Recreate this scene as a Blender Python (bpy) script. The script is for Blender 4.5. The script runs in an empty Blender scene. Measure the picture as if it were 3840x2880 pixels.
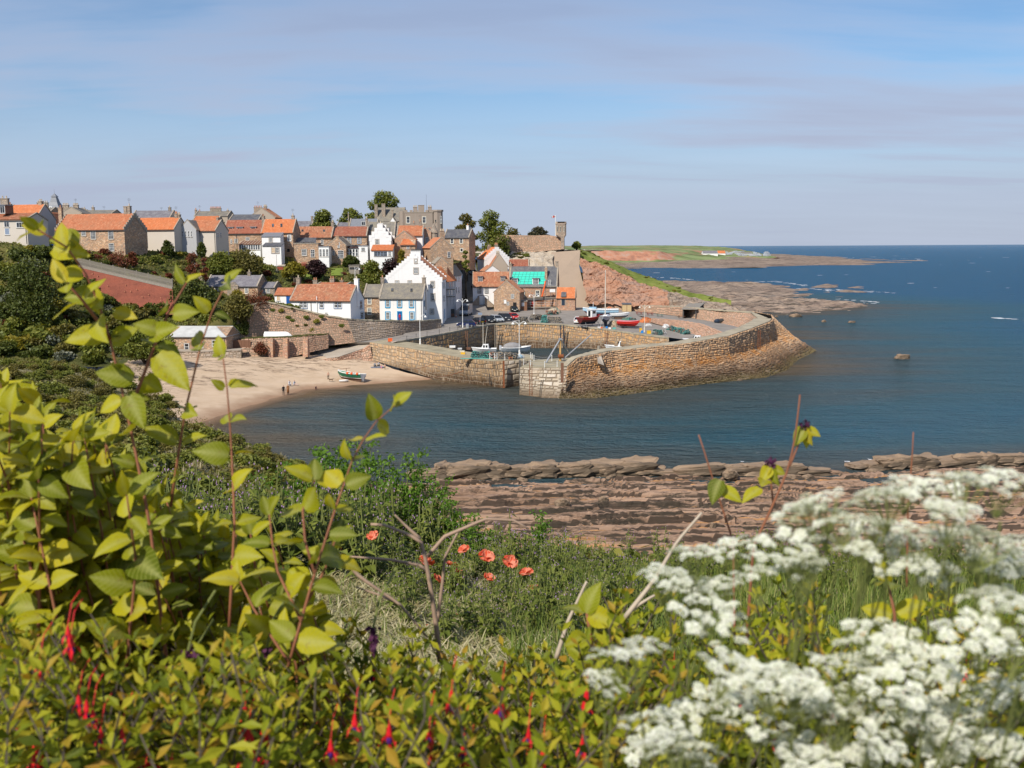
import bpy,bmesh,math,random
import numpy as np
from mathutils import Vector,Matrix,noise
from mathutils.geometry import tessellate_polygon
R=random.Random(11)
SC=bpy.context.scene
COL=SC.collection
U=R.uniform
# ---------------------------------------------------------------- camera, sky, sun
F=3750.0;HC=25.0
PITCH=math.atan((1440-925)/F);ROLL=math.radians(-0.30)
cp,sp=math.cos(PITCH),math.sin(PITCH)
cam=bpy.data.cameras.new('camera');camo=bpy.data.objects.new('camera',cam);COL.objects.link(camo)
fw=Vector((0,cp,-sp));up0=Vector((0,sp,cp));rt0=Vector((1,0,0))
rt=rt0*math.cos(ROLL)+up0*math.sin(ROLL);up=up0*math.cos(ROLL)-rt0*math.sin(ROLL)
m3=Matrix((rt,up,-fw)).transposed()
camo.matrix_world=Matrix.Translation((0,0,HC))@m3.to_4x4()
cam.sensor_width=36;cam.lens=F/3840*36;cam.clip_start=0.05;cam.clip_end=90000
cam.dof.use_dof=True;cam.dof.focus_distance=190;cam.dof.aperture_fstop=7.5
SC.camera=camo
SEL=math.radians(41)
SUN=Vector((-0.52,-0.85,0)).normalized()*math.cos(SEL)+Vector((0,0,math.sin(SEL)))
sun=bpy.data.lights.new('sun','SUN');sun.energy=4.4;sun.angle=math.radians(0.53);sun.color=(1,.93,.82)
suno=bpy.data.objects.new('sun',sun);COL.objects.link(suno);suno.rotation_euler=(-SUN).to_track_quat('-Z','Y').to_euler()
W=bpy.data.worlds.new('World');SC.world=W;W.use_nodes=True
def world():
 nt=W.node_tree;N=nt.nodes;L=nt.links;N.clear()
 out=N.new('ShaderNodeOutputWorld');bg=N.new('ShaderNodeBackground');bg.inputs[1].default_value=0.1
 sky=N.new('ShaderNodeTexSky');sky.sky_type='NISHITA';sky.sun_disc=False
 sky.sun_elevation=SEL;sky.sun_rotation=math.atan2(SUN.x,SUN.y)
 sky.air_density=1.0;sky.dust_density=0.4;sky.ozone_density=2.5;sky.altitude=20
 tc=N.new('ShaderNodeTexCoord');sx=N.new('ShaderNodeSeparateXYZ');L.new(tc.outputs['Generated'],sx.inputs[0])
 def math_(op,a,b=None,clamp=False):
  n=N.new('ShaderNodeMath');n.operation=op;n.use_clamp=clamp
  for i,q in enumerate((a,b)):
   if q is None:continue
   if isinstance(q,(int,float)):n.inputs[i].default_value=q
   else:L.new(q,n.inputs[i])
  return n.outputs[0]
 zz=math_('ADD',math_('MAXIMUM',sx.outputs[2],0.0),0.10)
 cx=N.new('ShaderNodeCombineXYZ')
 L.new(math_('DIVIDE',sx.outputs[0],zz),cx.inputs[0]);L.new(math_('DIVIDE',sx.outputs[1],zz),cx.inputs[1])
 def nz(scale,det,rough,off,sxy=(1,1),dist=0.0):
  mp=N.new('ShaderNodeMapping');mp.inputs['Location'].default_value=off;mp.inputs['Scale'].default_value=(sxy[0],sxy[1],1)
  L.new(cx.outputs[0],mp.inputs[0])
  n=N.new('ShaderNodeTexNoise');n.inputs['Scale'].default_value=scale;n.inputs['Detail'].default_value=det
  n.inputs['Roughness'].default_value=rough;n.inputs['Distortion'].default_value=dist;L.new(mp.outputs[0],n.inputs['Vector']);return n.outputs['Fac']
 a=nz(0.50,7,0.50,(3.1,4.4,0),(0.50,1.15),.5);b=nz(2.2,5,0.55,(7,2,0),(0.45,1.6),.3)
 f=math_('ADD',math_('MULTIPLY',a,.80),math_('MULTIPLY',b,.20))
 rp=N.new('ShaderNodeValToRGB');rp.color_ramp.elements[0].position=.36;rp.color_ramp.elements[1].position=.60
 rp.color_ramp.interpolation='EASE';L.new(f,rp.inputs[0])
 # clouds thicken into an even veil near the horizon
 hz=N.new('ShaderNodeMapRange');hz.inputs[1].default_value=0.045;hz.inputs[2].default_value=.17;hz.inputs[3].default_value=.95;hz.inputs[4].default_value=0.0
 L.new(sx.outputs[2],hz.inputs[0])
 tp=N.new('ShaderNodeMapRange');tp.inputs[1].default_value=.10;tp.inputs[2].default_value=.26;tp.inputs[3].default_value=1.0;tp.inputs[4].default_value=.55;L.new(sx.outputs[2],tp.inputs[0])
 fac=math_('MULTIPLY',math_('MAXIMUM',math_('MULTIPLY',rp.outputs[0],tp.outputs[0]),hz.outputs[0]),.93,True)
 cl=N.new('ShaderNodeValToRGB');cl.color_ramp.elements[0].position=.44;cl.color_ramp.elements[1].position=.60
 cl.color_ramp.elements[0].color=(5.0,5.7,7.3,1);cl.color_ramp.elements[1].color=(3.75,4.15,5.5,1);L.new(f,cl.inputs[0])
 mx=N.new('ShaderNodeMix');mx.data_type='RGBA';L.new(fac,mx.inputs[0]);tint=N.new('ShaderNodeMix');tint.data_type='RGBA';tint.blend_type='MULTIPLY';tint.inputs[0].default_value=1;tint.inputs[7].default_value=(.66,.84,.98,1);L.new(sky.outputs[0],tint.inputs[6]);L.new(tint.outputs[2],mx.inputs[6]);lo=N.new('ShaderNodeMix');lo.data_type='RGBA';lo.inputs[7].default_value=(3.9,4.35,5.65,1);L.new(math_('MULTIPLY',hz.outputs[0],.85,True),lo.inputs[0]);L.new(cl.outputs[0],lo.inputs[6]);L.new(lo.outputs[2],mx.inputs[7])
 L.new(mx.outputs[2],bg.inputs[0]);L.new(bg.outputs[0],out.inputs[0])
world()
SC.view_settings.view_transform='Standard';SC.view_settings.look='None';SC.view_settings.exposure=0.2;SC.view_settings.gamma=1
SC.view_settings.use_curve_mapping=False
SC.render.engine='CYCLES'
cy=SC.cycles;cy.max_bounces=5;cy.diffuse_bounces=2;cy.glossy_bounces=2;cy.transmission_bounces=3;cy.transparent_max_bounces=8
cy.use_denoising=True;cy.caustics_reflective=False;cy.caustics_refractive=False
try:cy.denoiser='OPENIMAGEDENOISE'
except Exception:pass
# ---------------------------------------------------------------- pixel (3840 x 2880) to world helpers
def ray(px,py):
 a=(px-1920)/F;b=-(py-1440)/F
 return rt*a+up*b+fw
CAM=Vector((0,0,HC))
def G(px,py,z):
 r=ray(px,py);return CAM+r*((z-HC)/r.z)
def D(px,py,Y):
 r=ray(px,py);return CAM+r*(Y/r.y)
def mpp(Y):return Y/F
# ---------------------------------------------------------------- materials
def _n(nt,t,**k):
 n=nt.nodes.new('ShaderNode'+t)
 for a,b in k.items():setattr(n,a,b)
 return n
def new_mat(name):
 m=bpy.data.materials.new(name);m.use_nodes=True;nt=m.node_tree;nt.nodes.clear()
 return m,nt
def ramp(nt,fac,cols,pos=None):
 r=_n(nt,'ValToRGB');e=r.color_ramp.elements
 n=len(cols);pos=pos or [i/(n-1)for i in range(n)]
 while len(e)<n:e.new(.5)
 for i in range(n):e[i].position=pos[i];e[i].color=(*cols[i],1)
 nt.links.new(fac,r.inputs[0]);return r.outputs[0]
def mix(nt,fac,a,b,mode='MIX'):
 n=_n(nt,'Mix',data_type='RGBA',blend_type=mode)
 for i,q in ((0,fac),(6,a),(7,b)):
  if isinstance(q,(int,float)):n.inputs[i].default_value=q
  elif isinstance(q,tuple):n.inputs[i].default_value=(*q,1)
  else:nt.links.new(q,n.inputs[i])
 return n.outputs[2]
def mth(nt,op,a,b=None,clamp=False):
 n=_n(nt,'Math',operation=op);n.use_clamp=clamp
 for i,q in enumerate((a,b)):
  if q is None:continue
  if isinstance(q,(int,float)):n.inputs[i].default_value=q
  else:nt.links.new(q,n.inputs[i])
 return n.outputs[0]
def coords(nt,kind='Object',scale=(1,1,1)):
 tc=_n(nt,'TexCoord');mp=_n(nt,'Mapping');mp.inputs['Scale'].default_value=scale
 nt.links.new(tc.outputs[kind],mp.inputs[0]);return mp.outputs[0]
def tnoise(nt,v,scale,det=4,rough=.55,dist=0):
 n=_n(nt,'TexNoise');n.inputs['Scale'].default_value=scale;n.inputs['Detail'].default_value=det;n.inputs['Roughness'].default_value=rough
 n.inputs['Distortion'].default_value=dist;nt.links.new(v,n.inputs['Vector']);return n.outputs['Fac']
def tvor(nt,v,scale,feature='F1',out='Distance',rnd=1):
 n=_n(nt,'TexVoronoi',feature=feature);n.inputs['Scale'].default_value=scale;n.inputs['Randomness'].default_value=rnd
 nt.links.new(v,n.inputs['Vector']);return n.outputs[out]
def attr(nt,name='c'):
 n=_n(nt,'Attribute',attribute_name=name);return n.outputs['Fac']
def finish(m,nt,col,rough=.8,bump=None,bdist=.05,bstr=.6,spec=.3,metal=0,trans=0,alpha=None):
 b=_n(nt,'BsdfPrincipled');o=_n(nt,'OutputMaterial');L=nt.links
 if isinstance(col,tuple):b.inputs['Base Color'].default_value=(*col,1)
 else:L.new(col,b.inputs['Base Color'])
 if isinstance(rough,(int,float)):b.inputs['Roughness'].default_value=rough
 else:L.new(rough,b.inputs['Roughness'])
 b.inputs['Specular IOR Level'].default_value=spec;b.inputs['Metallic'].default_value=metal
 if bump is not None:
  bp=_n(nt,'Bump');bp.inputs['Strength'].default_value=bstr;bp.inputs['Distance'].default_value=bdist
  L.new(bump,bp.inputs['Height']);L.new(bp.outputs[0],b.inputs['Normal'])
 res=b.outputs[0]
 if trans:
  t=_n(nt,'BsdfTranslucent');mxs=_n(nt,'MixShader');mxs.inputs[0].default_value=trans
  if isinstance(col,tuple):t.inputs[0].default_value=(*col,1)
  else:
   g=mix(nt,1.0,col,(1.25,1.15,.35),'MULTIPLY');L.new(g,t.inputs[0])
  L.new(res,mxs.inputs[1]);L.new(t.outputs[0],mxs.inputs[2]);res=mxs.outputs[0]
 if alpha is not None:
  t=_n(nt,'BsdfTransparent');mxs=_n(nt,'MixShader');L.new(alpha,mxs.inputs[0]);L.new(t.outputs[0],mxs.inputs[1]);L.new(res,mxs.inputs[2]);res=mxs.outputs[0]
 L.new(res,o.inputs[0]);return m
MATS={}
def plain(name,col,rough=.6,var=.18,scale=2.0,spec=.3,metal=0,bump=0):
 """painted or plain material with slight blotchy wear"""
 if name in MATS:return MATS[name]
 m,nt=new_mat(name);v=coords(nt);f=tnoise(nt,v,scale,5,.6)
 lo=tuple(max(0,c*(1-var))for c in col);hi=tuple(min(1,c*(1+var*.7))for c in col)
 c=ramp(nt,f,[lo,col,hi],[.3,.5,.7])
 finish(m,nt,c,rough,f if bump else None,.03,bump,spec,metal);MATS[name]=m;return m
def rubble(name,cols,scale=2.2,mortar=(.30,.25,.20),squash=1.7,big=.12,mw=.05):
 """rubble masonry seen from afar: irregular stones, mortar, stains"""
 m,nt=new_mat(name);v=coords(nt,'Object',(1,1,squash));w=tnoise(nt,v,1.5,3)
 vv=_n(nt,'VectorMath',operation='ADD');nt.links.new(v,vv.inputs[0])
 wc=_n(nt,'CombineXYZ');nt.links.new(mth(nt,'MULTIPLY',w,.25),wc.inputs[0]);nt.links.new(mth(nt,'MULTIPLY',w,.25),wc.inputs[2]);nt.links.new(wc.outputs[0],vv.inputs[1])
 vo=_n(nt,'TexVoronoi',feature='F1');vo.inputs['Scale'].default_value=scale;nt.links.new(vv.outputs[0],vo.inputs['Vector'])
 sep=_n(nt,'SeparateColor');nt.links.new(vo.outputs['Color'],sep.inputs[0])
 c=ramp(nt,sep.outputs[0],cols);ed=tvor(nt,vv.outputs[0],scale,'DISTANCE_TO_EDGE')
 e=_n(nt,'MapRange');e.inputs[1].default_value=.0;e.inputs[2].default_value=mw;nt.links.new(ed,e.inputs[0])
 c=mix(nt,e.outputs[0],mortar,c)
 st=tnoise(nt,v,big,5,.6);c=mix(nt,.75,c,ramp(nt,st,[(.62,.60,.58),(1.02,.98,.94),(1.25,1.1,.95)],[.3,.5,.72]),'MULTIPLY')
 h=mth(nt,'ADD',e.outputs[0],mth(nt,'MULTIPLY',sep.outputs[1],.6))
 MATS[name]=finish(m,nt,c,.9,h,.06,.8);return m
def harl(name,col,stain=(.45,.43,.40)):
 m,nt=new_mat(name);v=coords(nt);f=tnoise(nt,v,.35,6,.62);g=tnoise(nt,v,9,3)
 c=ramp(nt,f,[tuple(a*.86+b*.14 for a,b in zip(col,stain)),col,tuple(min(.86,a*1.04)for a in col)],[.28,.48,.7])
 vs=coords(nt,'Object',(3,3,.15));s=tnoise(nt,vs,.7,4);c=mix(nt,ramp(nt,s,[(.25,)*3,(0,0,0)],[.25,.42]),c,stain)
 MATS[name]=finish(m,nt,c,.88,g,.01,.4);return m
def pantile(name,cols,lichen=.3):
 m,nt=new_mat(name);v=coords(nt);a=attr(nt);c=ramp(nt,a,cols)
 f=tnoise(nt,v,.45,5,.65);c=mix(nt,ramp(nt,f,[(0,0,0),(lichen,)*3],[.45,.72]),c,(.36,.26,.16))
 k=tnoise(nt,v,3.1,4,.7);c=mix(nt,ramp(nt,k,[(0,0,0),(.5,)*3],[.58,.8]),c,(.42,.40,.34))
 MATS[name]=finish(m,nt,c,.85);return m
def slate(name,cols,lichen=(.33,.30,.22),la=.5):
 m,nt=new_mat(name);br=_n(nt,'TexBrick');v=coords(nt)
 sx=_n(nt,'SeparateXYZ');nt.links.new(v,sx.inputs[0]);cx=_n(nt,'CombineXYZ');nt.links.new(sx.outputs[0],cx.inputs[0]);nt.links.new(mth(nt,'MULTIPLY',sx.outputs[2],1.3),cx.inputs[1])
 nt.links.new(cx.outputs[0],br.inputs[0]);br.inputs['Scale'].default_value=2.4;br.inputs['Mortar Size'].default_value=.03;br.inputs['Mortar'].default_value=(*[x*.5 for x in cols[0]],1)
 br.inputs['Color1'].default_value=(*cols[0],1);br.inputs['Color2'].default_value=(*cols[1],1)
 f=tnoise(nt,v,.8,6,.7);c=mix(nt,ramp(nt,f,[(0,0,0),(la,)*3],[.42,.68]),br.outputs[0],lichen)
 MATS[name]=finish(m,nt,c,.62,br.outputs['Fac'],.02,-.5,.4);return m
def leafmat(name,cols,trans=.3,rough=.5,spec=.25,vscale=0,pos=None):
 m,nt=new_mat(name);c=ramp(nt,attr(nt),cols,pos)
 if vscale:
  f=tnoise(nt,coords(nt),vscale,4,.6);c=mix(nt,.6,c,ramp(nt,f,[(.6,.62,.6),(1,1,1),(1.3,1.2,.9)],[.3,.5,.72]),'MULTIPLY')
 MATS[name]=finish(m,nt,c,rough,None,0,0,spec,0,trans);return m
# ---------------------------------------------------------------- mesh building
class B:
 def __init__(s):s.v=[];s.f=[];s.m=[];s.c=[]
 def add(s,vs,fs,mi=0,c=.5):
  o=len(s.v);s.v+=[tuple(p)for p in vs];s.c+=[c]*len(vs)
  s.f+=[tuple(i+o for i in f)for f in fs];s.m+=[mi]*len(fs);return s
 def box(s,a,b,mi=0,c=.5):
  (x0,y0,z0),(x1,y1,z1)=a,b
  return s.add([(x0,y0,z0),(x1,y0,z0),(x1,y1,z0),(x0,y1,z0),(x0,y0,z1),(x1,y0,z1),(x1,y1,z1),(x0,y1,z1)],[(0,3,2,1),(4,5,6,7),(0,1,5,4),(1,2,6,5),(2,3,7,6),(3,0,4,7)],mi,c)
 def bbox(s,a,b,r=.03,mi=0,c=.5):
  """box with chamfered vertical edges and top"""
  (x0,y0,z0),(x1,y1,z1)=a,b
  o=[(x0+r,y0),(x1-r,y0),(x1,y0+r),(x1,y1-r),(x1-r,y1),(x0+r,y1),(x0,y1-r),(x0,y0+r)]
  cx,cy_=(x0+x1)/2,(y0+y1)/2
  vs=[(x,y,z0)for x,y in o]+[(x,y,z1-r)for x,y in o]+[(x-math.copysign(min(r,abs(x-cx)),x-cx),y-math.copysign(min(r,abs(y-cy_)),y-cy_),z1)for x,y in o]
  fs=[tuple(range(7,-1,-1)),tuple(range(16,24))]
  for k in (0,8):
   for i in range(8):fs.append((k+i,k+(i+1)%8,k+8+(i+1)%8,k+8+i))
  return s.add(vs,fs,mi,c)
 def prism(s,poly,axis,t0,t1,mi=0,c=.5):
  """polygon in the plane across `axis`, extruded t0..t1 (x: (y,z), y: (x,z), z: (x,y))"""
  n=len(poly)
  def P(q,t):return (t,q[0],q[1])if axis=='x' else (q[0],t,q[1])if axis=='y' else (q[0],q[1],t)
  vs=[P(q,t0)for q in poly]+[P(q,t1)for q in poly]
  return s.add(vs,[tuple(range(n))[::-1],tuple(range(n,2*n))]+[(i,(i+1)%n,n+(i+1)%n,n+i)for i in range(n)],mi,c)
 def cyl(s,p0,p1,r0,r1=None,n=8,mi=0,c=.5,cap=True):
  r1=r0 if r1 is None else r1;p0=Vector(p0);p1=Vector(p1);d=(p1-p0)
  if d.length<1e-6:return s
  d.normalize();q=d.orthogonal().normalized();w=d.cross(q)
  vs=[]
  for p,r in ((p0,r0),(p1,r1)):
   for i in range(n):
    a=2*math.pi*i/n;vs.append(p+(q*math.cos(a)+w*math.sin(a))*r)
  fs=[(i,(i+1)%n,n+(i+1)%n,n+i)for i in range(n)]
  if cap:fs+=[tuple(range(n))[::-1],tuple(range(n,2*n))]
  return s.add(vs,fs,mi,c)
 def tube(s,pts,rs,n=6,mi=0,c=.5):
  pts=[Vector(p)for p in pts];rs=rs if isinstance(rs,(list,tuple))else [rs]*len(pts);vs=[];k=len(pts)
  q=None
  for i,p in enumerate(pts):
   d=(pts[min(i+1,k-1)]-pts[max(i-1,0)]);d=d.normalized()if d.length>1e-7 else Vector((0,0,1))
   q=d.orthogonal().normalized()if q is None else (q-d*q.dot(d)).normalized()if (q-d*q.dot(d)).length>1e-4 else d.orthogonal().normalized()
   w=d.cross(q)
   for j in range(n):
    a=2*math.pi*j/n;vs.append(p+(q*math.cos(a)+w*math.sin(a))*rs[i])
  fs=[(i*n+j,i*n+(j+1)%n,(i+1)*n+(j+1)%n,(i+1)*n+j)for i in range(k-1)for j in range(n)]
  fs+=[tuple(range(n))[::-1],tuple(range((k-1)*n,k*n))]
  return s.add(vs,fs,mi,c)
 def lathe(s,prof,n=12,mi=0,c=.5,at=(0,0,0)):
  vs=[(at[0]+r*math.cos(2*math.pi*j/n),at[1]+r*math.sin(2*math.pi*j/n),at[2]+z)for r,z in prof for j in range(n)]
  k=len(prof)
  fs=[(i*n+j,i*n+(j+1)%n,(i+1)*n+(j+1)%n,(i+1)*n+j)for i in range(k-1)for j in range(n)]
  fs+=[tuple(range(n))[::-1],tuple(range((k-1)*n,k*n))]
  return s.add(vs,fs,mi,c)
 def ball(s,p,r,n=8,m=6,mi=0,c=.5):
  rx,ry,rz=r if isinstance(r,tuple)else (r,r,r)
  vs=[(p[0],p[1],p[2]-rz)];fs=[]
  for i in range(1,m):
   t=math.pi*i/m
   for j in range(n):
    a=2*math.pi*j/n;vs.append((p[0]+rx*math.sin(t)*math.cos(a),p[1]+ry*math.sin(t)*math.sin(a),p[2]-rz*math.cos(t)))
  vs.append((p[0],p[1],p[2]+rz));e=len(vs)-1
  for j in range(n):
   fs.append((0,1+(j+1)%n,1+j));fs.append((e,e-n+j,e-n+(j+1)%n))
  for i in range(m-2):
   for j in range(n):a=1+i*n;fs.append((a+j,a+(j+1)%n,a+n+(j+1)%n,a+n+j))
  return s.add(vs,fs,mi,c)
 def mesh(s,name,mats,smooth=False):
  me=bpy.data.meshes.new(name);me.from_pydata(s.v,[],s.f)
  for m in (mats if isinstance(mats,(list,tuple))else [mats]):me.materials.append(MATS[m]if isinstance(m,str)else m)
  if any(s.m):me.polygons.foreach_set('material_index',s.m)
  a=me.attributes.new('c','FLOAT','POINT');a.data.foreach_set('value',np.array(s.c,dtype=np.float32))
  if smooth:me.polygons.foreach_set('use_smooth',[True]*len(s.f))
  me.update();return me
 def build(s,name,mats,parent=None,smooth=False,loc=None,rz=None):
  return link(name,s.mesh(name,mats,smooth),parent,loc,rz)
def link(name,me,parent=None,loc=None,rz=None):
 o=bpy.data.objects.new(name,me);COL.objects.link(o)
 if parent is not None:o.parent=parent
 if loc is not None:o.location=loc
 if rz is not None:o.rotation_euler=(0,0,rz)
 return o
def tag(o,label,cat,group=None,kind=None):
 o['label']=label;o['category']=cat
 if group:o['group']=group
 if kind:o['kind']=kind
 return o
def thing(name,label,cat,loc=(0,0,0),rz=0,group=None):
 o=bpy.data.objects.new(name,None);COL.objects.link(o);o.location=loc;o.rotation_euler=(0,0,rz);o.empty_display_size=.2
 return tag(o,label,cat,group)
GROUND=[]
def struct(o):
 o['kind']='structure';GROUND.append(o);return o
KIDS={}
def kids(o):
 return [c for c in o.children]
def copy_tree(o,loc=None,rz=None,label=None,scale=None,parent=None,ch=None):
 c=o.copy();COL.objects.link(c)
 if parent is not None:c.parent=parent
 if loc is not None:c.location=loc
 if rz is not None:c.rotation_euler=(o.rotation_euler[0],o.rotation_euler[1],rz)
 if scale is not None:c.scale=(scale,)*3 if isinstance(scale,(int,float))else scale
 if label:c['label']=label
 for k in (ch if ch is not None else kids(o)):
  copy_tree(k,parent=c)
 return c
def fbm(p,oct_=4):return noise.fractal(Vector(p),1.0,2.0,oct_)
def resample(pl,n):
 pl=[Vector(p)for p in pl];d=[0]
 for a,b in zip(pl,pl[1:]):d.append(d[-1]+(b-a).length)
 out=[];k=0
 for i in range(n):
  t=d[-1]*i/(n-1)
  while k<len(pl)-2 and d[k+1]<t:k+=1
  w=(t-d[k])/max(1e-9,d[k+1]-d[k]);out.append(pl[k].lerp(pl[k+1],min(1,max(0,w))))
 return out
def loft_pts(rows,n,sub):
 rs=[resample(r,n)for r in rows];out=[]
 for i in range(len(rs)-1):
  p0=rs[max(i-1,0)];p1=rs[i];p2=rs[i+1];p3=rs[min(i+2,len(rs)-1)]
  k=sub[i]if isinstance(sub,(list,tuple))else sub
  for j in range(k):
   t=j/k
   out.append([p1[c].lerp(p2[c],t)for c in range(n)])
 out.append(rs[-1]);return out
def grid_mesh(name,pts,mat,smooth=True,disp=None,parent=None):
 nr,nc=len(pts),len(pts[0]);b=B()
 vs=[p for r in pts for p in r]
 if disp:vs=[disp(p)for p in vs]
 b.add(vs,[(i*nc+j,i*nc+j+1,(i+1)*nc+j+1,(i+1)*nc+j)for i in range(nr-1)for j in range(nc-1)])
 return b.build(name,mat,parent,smooth)
def loft(name,rows,n,sub,mat,disp=None,smooth=True,parent=None):
 return grid_mesh(name,loft_pts(rows,n,sub),mat,smooth,disp,parent)
def sheet(name,pts,mat,parent=None):
 pts=[Vector(p)for p in pts];b=B();b.add(pts,[tuple(t)for t in tessellate_polygon([[(p.x,p.y,0)for p in pts]])])
 o=b.build(name,mat,parent);
 return o
# ---------------------------------------------------------------- material library
ST_W=[(.34,.235,.16),(.56,.38,.25),(.42,.27,.17),(.64,.47,.33),(.30,.235,.19),(.58,.34,.21)]
ST_G=[(.30,.26,.22),(.38,.33,.27),(.25,.22,.19),(.42,.34,.26),(.34,.27,.21)]
ST_R=[(.50,.25,.155),(.42,.26,.19),(.60,.36,.24),(.40,.30,.23),(.54,.31,.18)]
rubble('stone_warm',ST_W,2.4);rubble('stone_grey',ST_G,2.2);rubble('stone_red',ST_R,2.0);rubble('stone_castle',[(.36,.29,.23),(.42,.33,.25),(.30,.25,.21),(.45,.35,.27)],1.5)
rubble('stone_shade',[(.10,.09,.085),(.14,.12,.11),(.08,.075,.07)],2.4,(.09,.085,.08));rubble('brick_red',[(.25,.075,.05),(.30,.10,.065),(.21,.065,.045)],4.5,(.24,.10,.075),3.2,.2,.03)
harl('harl_white',(.80,.785,.77));harl('harl_beige',(.56,.50,.43));harl('harl_grey',(.42,.42,.43));harl('slab_concrete',(.35,.265,.195),(.24,.19,.15));harl('harl_tan',(.40,.33,.26));harl('render_castle',(.30,.245,.20))
pantile('pan_orange',[(.40,.145,.07),(.52,.195,.095),(.46,.165,.08),(.58,.26,.14)]);pantile('pan_bright',[(.52,.165,.065),(.62,.215,.085),(.56,.185,.07),(.66,.26,.12)],.15)
pantile('pan_old',[(.30,.12,.07),(.46,.185,.095),(.38,.145,.08),(.54,.27,.16)],.5);pantile('pan_red',[(.29,.095,.06),(.36,.125,.075),(.32,.11,.07),(.42,.18,.12)],.25)
slate('slate_dark',[(.085,.085,.10),(.12,.12,.135)],(.28,.27,.23),.35);slate('slate_grey',[(.18,.165,.145),(.24,.215,.185)],(.34,.29,.19),.55);slate('slate_lilac',[(.17,.155,.175),(.21,.195,.21)],(.5,.5,.48),.25)
plain('white_paint',(.80,.80,.78),.45,.06);plain('cream_paint',(.62,.56,.44),.5,.1);plain('blue_trim',(.008,.27,.50),.4,.1);plain('blue_door',(.015,.09,.33),.4,.1);plain('greyblue_trim',(.22,.27,.36),.5,.08)
plain('sand_trim',(.36,.30,.24),.8,.15);plain('dark_trim',(.10,.095,.09),.6,.1);plain('red_paint',(.52,.035,.02),.4,.12);plain('pot_clay',(.52,.25,.14),.85,.25);plain('pot_buff',(.55,.45,.33),.85,.2)
plain('stone_trim',(.34,.29,.23),.9,.25,1.2);plain('lead',(.20,.21,.23),.5,.15);plain('black',(.012,.012,.013),.5,.1);plain('iron',(.05,.05,.05),.5,.2,3,.5);plain('rust',(.22,.075,.03),.85,.35,3)
plain('galv',(.42,.43,.44),.45,.12,3,.5,.6);plain('cream_metal',(.68,.62,.52),.5,.08);plain('wood_grey',(.27,.24,.20),.9,.25,4);plain('wood_tan',(.52,.38,.20),.8,.15,3);plain('wood_brown',(.20,.10,.06),.7,.2,3);plain('wood_red',(.30,.07,.045),.8,.25,3);plain('wood_green',(.20,.25,.20),.8,.2,3)
plain('concrete',(.42,.36,.29),.9,.2,.25,.2,0,.2);plain('tarmac',(.27,.24,.21),.93,.22,.35);plain('asphalt_dark',(.13,.12,.11),.93,.2,.5)
plain('rope_orange',(.55,.17,.06),.9,.2,4);plain('rope_green',(.10,.26,.20),.9,.2,4);plain('rope_tan',(.42,.34,.25),.9,.25,4);plain('net_dark',(.05,.06,.07),.95,.3,3)
plain('plastic_orange',(.75,.13,.03),.4,.1);plain('plastic_yellow',(.72,.42,.03),.5,.1);plain('plastic_blue',(.02,.20,.55),.45,.1);plain('plastic_white',(.75,.75,.74),.5,.08);plain('teal_sheet',(.035,.56,.42),.55,.1,.6,.3,0,.3);plain('plastic_teal',(.10,.42,.36),.6,.15)
plain('boat_green',(.02,.24,.075),.35,.1);plain('boat_dkgreen',(.01,.10,.055),.4,.1);plain('boat_white',(.78,.78,.77),.35,.06);plain('boat_grey',(.44,.46,.50),.4,.08);plain('boat_navy',(.02,.035,.06),.5,.2);plain('boat_blue',(.30,.48,.62),.5,.15,1);plain('boat_red',(.55,.03,.025),.4,.12);plain('boat_maroon',(.11,.02,.02),.5,.2);plain('boat_brown',(.13,.075,.05),.7,.3);plain('cover_pink',(.55,.22,.24),.7,.12);plain('cover_grey',(.27,.26,.26),.8,.12)
plain('gold',(.55,.33,.12),.7,.3);plain('terracotta',(.50,.17,.06),.85,.15)
def glassmat():
 m,nt=new_mat('glass');f=tnoise(nt,coords(nt,'Object',(.9,.9,.9)),.8,2);c=ramp(nt,f,[(.012,.013,.016),(.05,.055,.065),(.16,.18,.21)],[.35,.55,.75])
 MATS['glass']=finish(m,nt,c,.12,None,0,0,.6)
glassmat()
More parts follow.
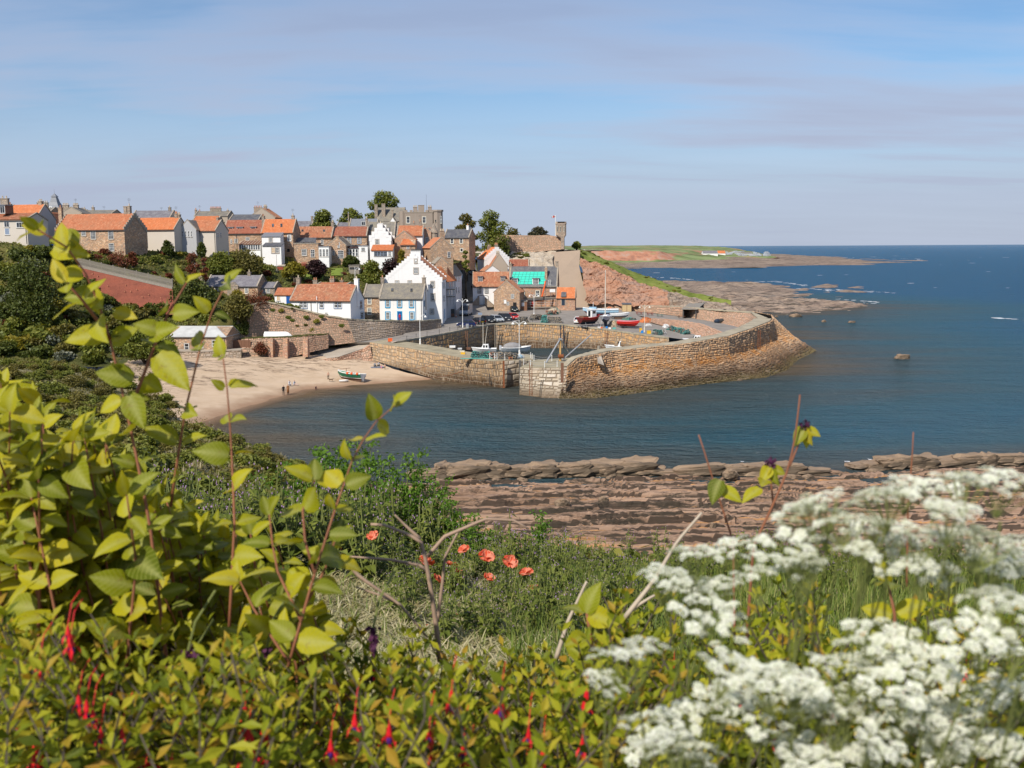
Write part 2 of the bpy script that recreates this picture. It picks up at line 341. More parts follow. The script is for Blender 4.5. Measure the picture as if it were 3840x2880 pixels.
def watermat():
 m,nt=new_mat('sea');c=attr(nt);v=coords(nt,'Object',(.45,1,1));big=tnoise(nt,coords(nt,'Object',(.012,.045,1)),1.0,5,.6,.4)
 cc=mth(nt,'ADD',c,mth(nt,'MULTIPLY',mth(nt,'SUBTRACT',big,.5),.75),True)
 col=ramp(nt,cc,[(.20,.135,.075),(.115,.094,.064),(.062,.088,.092),(.032,.100,.130),(.016,.105,.168),(.009,.098,.200)],[0,.10,.24,.42,.68,1])
 w1=tnoise(nt,v,.8,5,.65);w2=tnoise(nt,coords(nt,'Object',(.3,.75,1)),.12,3,.6);w3=tnoise(nt,coords(nt,'Object',(.5,1,1)),2.6,3,.6)
 h=mth(nt,'ADD',mth(nt,'ADD',w1,mth(nt,'MULTIPLY',w2,2.2)),mth(nt,'MULTIPLY',w3,.45))
 al=_n(nt,'MapRange');al.inputs[1].default_value=.0;al.inputs[2].default_value=.085;al.inputs[3].default_value=.12;al.inputs[4].default_value=1;nt.links.new(c,al.inputs[0])
 o=_n(nt,'OutputMaterial');L=nt.links;bp=_n(nt,'Bump');bp.inputs['Strength'].default_value=1.0;bp.inputs['Distance'].default_value=2.0;L.new(h,bp.inputs['Height'])
 df=_n(nt,'BsdfDiffuse');L.new(col,df.inputs[0]);L.new(bp.outputs[0],df.inputs['Normal']);gl=_n(nt,'BsdfGlossy');gl.inputs['Roughness'].default_value=.09;L.new(bp.outputs[0],gl.inputs['Normal'])
 fr=_n(nt,'Fresnel');fr.inputs[0].default_value=1.33;L.new(bp.outputs[0],fr.inputs['Normal']);b=_n(nt,'MixShader');L.new(mth(nt,'MINIMUM',mth(nt,'MULTIPLY',fr.outputs[0],1.2),.48),b.inputs[0]);L.new(df.outputs[0],b.inputs[1]);L.new(gl.outputs[0],b.inputs[2])
 t=_n(nt,'BsdfTransparent');mx=_n(nt,'MixShader');L.new(al.outputs[0],mx.inputs[0]);L.new(t.outputs[0],mx.inputs[1]);L.new(b.outputs[0],mx.inputs[2]);L.new(mx.outputs[0],o.inputs[0]);MATS['sea']=m
watermat()
def sandmat():
 m,nt=new_mat('sand');v=coords(nt);sx=_n(nt,'SeparateXYZ');nt.links.new(v,sx.inputs[0]);f=tnoise(nt,v,.25,6,.65);g=tnoise(nt,coords(nt,'Object',(.35,1,1)),1.6,5,.7)
 c=ramp(nt,f,[(.50,.365,.245),(.56,.42,.29),(.60,.46,.33)],[.3,.5,.7])
 wet=_n(nt,'MapRange');wet.inputs[1].default_value=.05;wet.inputs[2].default_value=.55;nt.links.new(mth(nt,'ADD',sx.outputs[2],mth(nt,'MULTIPLY',mth(nt,'SUBTRACT',f,.5),.7)),wet.inputs[0])
 c=mix(nt,wet.outputs[0],(.34,.215,.135),c)
 # seaweed strand lines and scattered dark specks high on the beach
 hi=_n(nt,'MapRange');hi.inputs[1].default_value=1.0;hi.inputs[2].default_value=2.0;nt.links.new(sx.outputs[2],hi.inputs[0])
 ln=tnoise(nt,coords(nt,'Object',(.06,.5,1)),1.0,4,.6,.6);s=mth(nt,'MULTIPLY',ramp(nt,ln,[(0,)*3,(1,)*3,(0,)*3],[.48,.54,.60]),ramp(nt,g,[(0,)*3,(1,)*3],[.44,.54]))
 c=mix(nt,mth(nt,'MULTIPLY',s,hi.outputs[0]),c,(.10,.06,.04))
 sp_=tnoise(nt,v,2.3,3,.8);c=mix(nt,mth(nt,'MULTIPLY',ramp(nt,sp_,[(0,)*3,(.8,)*3],[.64,.70]),hi.outputs[0]),c,(.12,.08,.055))
 MATS['sand']=finish(m,nt,c,.92,g,.08,.5,.15)
sandmat()
def rockmat(name,cols,weed=0,stretch=(.25,1,2.5),sc=.8,crack=.35,sand=None,bd=.25,big=.06):
 m,nt=new_mat(name);v=coords(nt,'Object',stretch);f=tnoise(nt,v,sc,8,.68);g=tnoise(nt,coords(nt),big,5,.6)
 c=ramp(nt,mth(nt,'ADD',mth(nt,'MULTIPLY',f,.55),mth(nt,'MULTIPLY',g,.45)),cols,[.34+.32*i/(len(cols)-1)for i in range(len(cols))])
 dv=_n(nt,'VectorMath',operation='MULTIPLY_ADD');nzc=_n(nt,'TexNoise');nzc.inputs['Scale'].default_value=crack*1.5;nzc.inputs['Detail'].default_value=3;nt.links.new(coords(nt),nzc.inputs['Vector']);nt.links.new(nzc.outputs['Color'],dv.inputs[0]);dv.inputs[1].default_value=(1.6/crack*.5,)*3;nt.links.new(coords(nt,'Object',(stretch[0]*1.6,stretch[1],stretch[2])),dv.inputs[2]);e=tvor(nt,dv.outputs[0],crack*1.6,'DISTANCE_TO_EDGE');ee=ramp(nt,e,[(0,)*3,(1,)*3],[0,.035]);c=mix(nt,mth(nt,'MULTIPLY',mth(nt,'MULTIPLY',mth(nt,'SUBTRACT',1.0,ee),.55),ramp(nt,g,[(0,)*3,(1,)*3],[.40,.58])),c,(.08,.055,.04))
 if sand:a=attr(nt);c=mix(nt,ramp(nt,mth(nt,'ADD',a,mth(nt,'MULTIPLY',mth(nt,'SUBTRACT',f,.5),.5)),[(0,)*3,(1,)*3],[.66,.80]),c,sand)
 if sand:c=mix(nt,ramp(nt,attr(nt),[(.85,)*3,(0,)*3],[.04,.11]),c,(.035,.025,.018))  # ledge crevices darkened in the colour, standing in for their shade
 if weed:
  w=tnoise(nt,coords(nt,'Object',(.22,1,1)),.5,8,.75);c=mix(nt,mth(nt,'MULTIPLY',ramp(nt,w,[(0,)*3,(1,)*3],[.50,.57]),weed),c,(.045,.035,.024))
 MATS[name]=finish(m,nt,c,.85,mth(nt,'ADD',f,mth(nt,'MULTIPLY',e,.5)),bd,1.0);return m
rockmat('rock_shore',[(.11,.066,.042),(.25,.155,.10),(.37,.245,.17),(.25,.14,.08)],.95,(.10,1.0,2.5),1.1,.30,(.46,.235,.095))
rockmat('rock_block',[(.17,.115,.075),(.29,.205,.135),(.38,.28,.19)],.75,(.6,.6,2.0),.9,.35)
rockmat('cliff_red',[(.17,.09,.06),(.34,.165,.10),(.43,.235,.15),(.32,.21,.16),(.38,.18,.11)],0,(.5,.5,1.2),.35,.12,None,.9,.035)
rockmat('cliff_tan',[(.14,.10,.075),(.30,.215,.155),(.38,.30,.23),(.26,.165,.11)],.5,(.5,.5,1.2),.4,.15,None,.8,.05);rockmat('cliff_pale',[(.26,.21,.16),(.44,.36,.27),(.52,.45,.36),(.36,.28,.20)],0,(.8,.8,1.1),.5,.3,None,.6)
rockmat('rock_far',[(.09,.062,.05),(.24,.17,.125),(.38,.285,.21),(.15,.105,.08)],.9,(.05,.25,1),1.0,.12,None,.5,.02)
def grassmat(name,cols,sc=.5,bd=.3):
 m,nt=new_mat(name);v=coords(nt);f=tnoise(nt,v,sc,8,.7);g=tnoise(nt,v,sc*.12,4);c=ramp(nt,mth(nt,'ADD',mth(nt,'MULTIPLY',f,.6),mth(nt,'MULTIPLY',g,.4)),cols,[.36+.3*i/(len(cols)-1)for i in range(len(cols))])
 MATS[name]=finish(m,nt,c,.95,f,bd,1.0,.1)
grassmat('hill_green',[(.035,.04,.015),(.075,.08,.025),(.12,.11,.035),(.16,.12,.05)]);grassmat('lawn',[(.13,.17,.03),(.20,.26,.05),(.27,.31,.07)],.6,.1);grassmat('field',[(.12,.18,.045),(.20,.26,.09),(.26,.30,.13)],.02,.5);grassmat('headland_green',[(.06,.09,.025),(.12,.16,.045),(.18,.19,.07),(.25,.20,.10)],.05,1)
grassmat('mown',[(.16,.15,.06),(.30,.26,.14),(.40,.34,.20)],2.5,.08);grassmat('cliff_grass',[(.09,.12,.025),(.17,.20,.045),(.26,.24,.08)],.35,.4)
def wallstone(name,cols,lichen=0,tide=(1.2,3.0),dark=(.06,.05,.035),grn=0):
 """loose laid stone: colour per stone, a weed-dark tidal band below, orange lichen above it"""
 m,nt=new_mat(name);v=coords(nt);sx=_n(nt,'SeparateXYZ');nt.links.new(_n(nt,'NewGeometry').outputs['Position'],sx.inputs[0])
 c=ramp(nt,attr(nt),cols);f=tnoise(nt,v,2.5,5,.7);g=tnoise(nt,v,.22,4,.6);c=mix(nt,.6,c,ramp(nt,f,[(.65,)*3,(1.0,)*3,(1.25,1.2,1.1)],[.3,.5,.7]),'MULTIPLY')
 z=mth(nt,'ADD',sx.outputs[2],mth(nt,'MULTIPLY',mth(nt,'SUBTRACT',g,.5),2.2))
 if lichen:
  l=mth(nt,'MULTIPLY',ramp(nt,mth(nt,'DIVIDE',z,8.0),[(0,)*3,(1,)*3,(.75,)*3,(.12,)*3],[.30,.40,.52,.72]),ramp(nt,tnoise(nt,v,.5,6,.75),[(0,)*3,(1,)*3],[.42,.56]));c=mix(nt,mth(nt,'MULTIPLY',l,lichen),c,(.56,.235,.04))
  c=mix(nt,mth(nt,'MULTIPLY',ramp(nt,tnoise(nt,v,1.3,4,.7),[(0,)*3,(.7,)*3],[.60,.68]),lichen),c,(.50,.46,.40))
 t=_n(nt,'MapRange');t.inputs[1].default_value=tide[0];t.inputs[2].default_value=tide[1];nt.links.new(z,t.inputs[0])
 dk=mix(nt,.5,mix(nt,1.0,c,(.34,.27,.22),'MULTIPLY'),dark);c=mix(nt,t.outputs[0],dk,c)
 if grn:
  t2=_n(nt,'MapRange');t2.inputs[1].default_value=1.3;t2.inputs[2].default_value=.2;nt.links.new(z,t2.inputs[0]);c=mix(nt,mth(nt,'MULTIPLY',t2.outputs[0],grn),c,(.17,.15,.055))
 MATS[name]=finish(m,nt,c,.88,f,.05,.7);return m
wallstone('pier_west',[(.40,.27,.15),(.52,.36,.21),(.46,.29,.16),(.56,.42,.28),(.36,.27,.19)],0,(.9,2.6),(.075,.055,.035))
wallstone('pier_in',[(.34,.22,.13),(.50,.33,.18),(.58,.34,.15),(.42,.28,.18),(.50,.40,.28)],.25,(1.2,2.6),(.05,.045,.035))
wallstone('pier_east',[(.42,.26,.15),(.56,.36,.21),(.47,.30,.18),(.62,.43,.27),(.37,.27,.19)],.78,(1.0,2.9),(.085,.06,.04),.5)
wallstone('pier_end',[(.48,.40,.30),(.58,.50,.40),(.42,.35,.26),(.62,.55,.46)],.1,(.2,2.0),(.16,.12,.075))
wallstone('sea_wall',[(.44,.26,.18),(.54,.34,.24),(.48,.28,.18),(.40,.29,.22)],0,(-9,-8));plain('mortar',(.24,.185,.13),.95,.25,.5)
plain('deck_stone',(.36,.31,.21),.92,.3,.35,.2,0,.4);plain('coping',(.37,.32,.23),.9,.3,.4)
# ---------------------------------------------------------------- sea
shore=[G(*p)for p in [(700,1620,0),(760,1580,0),(940,1520,0),(1140,1460,0),(1300,1448,0),(1400,1440,0),(1622,1424,0),(1742,1437,0),(1886,1456,0),(1949,1484,0),(2036,1495,0),(2217,1495,0),(2372,1480,0),(2622,1445,0),(2800,1422,0),(2993,1384,0),(3039,1346,0),(2900,1260,0),(2700,1180,0),(2900,1180,0),(3228,1150,0),(2800,1120,0)]]
beachl=[G(*p)for p in [(640,1660,0),(700,1620,0),(760,1580,0),(940,1520,0),(1140,1460,0),(1300,1448,0),(1400,1440,0),(1622,1422,0)]]
ledgel=[(-14,104,0),(14,111,0),(31,109,0),(60,117,0),(90,122,0)]
def dseg(P,pl):
 best=np.full(len(P),1e9)
 for a,b in zip(pl,pl[1:]):
  a=np.array(a[:2]);d=np.array(b[:2])-a;t=np.clip(((P-a)@d)/(d@d),0,1)
  best=np.minimum(best,np.hypot(*(P-(a+t[:,None]*d)).T))
 return best
def build_sea():
 ys=[56.0]
 while ys[-1]<45000:ys.append(ys[-1]*(1.009 if ys[-1]<300 else 1.03))
 nc=200;V=[]
 for y in ys:
  w=40+.62*y
  for j in range(nc):V.append(((j/(nc-1)*2-1)*w+.12*min(y,400),y,0.0))
 Fc=[(i*nc+j,i*nc+j+1,(i+1)*nc+j+1,(i+1)*nc+j)for i in range(len(ys)-1)for j in range(nc-1)]
 P=np.array([v[:2]for v in V]);d1=dseg(P,shore);d2=dseg(P,ledgel);d3=dseg(P,beachl)
 c=np.minimum(np.minimum(.12+d1/110,.20+d2/60),d3/45)
 ins=(P[:,1]>180)&(P[:,1]<262)&(P[:,0]>-30)&(P[:,0]<45);c=np.where(ins,np.minimum(np.maximum(c,.13),.22),c)
 b=B();b.v=V;b.f=Fc;b.m=[0]*len(Fc);b.c=list(np.clip(c,0,1));struct(b.build('sea','sea'))
build_sea()
# ---------------------------------------------------------------- land
def nd(amp,sc,oct_=4,vec=(0,0,1),amp2=0,sc2=1):
 v=Vector(vec)
 def f(p):
  q=p+v*(amp*fbm(p*sc,oct_))
  if amp2:q=q+Vector((noise.noise(p*sc2),noise.noise(p*sc2+Vector((9,0,0))),noise.noise(p*sc2+Vector((0,7,0)))))*amp2
  return q
 return f
beach_rows=[[(-78,192,4.6),G(700,1330,4.2)+Vector((0,6,0)),G(900,1335,3.6)+Vector((0,6,0)),G(1073,1335,3.2)+Vector((0,7,0)),G(1400,1330,3.0)+Vector((0,8,0))],[G(430,1392,4.4),G(700,1343,3.9),G(900,1345,3.5),G(1073,1340,3.1),G(1400,1336,2.7)],[G(470,1420,3.0),G(700,1390,2.9),G(900,1380,2.7),G(1073,1368,2.4),G(1395,1350,2.2)],[G(560,1500,1.3),G(760,1460,1.3),G(1000,1425,1.1),G(1250,1405,.9),G(1480,1385,1.2)],[G(640,1660,0),G(700,1620,0),G(760,1580,0),G(940,1520,0),G(1140,1460,0),G(1300,1448,0),G(1400,1440,0),G(1625,1422,0)],[G(760,1720,-1.2),G(900,1640,-1.2),G(1200,1520,-1.2),G(1500,1470,-1.2),G(1690,1440,-.9)]]
struct(loft('beach_sand',beach_rows,90,16,'sand',nd(.10,.25)))
hill_rows=[[(-140,172,5),(-100,176,4.4),(-69,182,3.4),D(700,1338,203.5),D(1000,1340,210.8),D(1236,1302,211.5),D(1423,1277,218),D(1540,1257,228.5),D(1640,1240,237)],[(-140,178,9),D(330,1330,186),D(700,1255,204),D(900,1160,208),D(1000,1134,211.5),D(1230,1190,212.3),D(1380,1206,219),D(1583,1206,231),D(1650,1200,238)],[(-143,185,12),D(280,1290,190),D(650,1235,207),D(880,1180,215),D(1000,1131,216),D(1230,1188,224),D(1380,1209,240),D(1583,1209,247),D(1650,1203,252)],[(-150,200,18),D(60,1060,206),D(250,1190,205),D(600,1140,222),D(850,1112,238),D(1230,1140,240),D(1400,1140,256),D(1583,1130,264),D(1690,1090,278)],[(-160,218,26),D(60,925,217),D(260,975,228),D(620,990,248),D(900,1020,255),D(1160,1035,260),D(1400,1030,268),D(1560,1010,276),D(1700,990,288)],[(-170,240,27),D(60,896,235),D(300,938,247),D(600,942,258),D(900,950,275),D(1160,962,282),D(1400,962,286),D(1560,960,290),D(1740,975,312)],[(-190,330,24.3),(-130,330,24.3),(-90,330,24.3),(-60,335,23.5),(-40,340,23),(-30,345,22),(-25,350,22),(-16,362,21)],[(-240,600,24),(-130,600,24),(-90,600,24),(-60,600,24),(-40,600,24),(-20,600,24),(0,600,23),(20,600,23)]]
HILL=loft_pts(hill_rows,120,[3,6,10,14,12,10,6])
struct(grid_mesh('hillside',HILL,'hill_green',True,nd(.5,.12)))
bluff_rows=[[(-80,-6,25),(-22,-4,24),(0,-3,23.6),(25,-3,23.4),(70,-3,23)],[(-85,40,24.5),(-22,12,22.6),(-3,7.5,21.9),(16,7.5,21.6),(60,8,21)],[(-90,80,23),(-26,30,20.2),(-5,16,19.9),(13,14,20.2),(50,14,19.5)],[(-92,110,19.5),(-33,60,14.5),(-7,24,17.5),(15,21,16.5),(50,22,15)],[(-90,140,12),(-40,100,7.5),(-10,60,8),(15,42,8),(50,42,7)],[(-100,166,6.0),(-75,172,4.0),(-47,137,.9),(-15,100,.3),(8,64,2.4),(50,64,2.4)],[(-100,184,3.4),(-69,180,2.4),(-43,138,-.9),(-12,104,-1),(8,68,.4),(50,68,.4)]]
BLUFF=loft_pts(bluff_rows,110,[14,14,12,14,16,3])
struct(grid_mesh('garden_bank',BLUFF,'mown',True,nd(.16,.4)))
# foreshore: gently dipping beds of rock in long ledges
def build_shore():
 b=B();xs=np.arange(-24,92,.28);ys=np.arange(60,116,.20);V=[];C=[]
 for y in ys:
  for x in xs:
   w=fbm((x*.045,y*.045,1.3),3)*3.2+noise.noise((x*.13,y*.13,9))*1.5+noise.noise((x*.25,y*.1,4))*.5
   s=(y-62-.035*x+w);per=2.5;k=math.floor(s/per);ph=s/per-k
   hk=noise.cell(Vector((k*1.7+.3,math.floor(x*.05+noise.noise((k,y*.1,0))*.5),2)))
   base=2.9*(1-min(1,max(0,(y-62)/42)))**1.1-.12
   saw=(1-ph)if ph>.16 else ph/.16
   z=base+(.12+.55*abs(hk))*saw*1.1-.0
   ph2=(s*2.3+noise.noise((x*.2,y,3))*.5)%1.0;z+=.22*ph2
   z+=.10*noise.noise((x*.8,y*3.0,7))+.05*noise.noise((x*3,y*5,2))
   c2=noise.cell(Vector((x*.22+k*3.3,k*5.1,1)));z+=.20*c2*(ph>.1)
   e=y-(104.5+noise.noise((x*.3,3,1))*1.5+.12*x*.6+noise.noise((x*.06,0,8))*2)
   if e>0:z-=e*.5
   if x<-14:z-=(-14-x)*.15
   V.append((x,y,max(z,-1.5)));C.append(0. if (ph<.14+.1*noise.noise((x*.3,y,6))and noise.noise((x*.09,y*.25,11))>-.2)or (ph2<.18 and noise.noise((x*.12,y*.4,13))>.05)else min(1,max(.12,.95-saw*.75-.25*abs(hk)+.2*noise.noise((x*.15,y*.3,5)))))
 nc=len(xs);b.v=V;b.c=C
 b.f=[(i*nc+j,i*nc+j+1,(i+1)*nc+j+1,(i+1)*nc+j)for i in range(len(ys)-1)for j in range(nc-1)];b.m=[0]*len(b.f)
 struct(b.build('foreshore_rock','rock_shore',None,False))
build_shore()
def boulder_mesh(name,seed,mat,blocky=.6,n=10,m=8,flat=.6):
 b=B();b.ball((0,0,0),1,n,m);o=Vector((seed*3.1,seed*1.7,0));vs=[]
 for p in b.v:
  p=Vector(p);q=Vector([math.copysign(abs(c)**(1-blocky*.55),c)for c in p]);q*=.84+.26*fbm(q*1.3+o,4);c_=noise.voronoi(q*1.6+o)[0];q*=1+.36*(c_[1]-c_[0]);q.z*=flat;vs.append(tuple(q))
 b.v=vs;return b.mesh(name,mat)
BOULD=[boulder_mesh('boulder',i,'rock_block',.95 if i<5 else .1,22,14)for i in range(8)]
def ledge(label,p0,p1,h,w,seed):
 """a bed of rock broken into blocks"""
 r=random.Random(seed);t=thing('rock_ledge',label,'rock ledge',((p0[0]+p1[0])/2,(p0[1]+p1[1])/2,0));o=Vector(t.location);p0=Vector(p0);p1=Vector(p1);L=(p1-p0).length;d=(p1-p0)/L;s=0
 while s<L:
  bw=r.uniform(1.6,4.6);c=p0+d*(s+bw/2)-o;k=link('block',BOULD[r.randrange(5)],t);hh=h*r.uniform(.75,1.15)*(1 if s>2 and s<L-3 else .6)
  k.location=(c.x,c.y+r.uniform(-.2,.2),hh*.30);k.scale=(bw*.72,w*r.uniform(.45,.62),hh*.72);k.rotation_euler=(r.uniform(-.08,.08),r.uniform(-.06,.06),math.atan2(d.y,d.x)+r.uniform(-.07,.07));s+=bw*r.uniform(.55,.85)
  if r.random()<.5:
   k=link('block',BOULD[5+r.randrange(3)],t);q=r.uniform(.35,.8);k.location=(c.x+r.uniform(-1,1),c.y-w*.62-r.uniform(0,.6),.12);k.scale=(q,q*.8,q*.7);k.rotation_euler=(0,0,r.uniform(0,6))
ledge('long blocky sandstone ledge at the water edge, longest of the shore ledges',G(1540,1782,.3),G(2420,1768,.3),2.1,3.2,1)
ledge('flat-topped sandstone ledge across the shore gap, behind the tall bramble stem',G(2455,1772,.3),G(3065,1768,.3),1.7,2.4,2)
ledge('low broken sandstone ledge at the right edge of the photo, at the water line',G(3190,1748,.3),G(3900,1730,.3),1.8,2.6,3)
def rock(label,px,py,w,h,z=0,k=None,mat=None,name='boulder',sy=.7):
 p=G(px,py,z);s=(p-CAM).length/F;o=link(name,BOULD[R.randrange(5,8)if k is None else k]);o.location=(p.x,p.y,z+h*s*.15);o.scale=(w*s/2,w*s/2*sy,h*s/.62*.8);o.rotation_euler=(0,0,U(-.4,.4));tag(o,label,'rock');return o
rock('lone tan boulder standing out of the open water beyond the pier',3383,1345,62,20,0,6)
rock('pale grey boulder lying on the flat beds of the shore',2110,1893,64,26,1.4,5);rock('round slate-grey boulder on the wet shore by the dead twig',2674,1980,32,26,1.7,6);rock('pale grey slab of rock between the two shore ledges',2740,1785,62,26,.6,5);rock('flat grey boulder on the shore beds beside the pale grey one',2264,1880,44,22,1.2,7)
rock('tan boulder at the foot of the pier apron',2873,1404,36,16,0,7);rock('orange weeded rock awash by the pier apron',2775,1427,26,8,0,6);rock('pale rounded rock in the water behind the pier corner',3090,1208,18,9,0,5);rock('low weeded rock awash right of the pale rounded one',3194,1210,32,8,0,6);rock('small pale rock by the skerry below the tongue of reef',2985,1188,50,12,0,5);rock('small tan rock just behind the pier wall corner',2912,1190,14,8,0,7)
# reefs and headland
def island(name,pts,hmax,k,mat,res,nsc,namp,struct_=True,seed=0):
 P=[Vector(p)for p in pts];xs0,xs1=min(p.x for p in P),max(p.x for p in P);ys0,ys1=min(p.y for p in P),max(p.y for p in P);ry=res[1];rx=res[0]
 X=np.arange(xs0-rx,xs1+2*rx,rx);Yv=np.arange(ys0-ry,ys1+2*ry,ry);gx,gy=np.meshgrid(X,Yv);Q=np.stack([gx.ravel(),gy.ravel()],1)
 d=dseg(Q,[tuple(p)for p in P]+[tuple(P[0])]);ins=np.zeros(len(Q),bool)
 for a,b in zip(P,P[1:]+P[:1]):
  c=(a.y>Q[:,1])!=(b.y>Q[:,1]);
  with np.errstate(divide='ignore',invalid='ignore'):xi=(b.x-a.x)*(Q[:,1]-a.y)/(b.y-a.y)+a.x
  ins^=c&(Q[:,0]<xi)
 sd=np.where(ins,d,-d);b=B();nc=len(X);V=[]
 for (x,y),s in zip(Q,sd):
  n_=fbm((x*nsc,y*nsc*.8,seed),5);zz=min(hmax,k*s)+namp*n_;V.append((x,y,max(zz,-1.0)))
 b.v=V;b.c=[.3]*len(V);vi=np.array([v[2]for v in V])>-.9;f=[]
 for i in range(len(Yv)-1):
  for j in range(nc-1):
   q=(i*nc+j,i*nc+j+1,(i+1)*nc+j+1,(i+1)*nc+j)
   if vi[list(q)].any():f.append(q)
 b.f=f;b.m=[0]*len(f);o=b.build(name,mat);
 return struct(o)if struct_ else o
island('reef',[G(*p,0)for p in [(2560,1150),(2700,1168),(2880,1176),(3050,1166),(3228,1150),(3215,1136),(3100,1130),(2980,1126),(2860,1120),(2700,1112),(2560,1120)]],2.2,.09,'rock_far',(1.2,2.2),.12,1.5)
island('reef',[G(*p,0)for p in [(2430,1110),(2600,1118),(2800,1114),(2960,1110),(3030,1096),(2985,1082),(2930,1074),(2800,1064),(2640,1058),(2500,1054),(2430,1066)]],2.6,.045,'rock_far',(2.4,4.5),.06,1.7,True,3)
island('skerry',[G(*p,0)for p in [(3040,1077),(3100,1081),(3150,1077),(3130,1069),(3080,1068)]],1.8,.12,'rock_far',(1.2,2.2),.12,.6);island('skerry',[G(*p,0)for p in [(3140,1094),(3200,1098),(3235,1096),(3210,1089),(3160,1087)]],1.6,.12,'rock_far',(1.2,2.2),.12,.6,True,5);island('skerry',[G(*p,0)for p in [(3175,1079),(3230,1081),(3215,1074)]],1.2,.12,'rock_far',(1.2,2.2),.12,.5,True,6)
island('headland_reef',[G(*p,0)for p in [(2230,1003),(2500,1006),(2750,1003),(3000,996),(3200,991),(3310,985),(3240,975),(3100,966),(2950,955),(2760,955),(2230,975)]],3.5,.03,'rock_far',(9,14),.01,3.5)
hl=[[G(2050,999,0),G(2290,992,0),G(2500,994,0),G(2700,988,1),G(2830,980,1),G(2930,972,1)],[D(2050,985,1460),D(2290,976,1480),D(2500,979,1490),D(2700,972,1600),D(2800,972,1650),D(2915,966,1700)],[D(2050,945,1485),D(2290,940,1505),D(2470,940,1520),D(2560,958,1600),D(2700,960,1700),D(2900,962,1760)],[D(2050,936,1700),D(2290,935,1750),D(2470,935,1800),D(2600,940,1850),D(2740,945,1950),D(2880,957,2100)],[D(2050,925,3200),D(2290,922,3200),D(2470,921,3200),D(2620,922,3000),D(2720,926,2800),D(2850,949,2600)],[D(1950,923,4200),D(2290,921.5,4200),D(2470,920.5,4200),D(2620,922,4000),D(2720,930,3600),D(2850,950,3000)]]
def headmat():
 m,nt=new_mat('headland');v=coords(nt);sx=_n(nt,'SeparateXYZ');nt.links.new(_n(nt,'NewGeometry').outputs['Normal'],sx.inputs[0]);f=tnoise(nt,v,.012,6,.65);g=tnoise(nt,v,.06,5,.7);h=tnoise(nt,coords(nt,'Object',(1,.2,6)),.02,4)
 grn=ramp(nt,f,[(.09,.11,.04),(.15,.19,.06),(.24,.29,.12),(.21,.26,.10)],[.35,.48,.55,.7]);rd=ramp(nt,g,[(.26,.13,.09),(.44,.20,.12),(.42,.28,.21)],[.35,.5,.65])
 s=mth(nt,'ADD',sx.outputs[2],mth(nt,'MULTIPLY',mth(nt,'SUBTRACT',h,.5),.30));c=mix(nt,ramp(nt,s,[(1,)*3,(0,)*3],[.93,.985]),grn,rd);MATS['headland']=finish(m,nt,c,.95,g,2,.6)
headmat();struct(loft('headland',hl,110,[4,10,5,8,3],'headland',nd(2.2,.02)))
# castle hill, red cliff and the grass above it
ct=[D(2172,968,325),D(2200,977,324),D(2290,1003,318),D(2381,1056,312),D(2480,1082,306),D(2598,1116,300),D(2742,1148,292),D(2830,1164,290)]
cb=[D(2190,1128,303),D(2235,1140,300),D(2300,1142,296),D(2381,1148,292),D(2511,1152,288),D(2605,1156,283),D(2742,1164,276),D(2840,1178,272)]
cm=[a.lerp(b,.5)+Vector((0,-2.5,.3))for a,b in zip(ct,cb)]
def cliffd(p):
 a=Vector((noise.noise(p*.16),noise.noise(p*.16+Vector((5,3,1))),0));st=(p.z*.55+p.x*.12+2*noise.noise(p*.08))%1.0;q=p+Vector((a.x*1.2,-abs(a.y)*3.4-st*1.1,fbm(p*.3)*.7));c=noise.voronoi(p*.22)[0];q.y-=(c[1]-c[0])*1.9;c=noise.voronoi(p*.75)[0];q.y-=(c[1]-c[0])*.8;q.z+=(c[1]-c[0])*.3;return q
struct(loft('red_cliff',[cb[:5],cm[:5],ct[:5]],180,[26,26],'cliff_red',cliffd,False));struct(loft('brown_cliff',[cb[4:],cm[4:],ct[4:]],110,[12,12],'cliff_tan',cliffd,False))
gb=[D(2165,930,336),D(2215,950,342),D(2319,998,342),D(2417,1034,334),D(2490,1066,322),D(2600,1108,308),D(2742,1143,297),D(2850,1160,293)]
gm=[a.lerp(b,.5)+Vector((0,0,1.2))for a,b in zip(ct,gb)]
ct,gm,gb=ct[:7],gm[:7],gb[:7]
struct(loft('cliff_top_grass',[[p+Vector((0,.4,-.3))for p in ct],gm,gb,[p+Vector((14,22,-p.z-1))for p in gb]],90,[7,6,8],'cliff_grass',nd(.6,.25)))
ch_rows=[[D(1840,1050,310),D(1900,1040,312),D(1990,1050,312),D(2040,1055,311),D(2085,1060,310)],[D(1840,985,322),D(1900,975,321),D(1985,968,320),D(2040,968,320),D(2070,972,320)],[D(1840,950,330),D(1900,945,330),D(2010,943,328),D(2050,944,327),D(2085,940,328)],[(-20,400,23),(0,400,23.6),(20,400,23.6),(26,400,23.6),(34,370,23.4)]]
struct(loft('castle_crag',ch_rows,60,[12,10,4],'cliff_pale',lambda p:p+Vector((noise.noise(p*.3)*.8,-abs(noise.noise(p*.35+Vector((4,0,0))))*1.6,fbm(p*.5)*.5)),False))
sl=B();q=[D(2068,946,325),D(2176,938,325),D(2172,1000,319),D(2184,1052,313),D(2216,1105,307),D(2236,1136,304),D(2232,1156,302),D(2090,1160,302),D(2072,1060,312)]
sl.add([p+Vector((0,.9,0))for p in q]+q,[tuple(range(9,18)),*[(i,(i+1)%9,9+(i+1)%9,9+i)for i in range(9)]]);tag(sl.build('retaining_slab','slab_concrete'),'tall tan concrete slab facing the cliff below the watchtower','retaining wall')
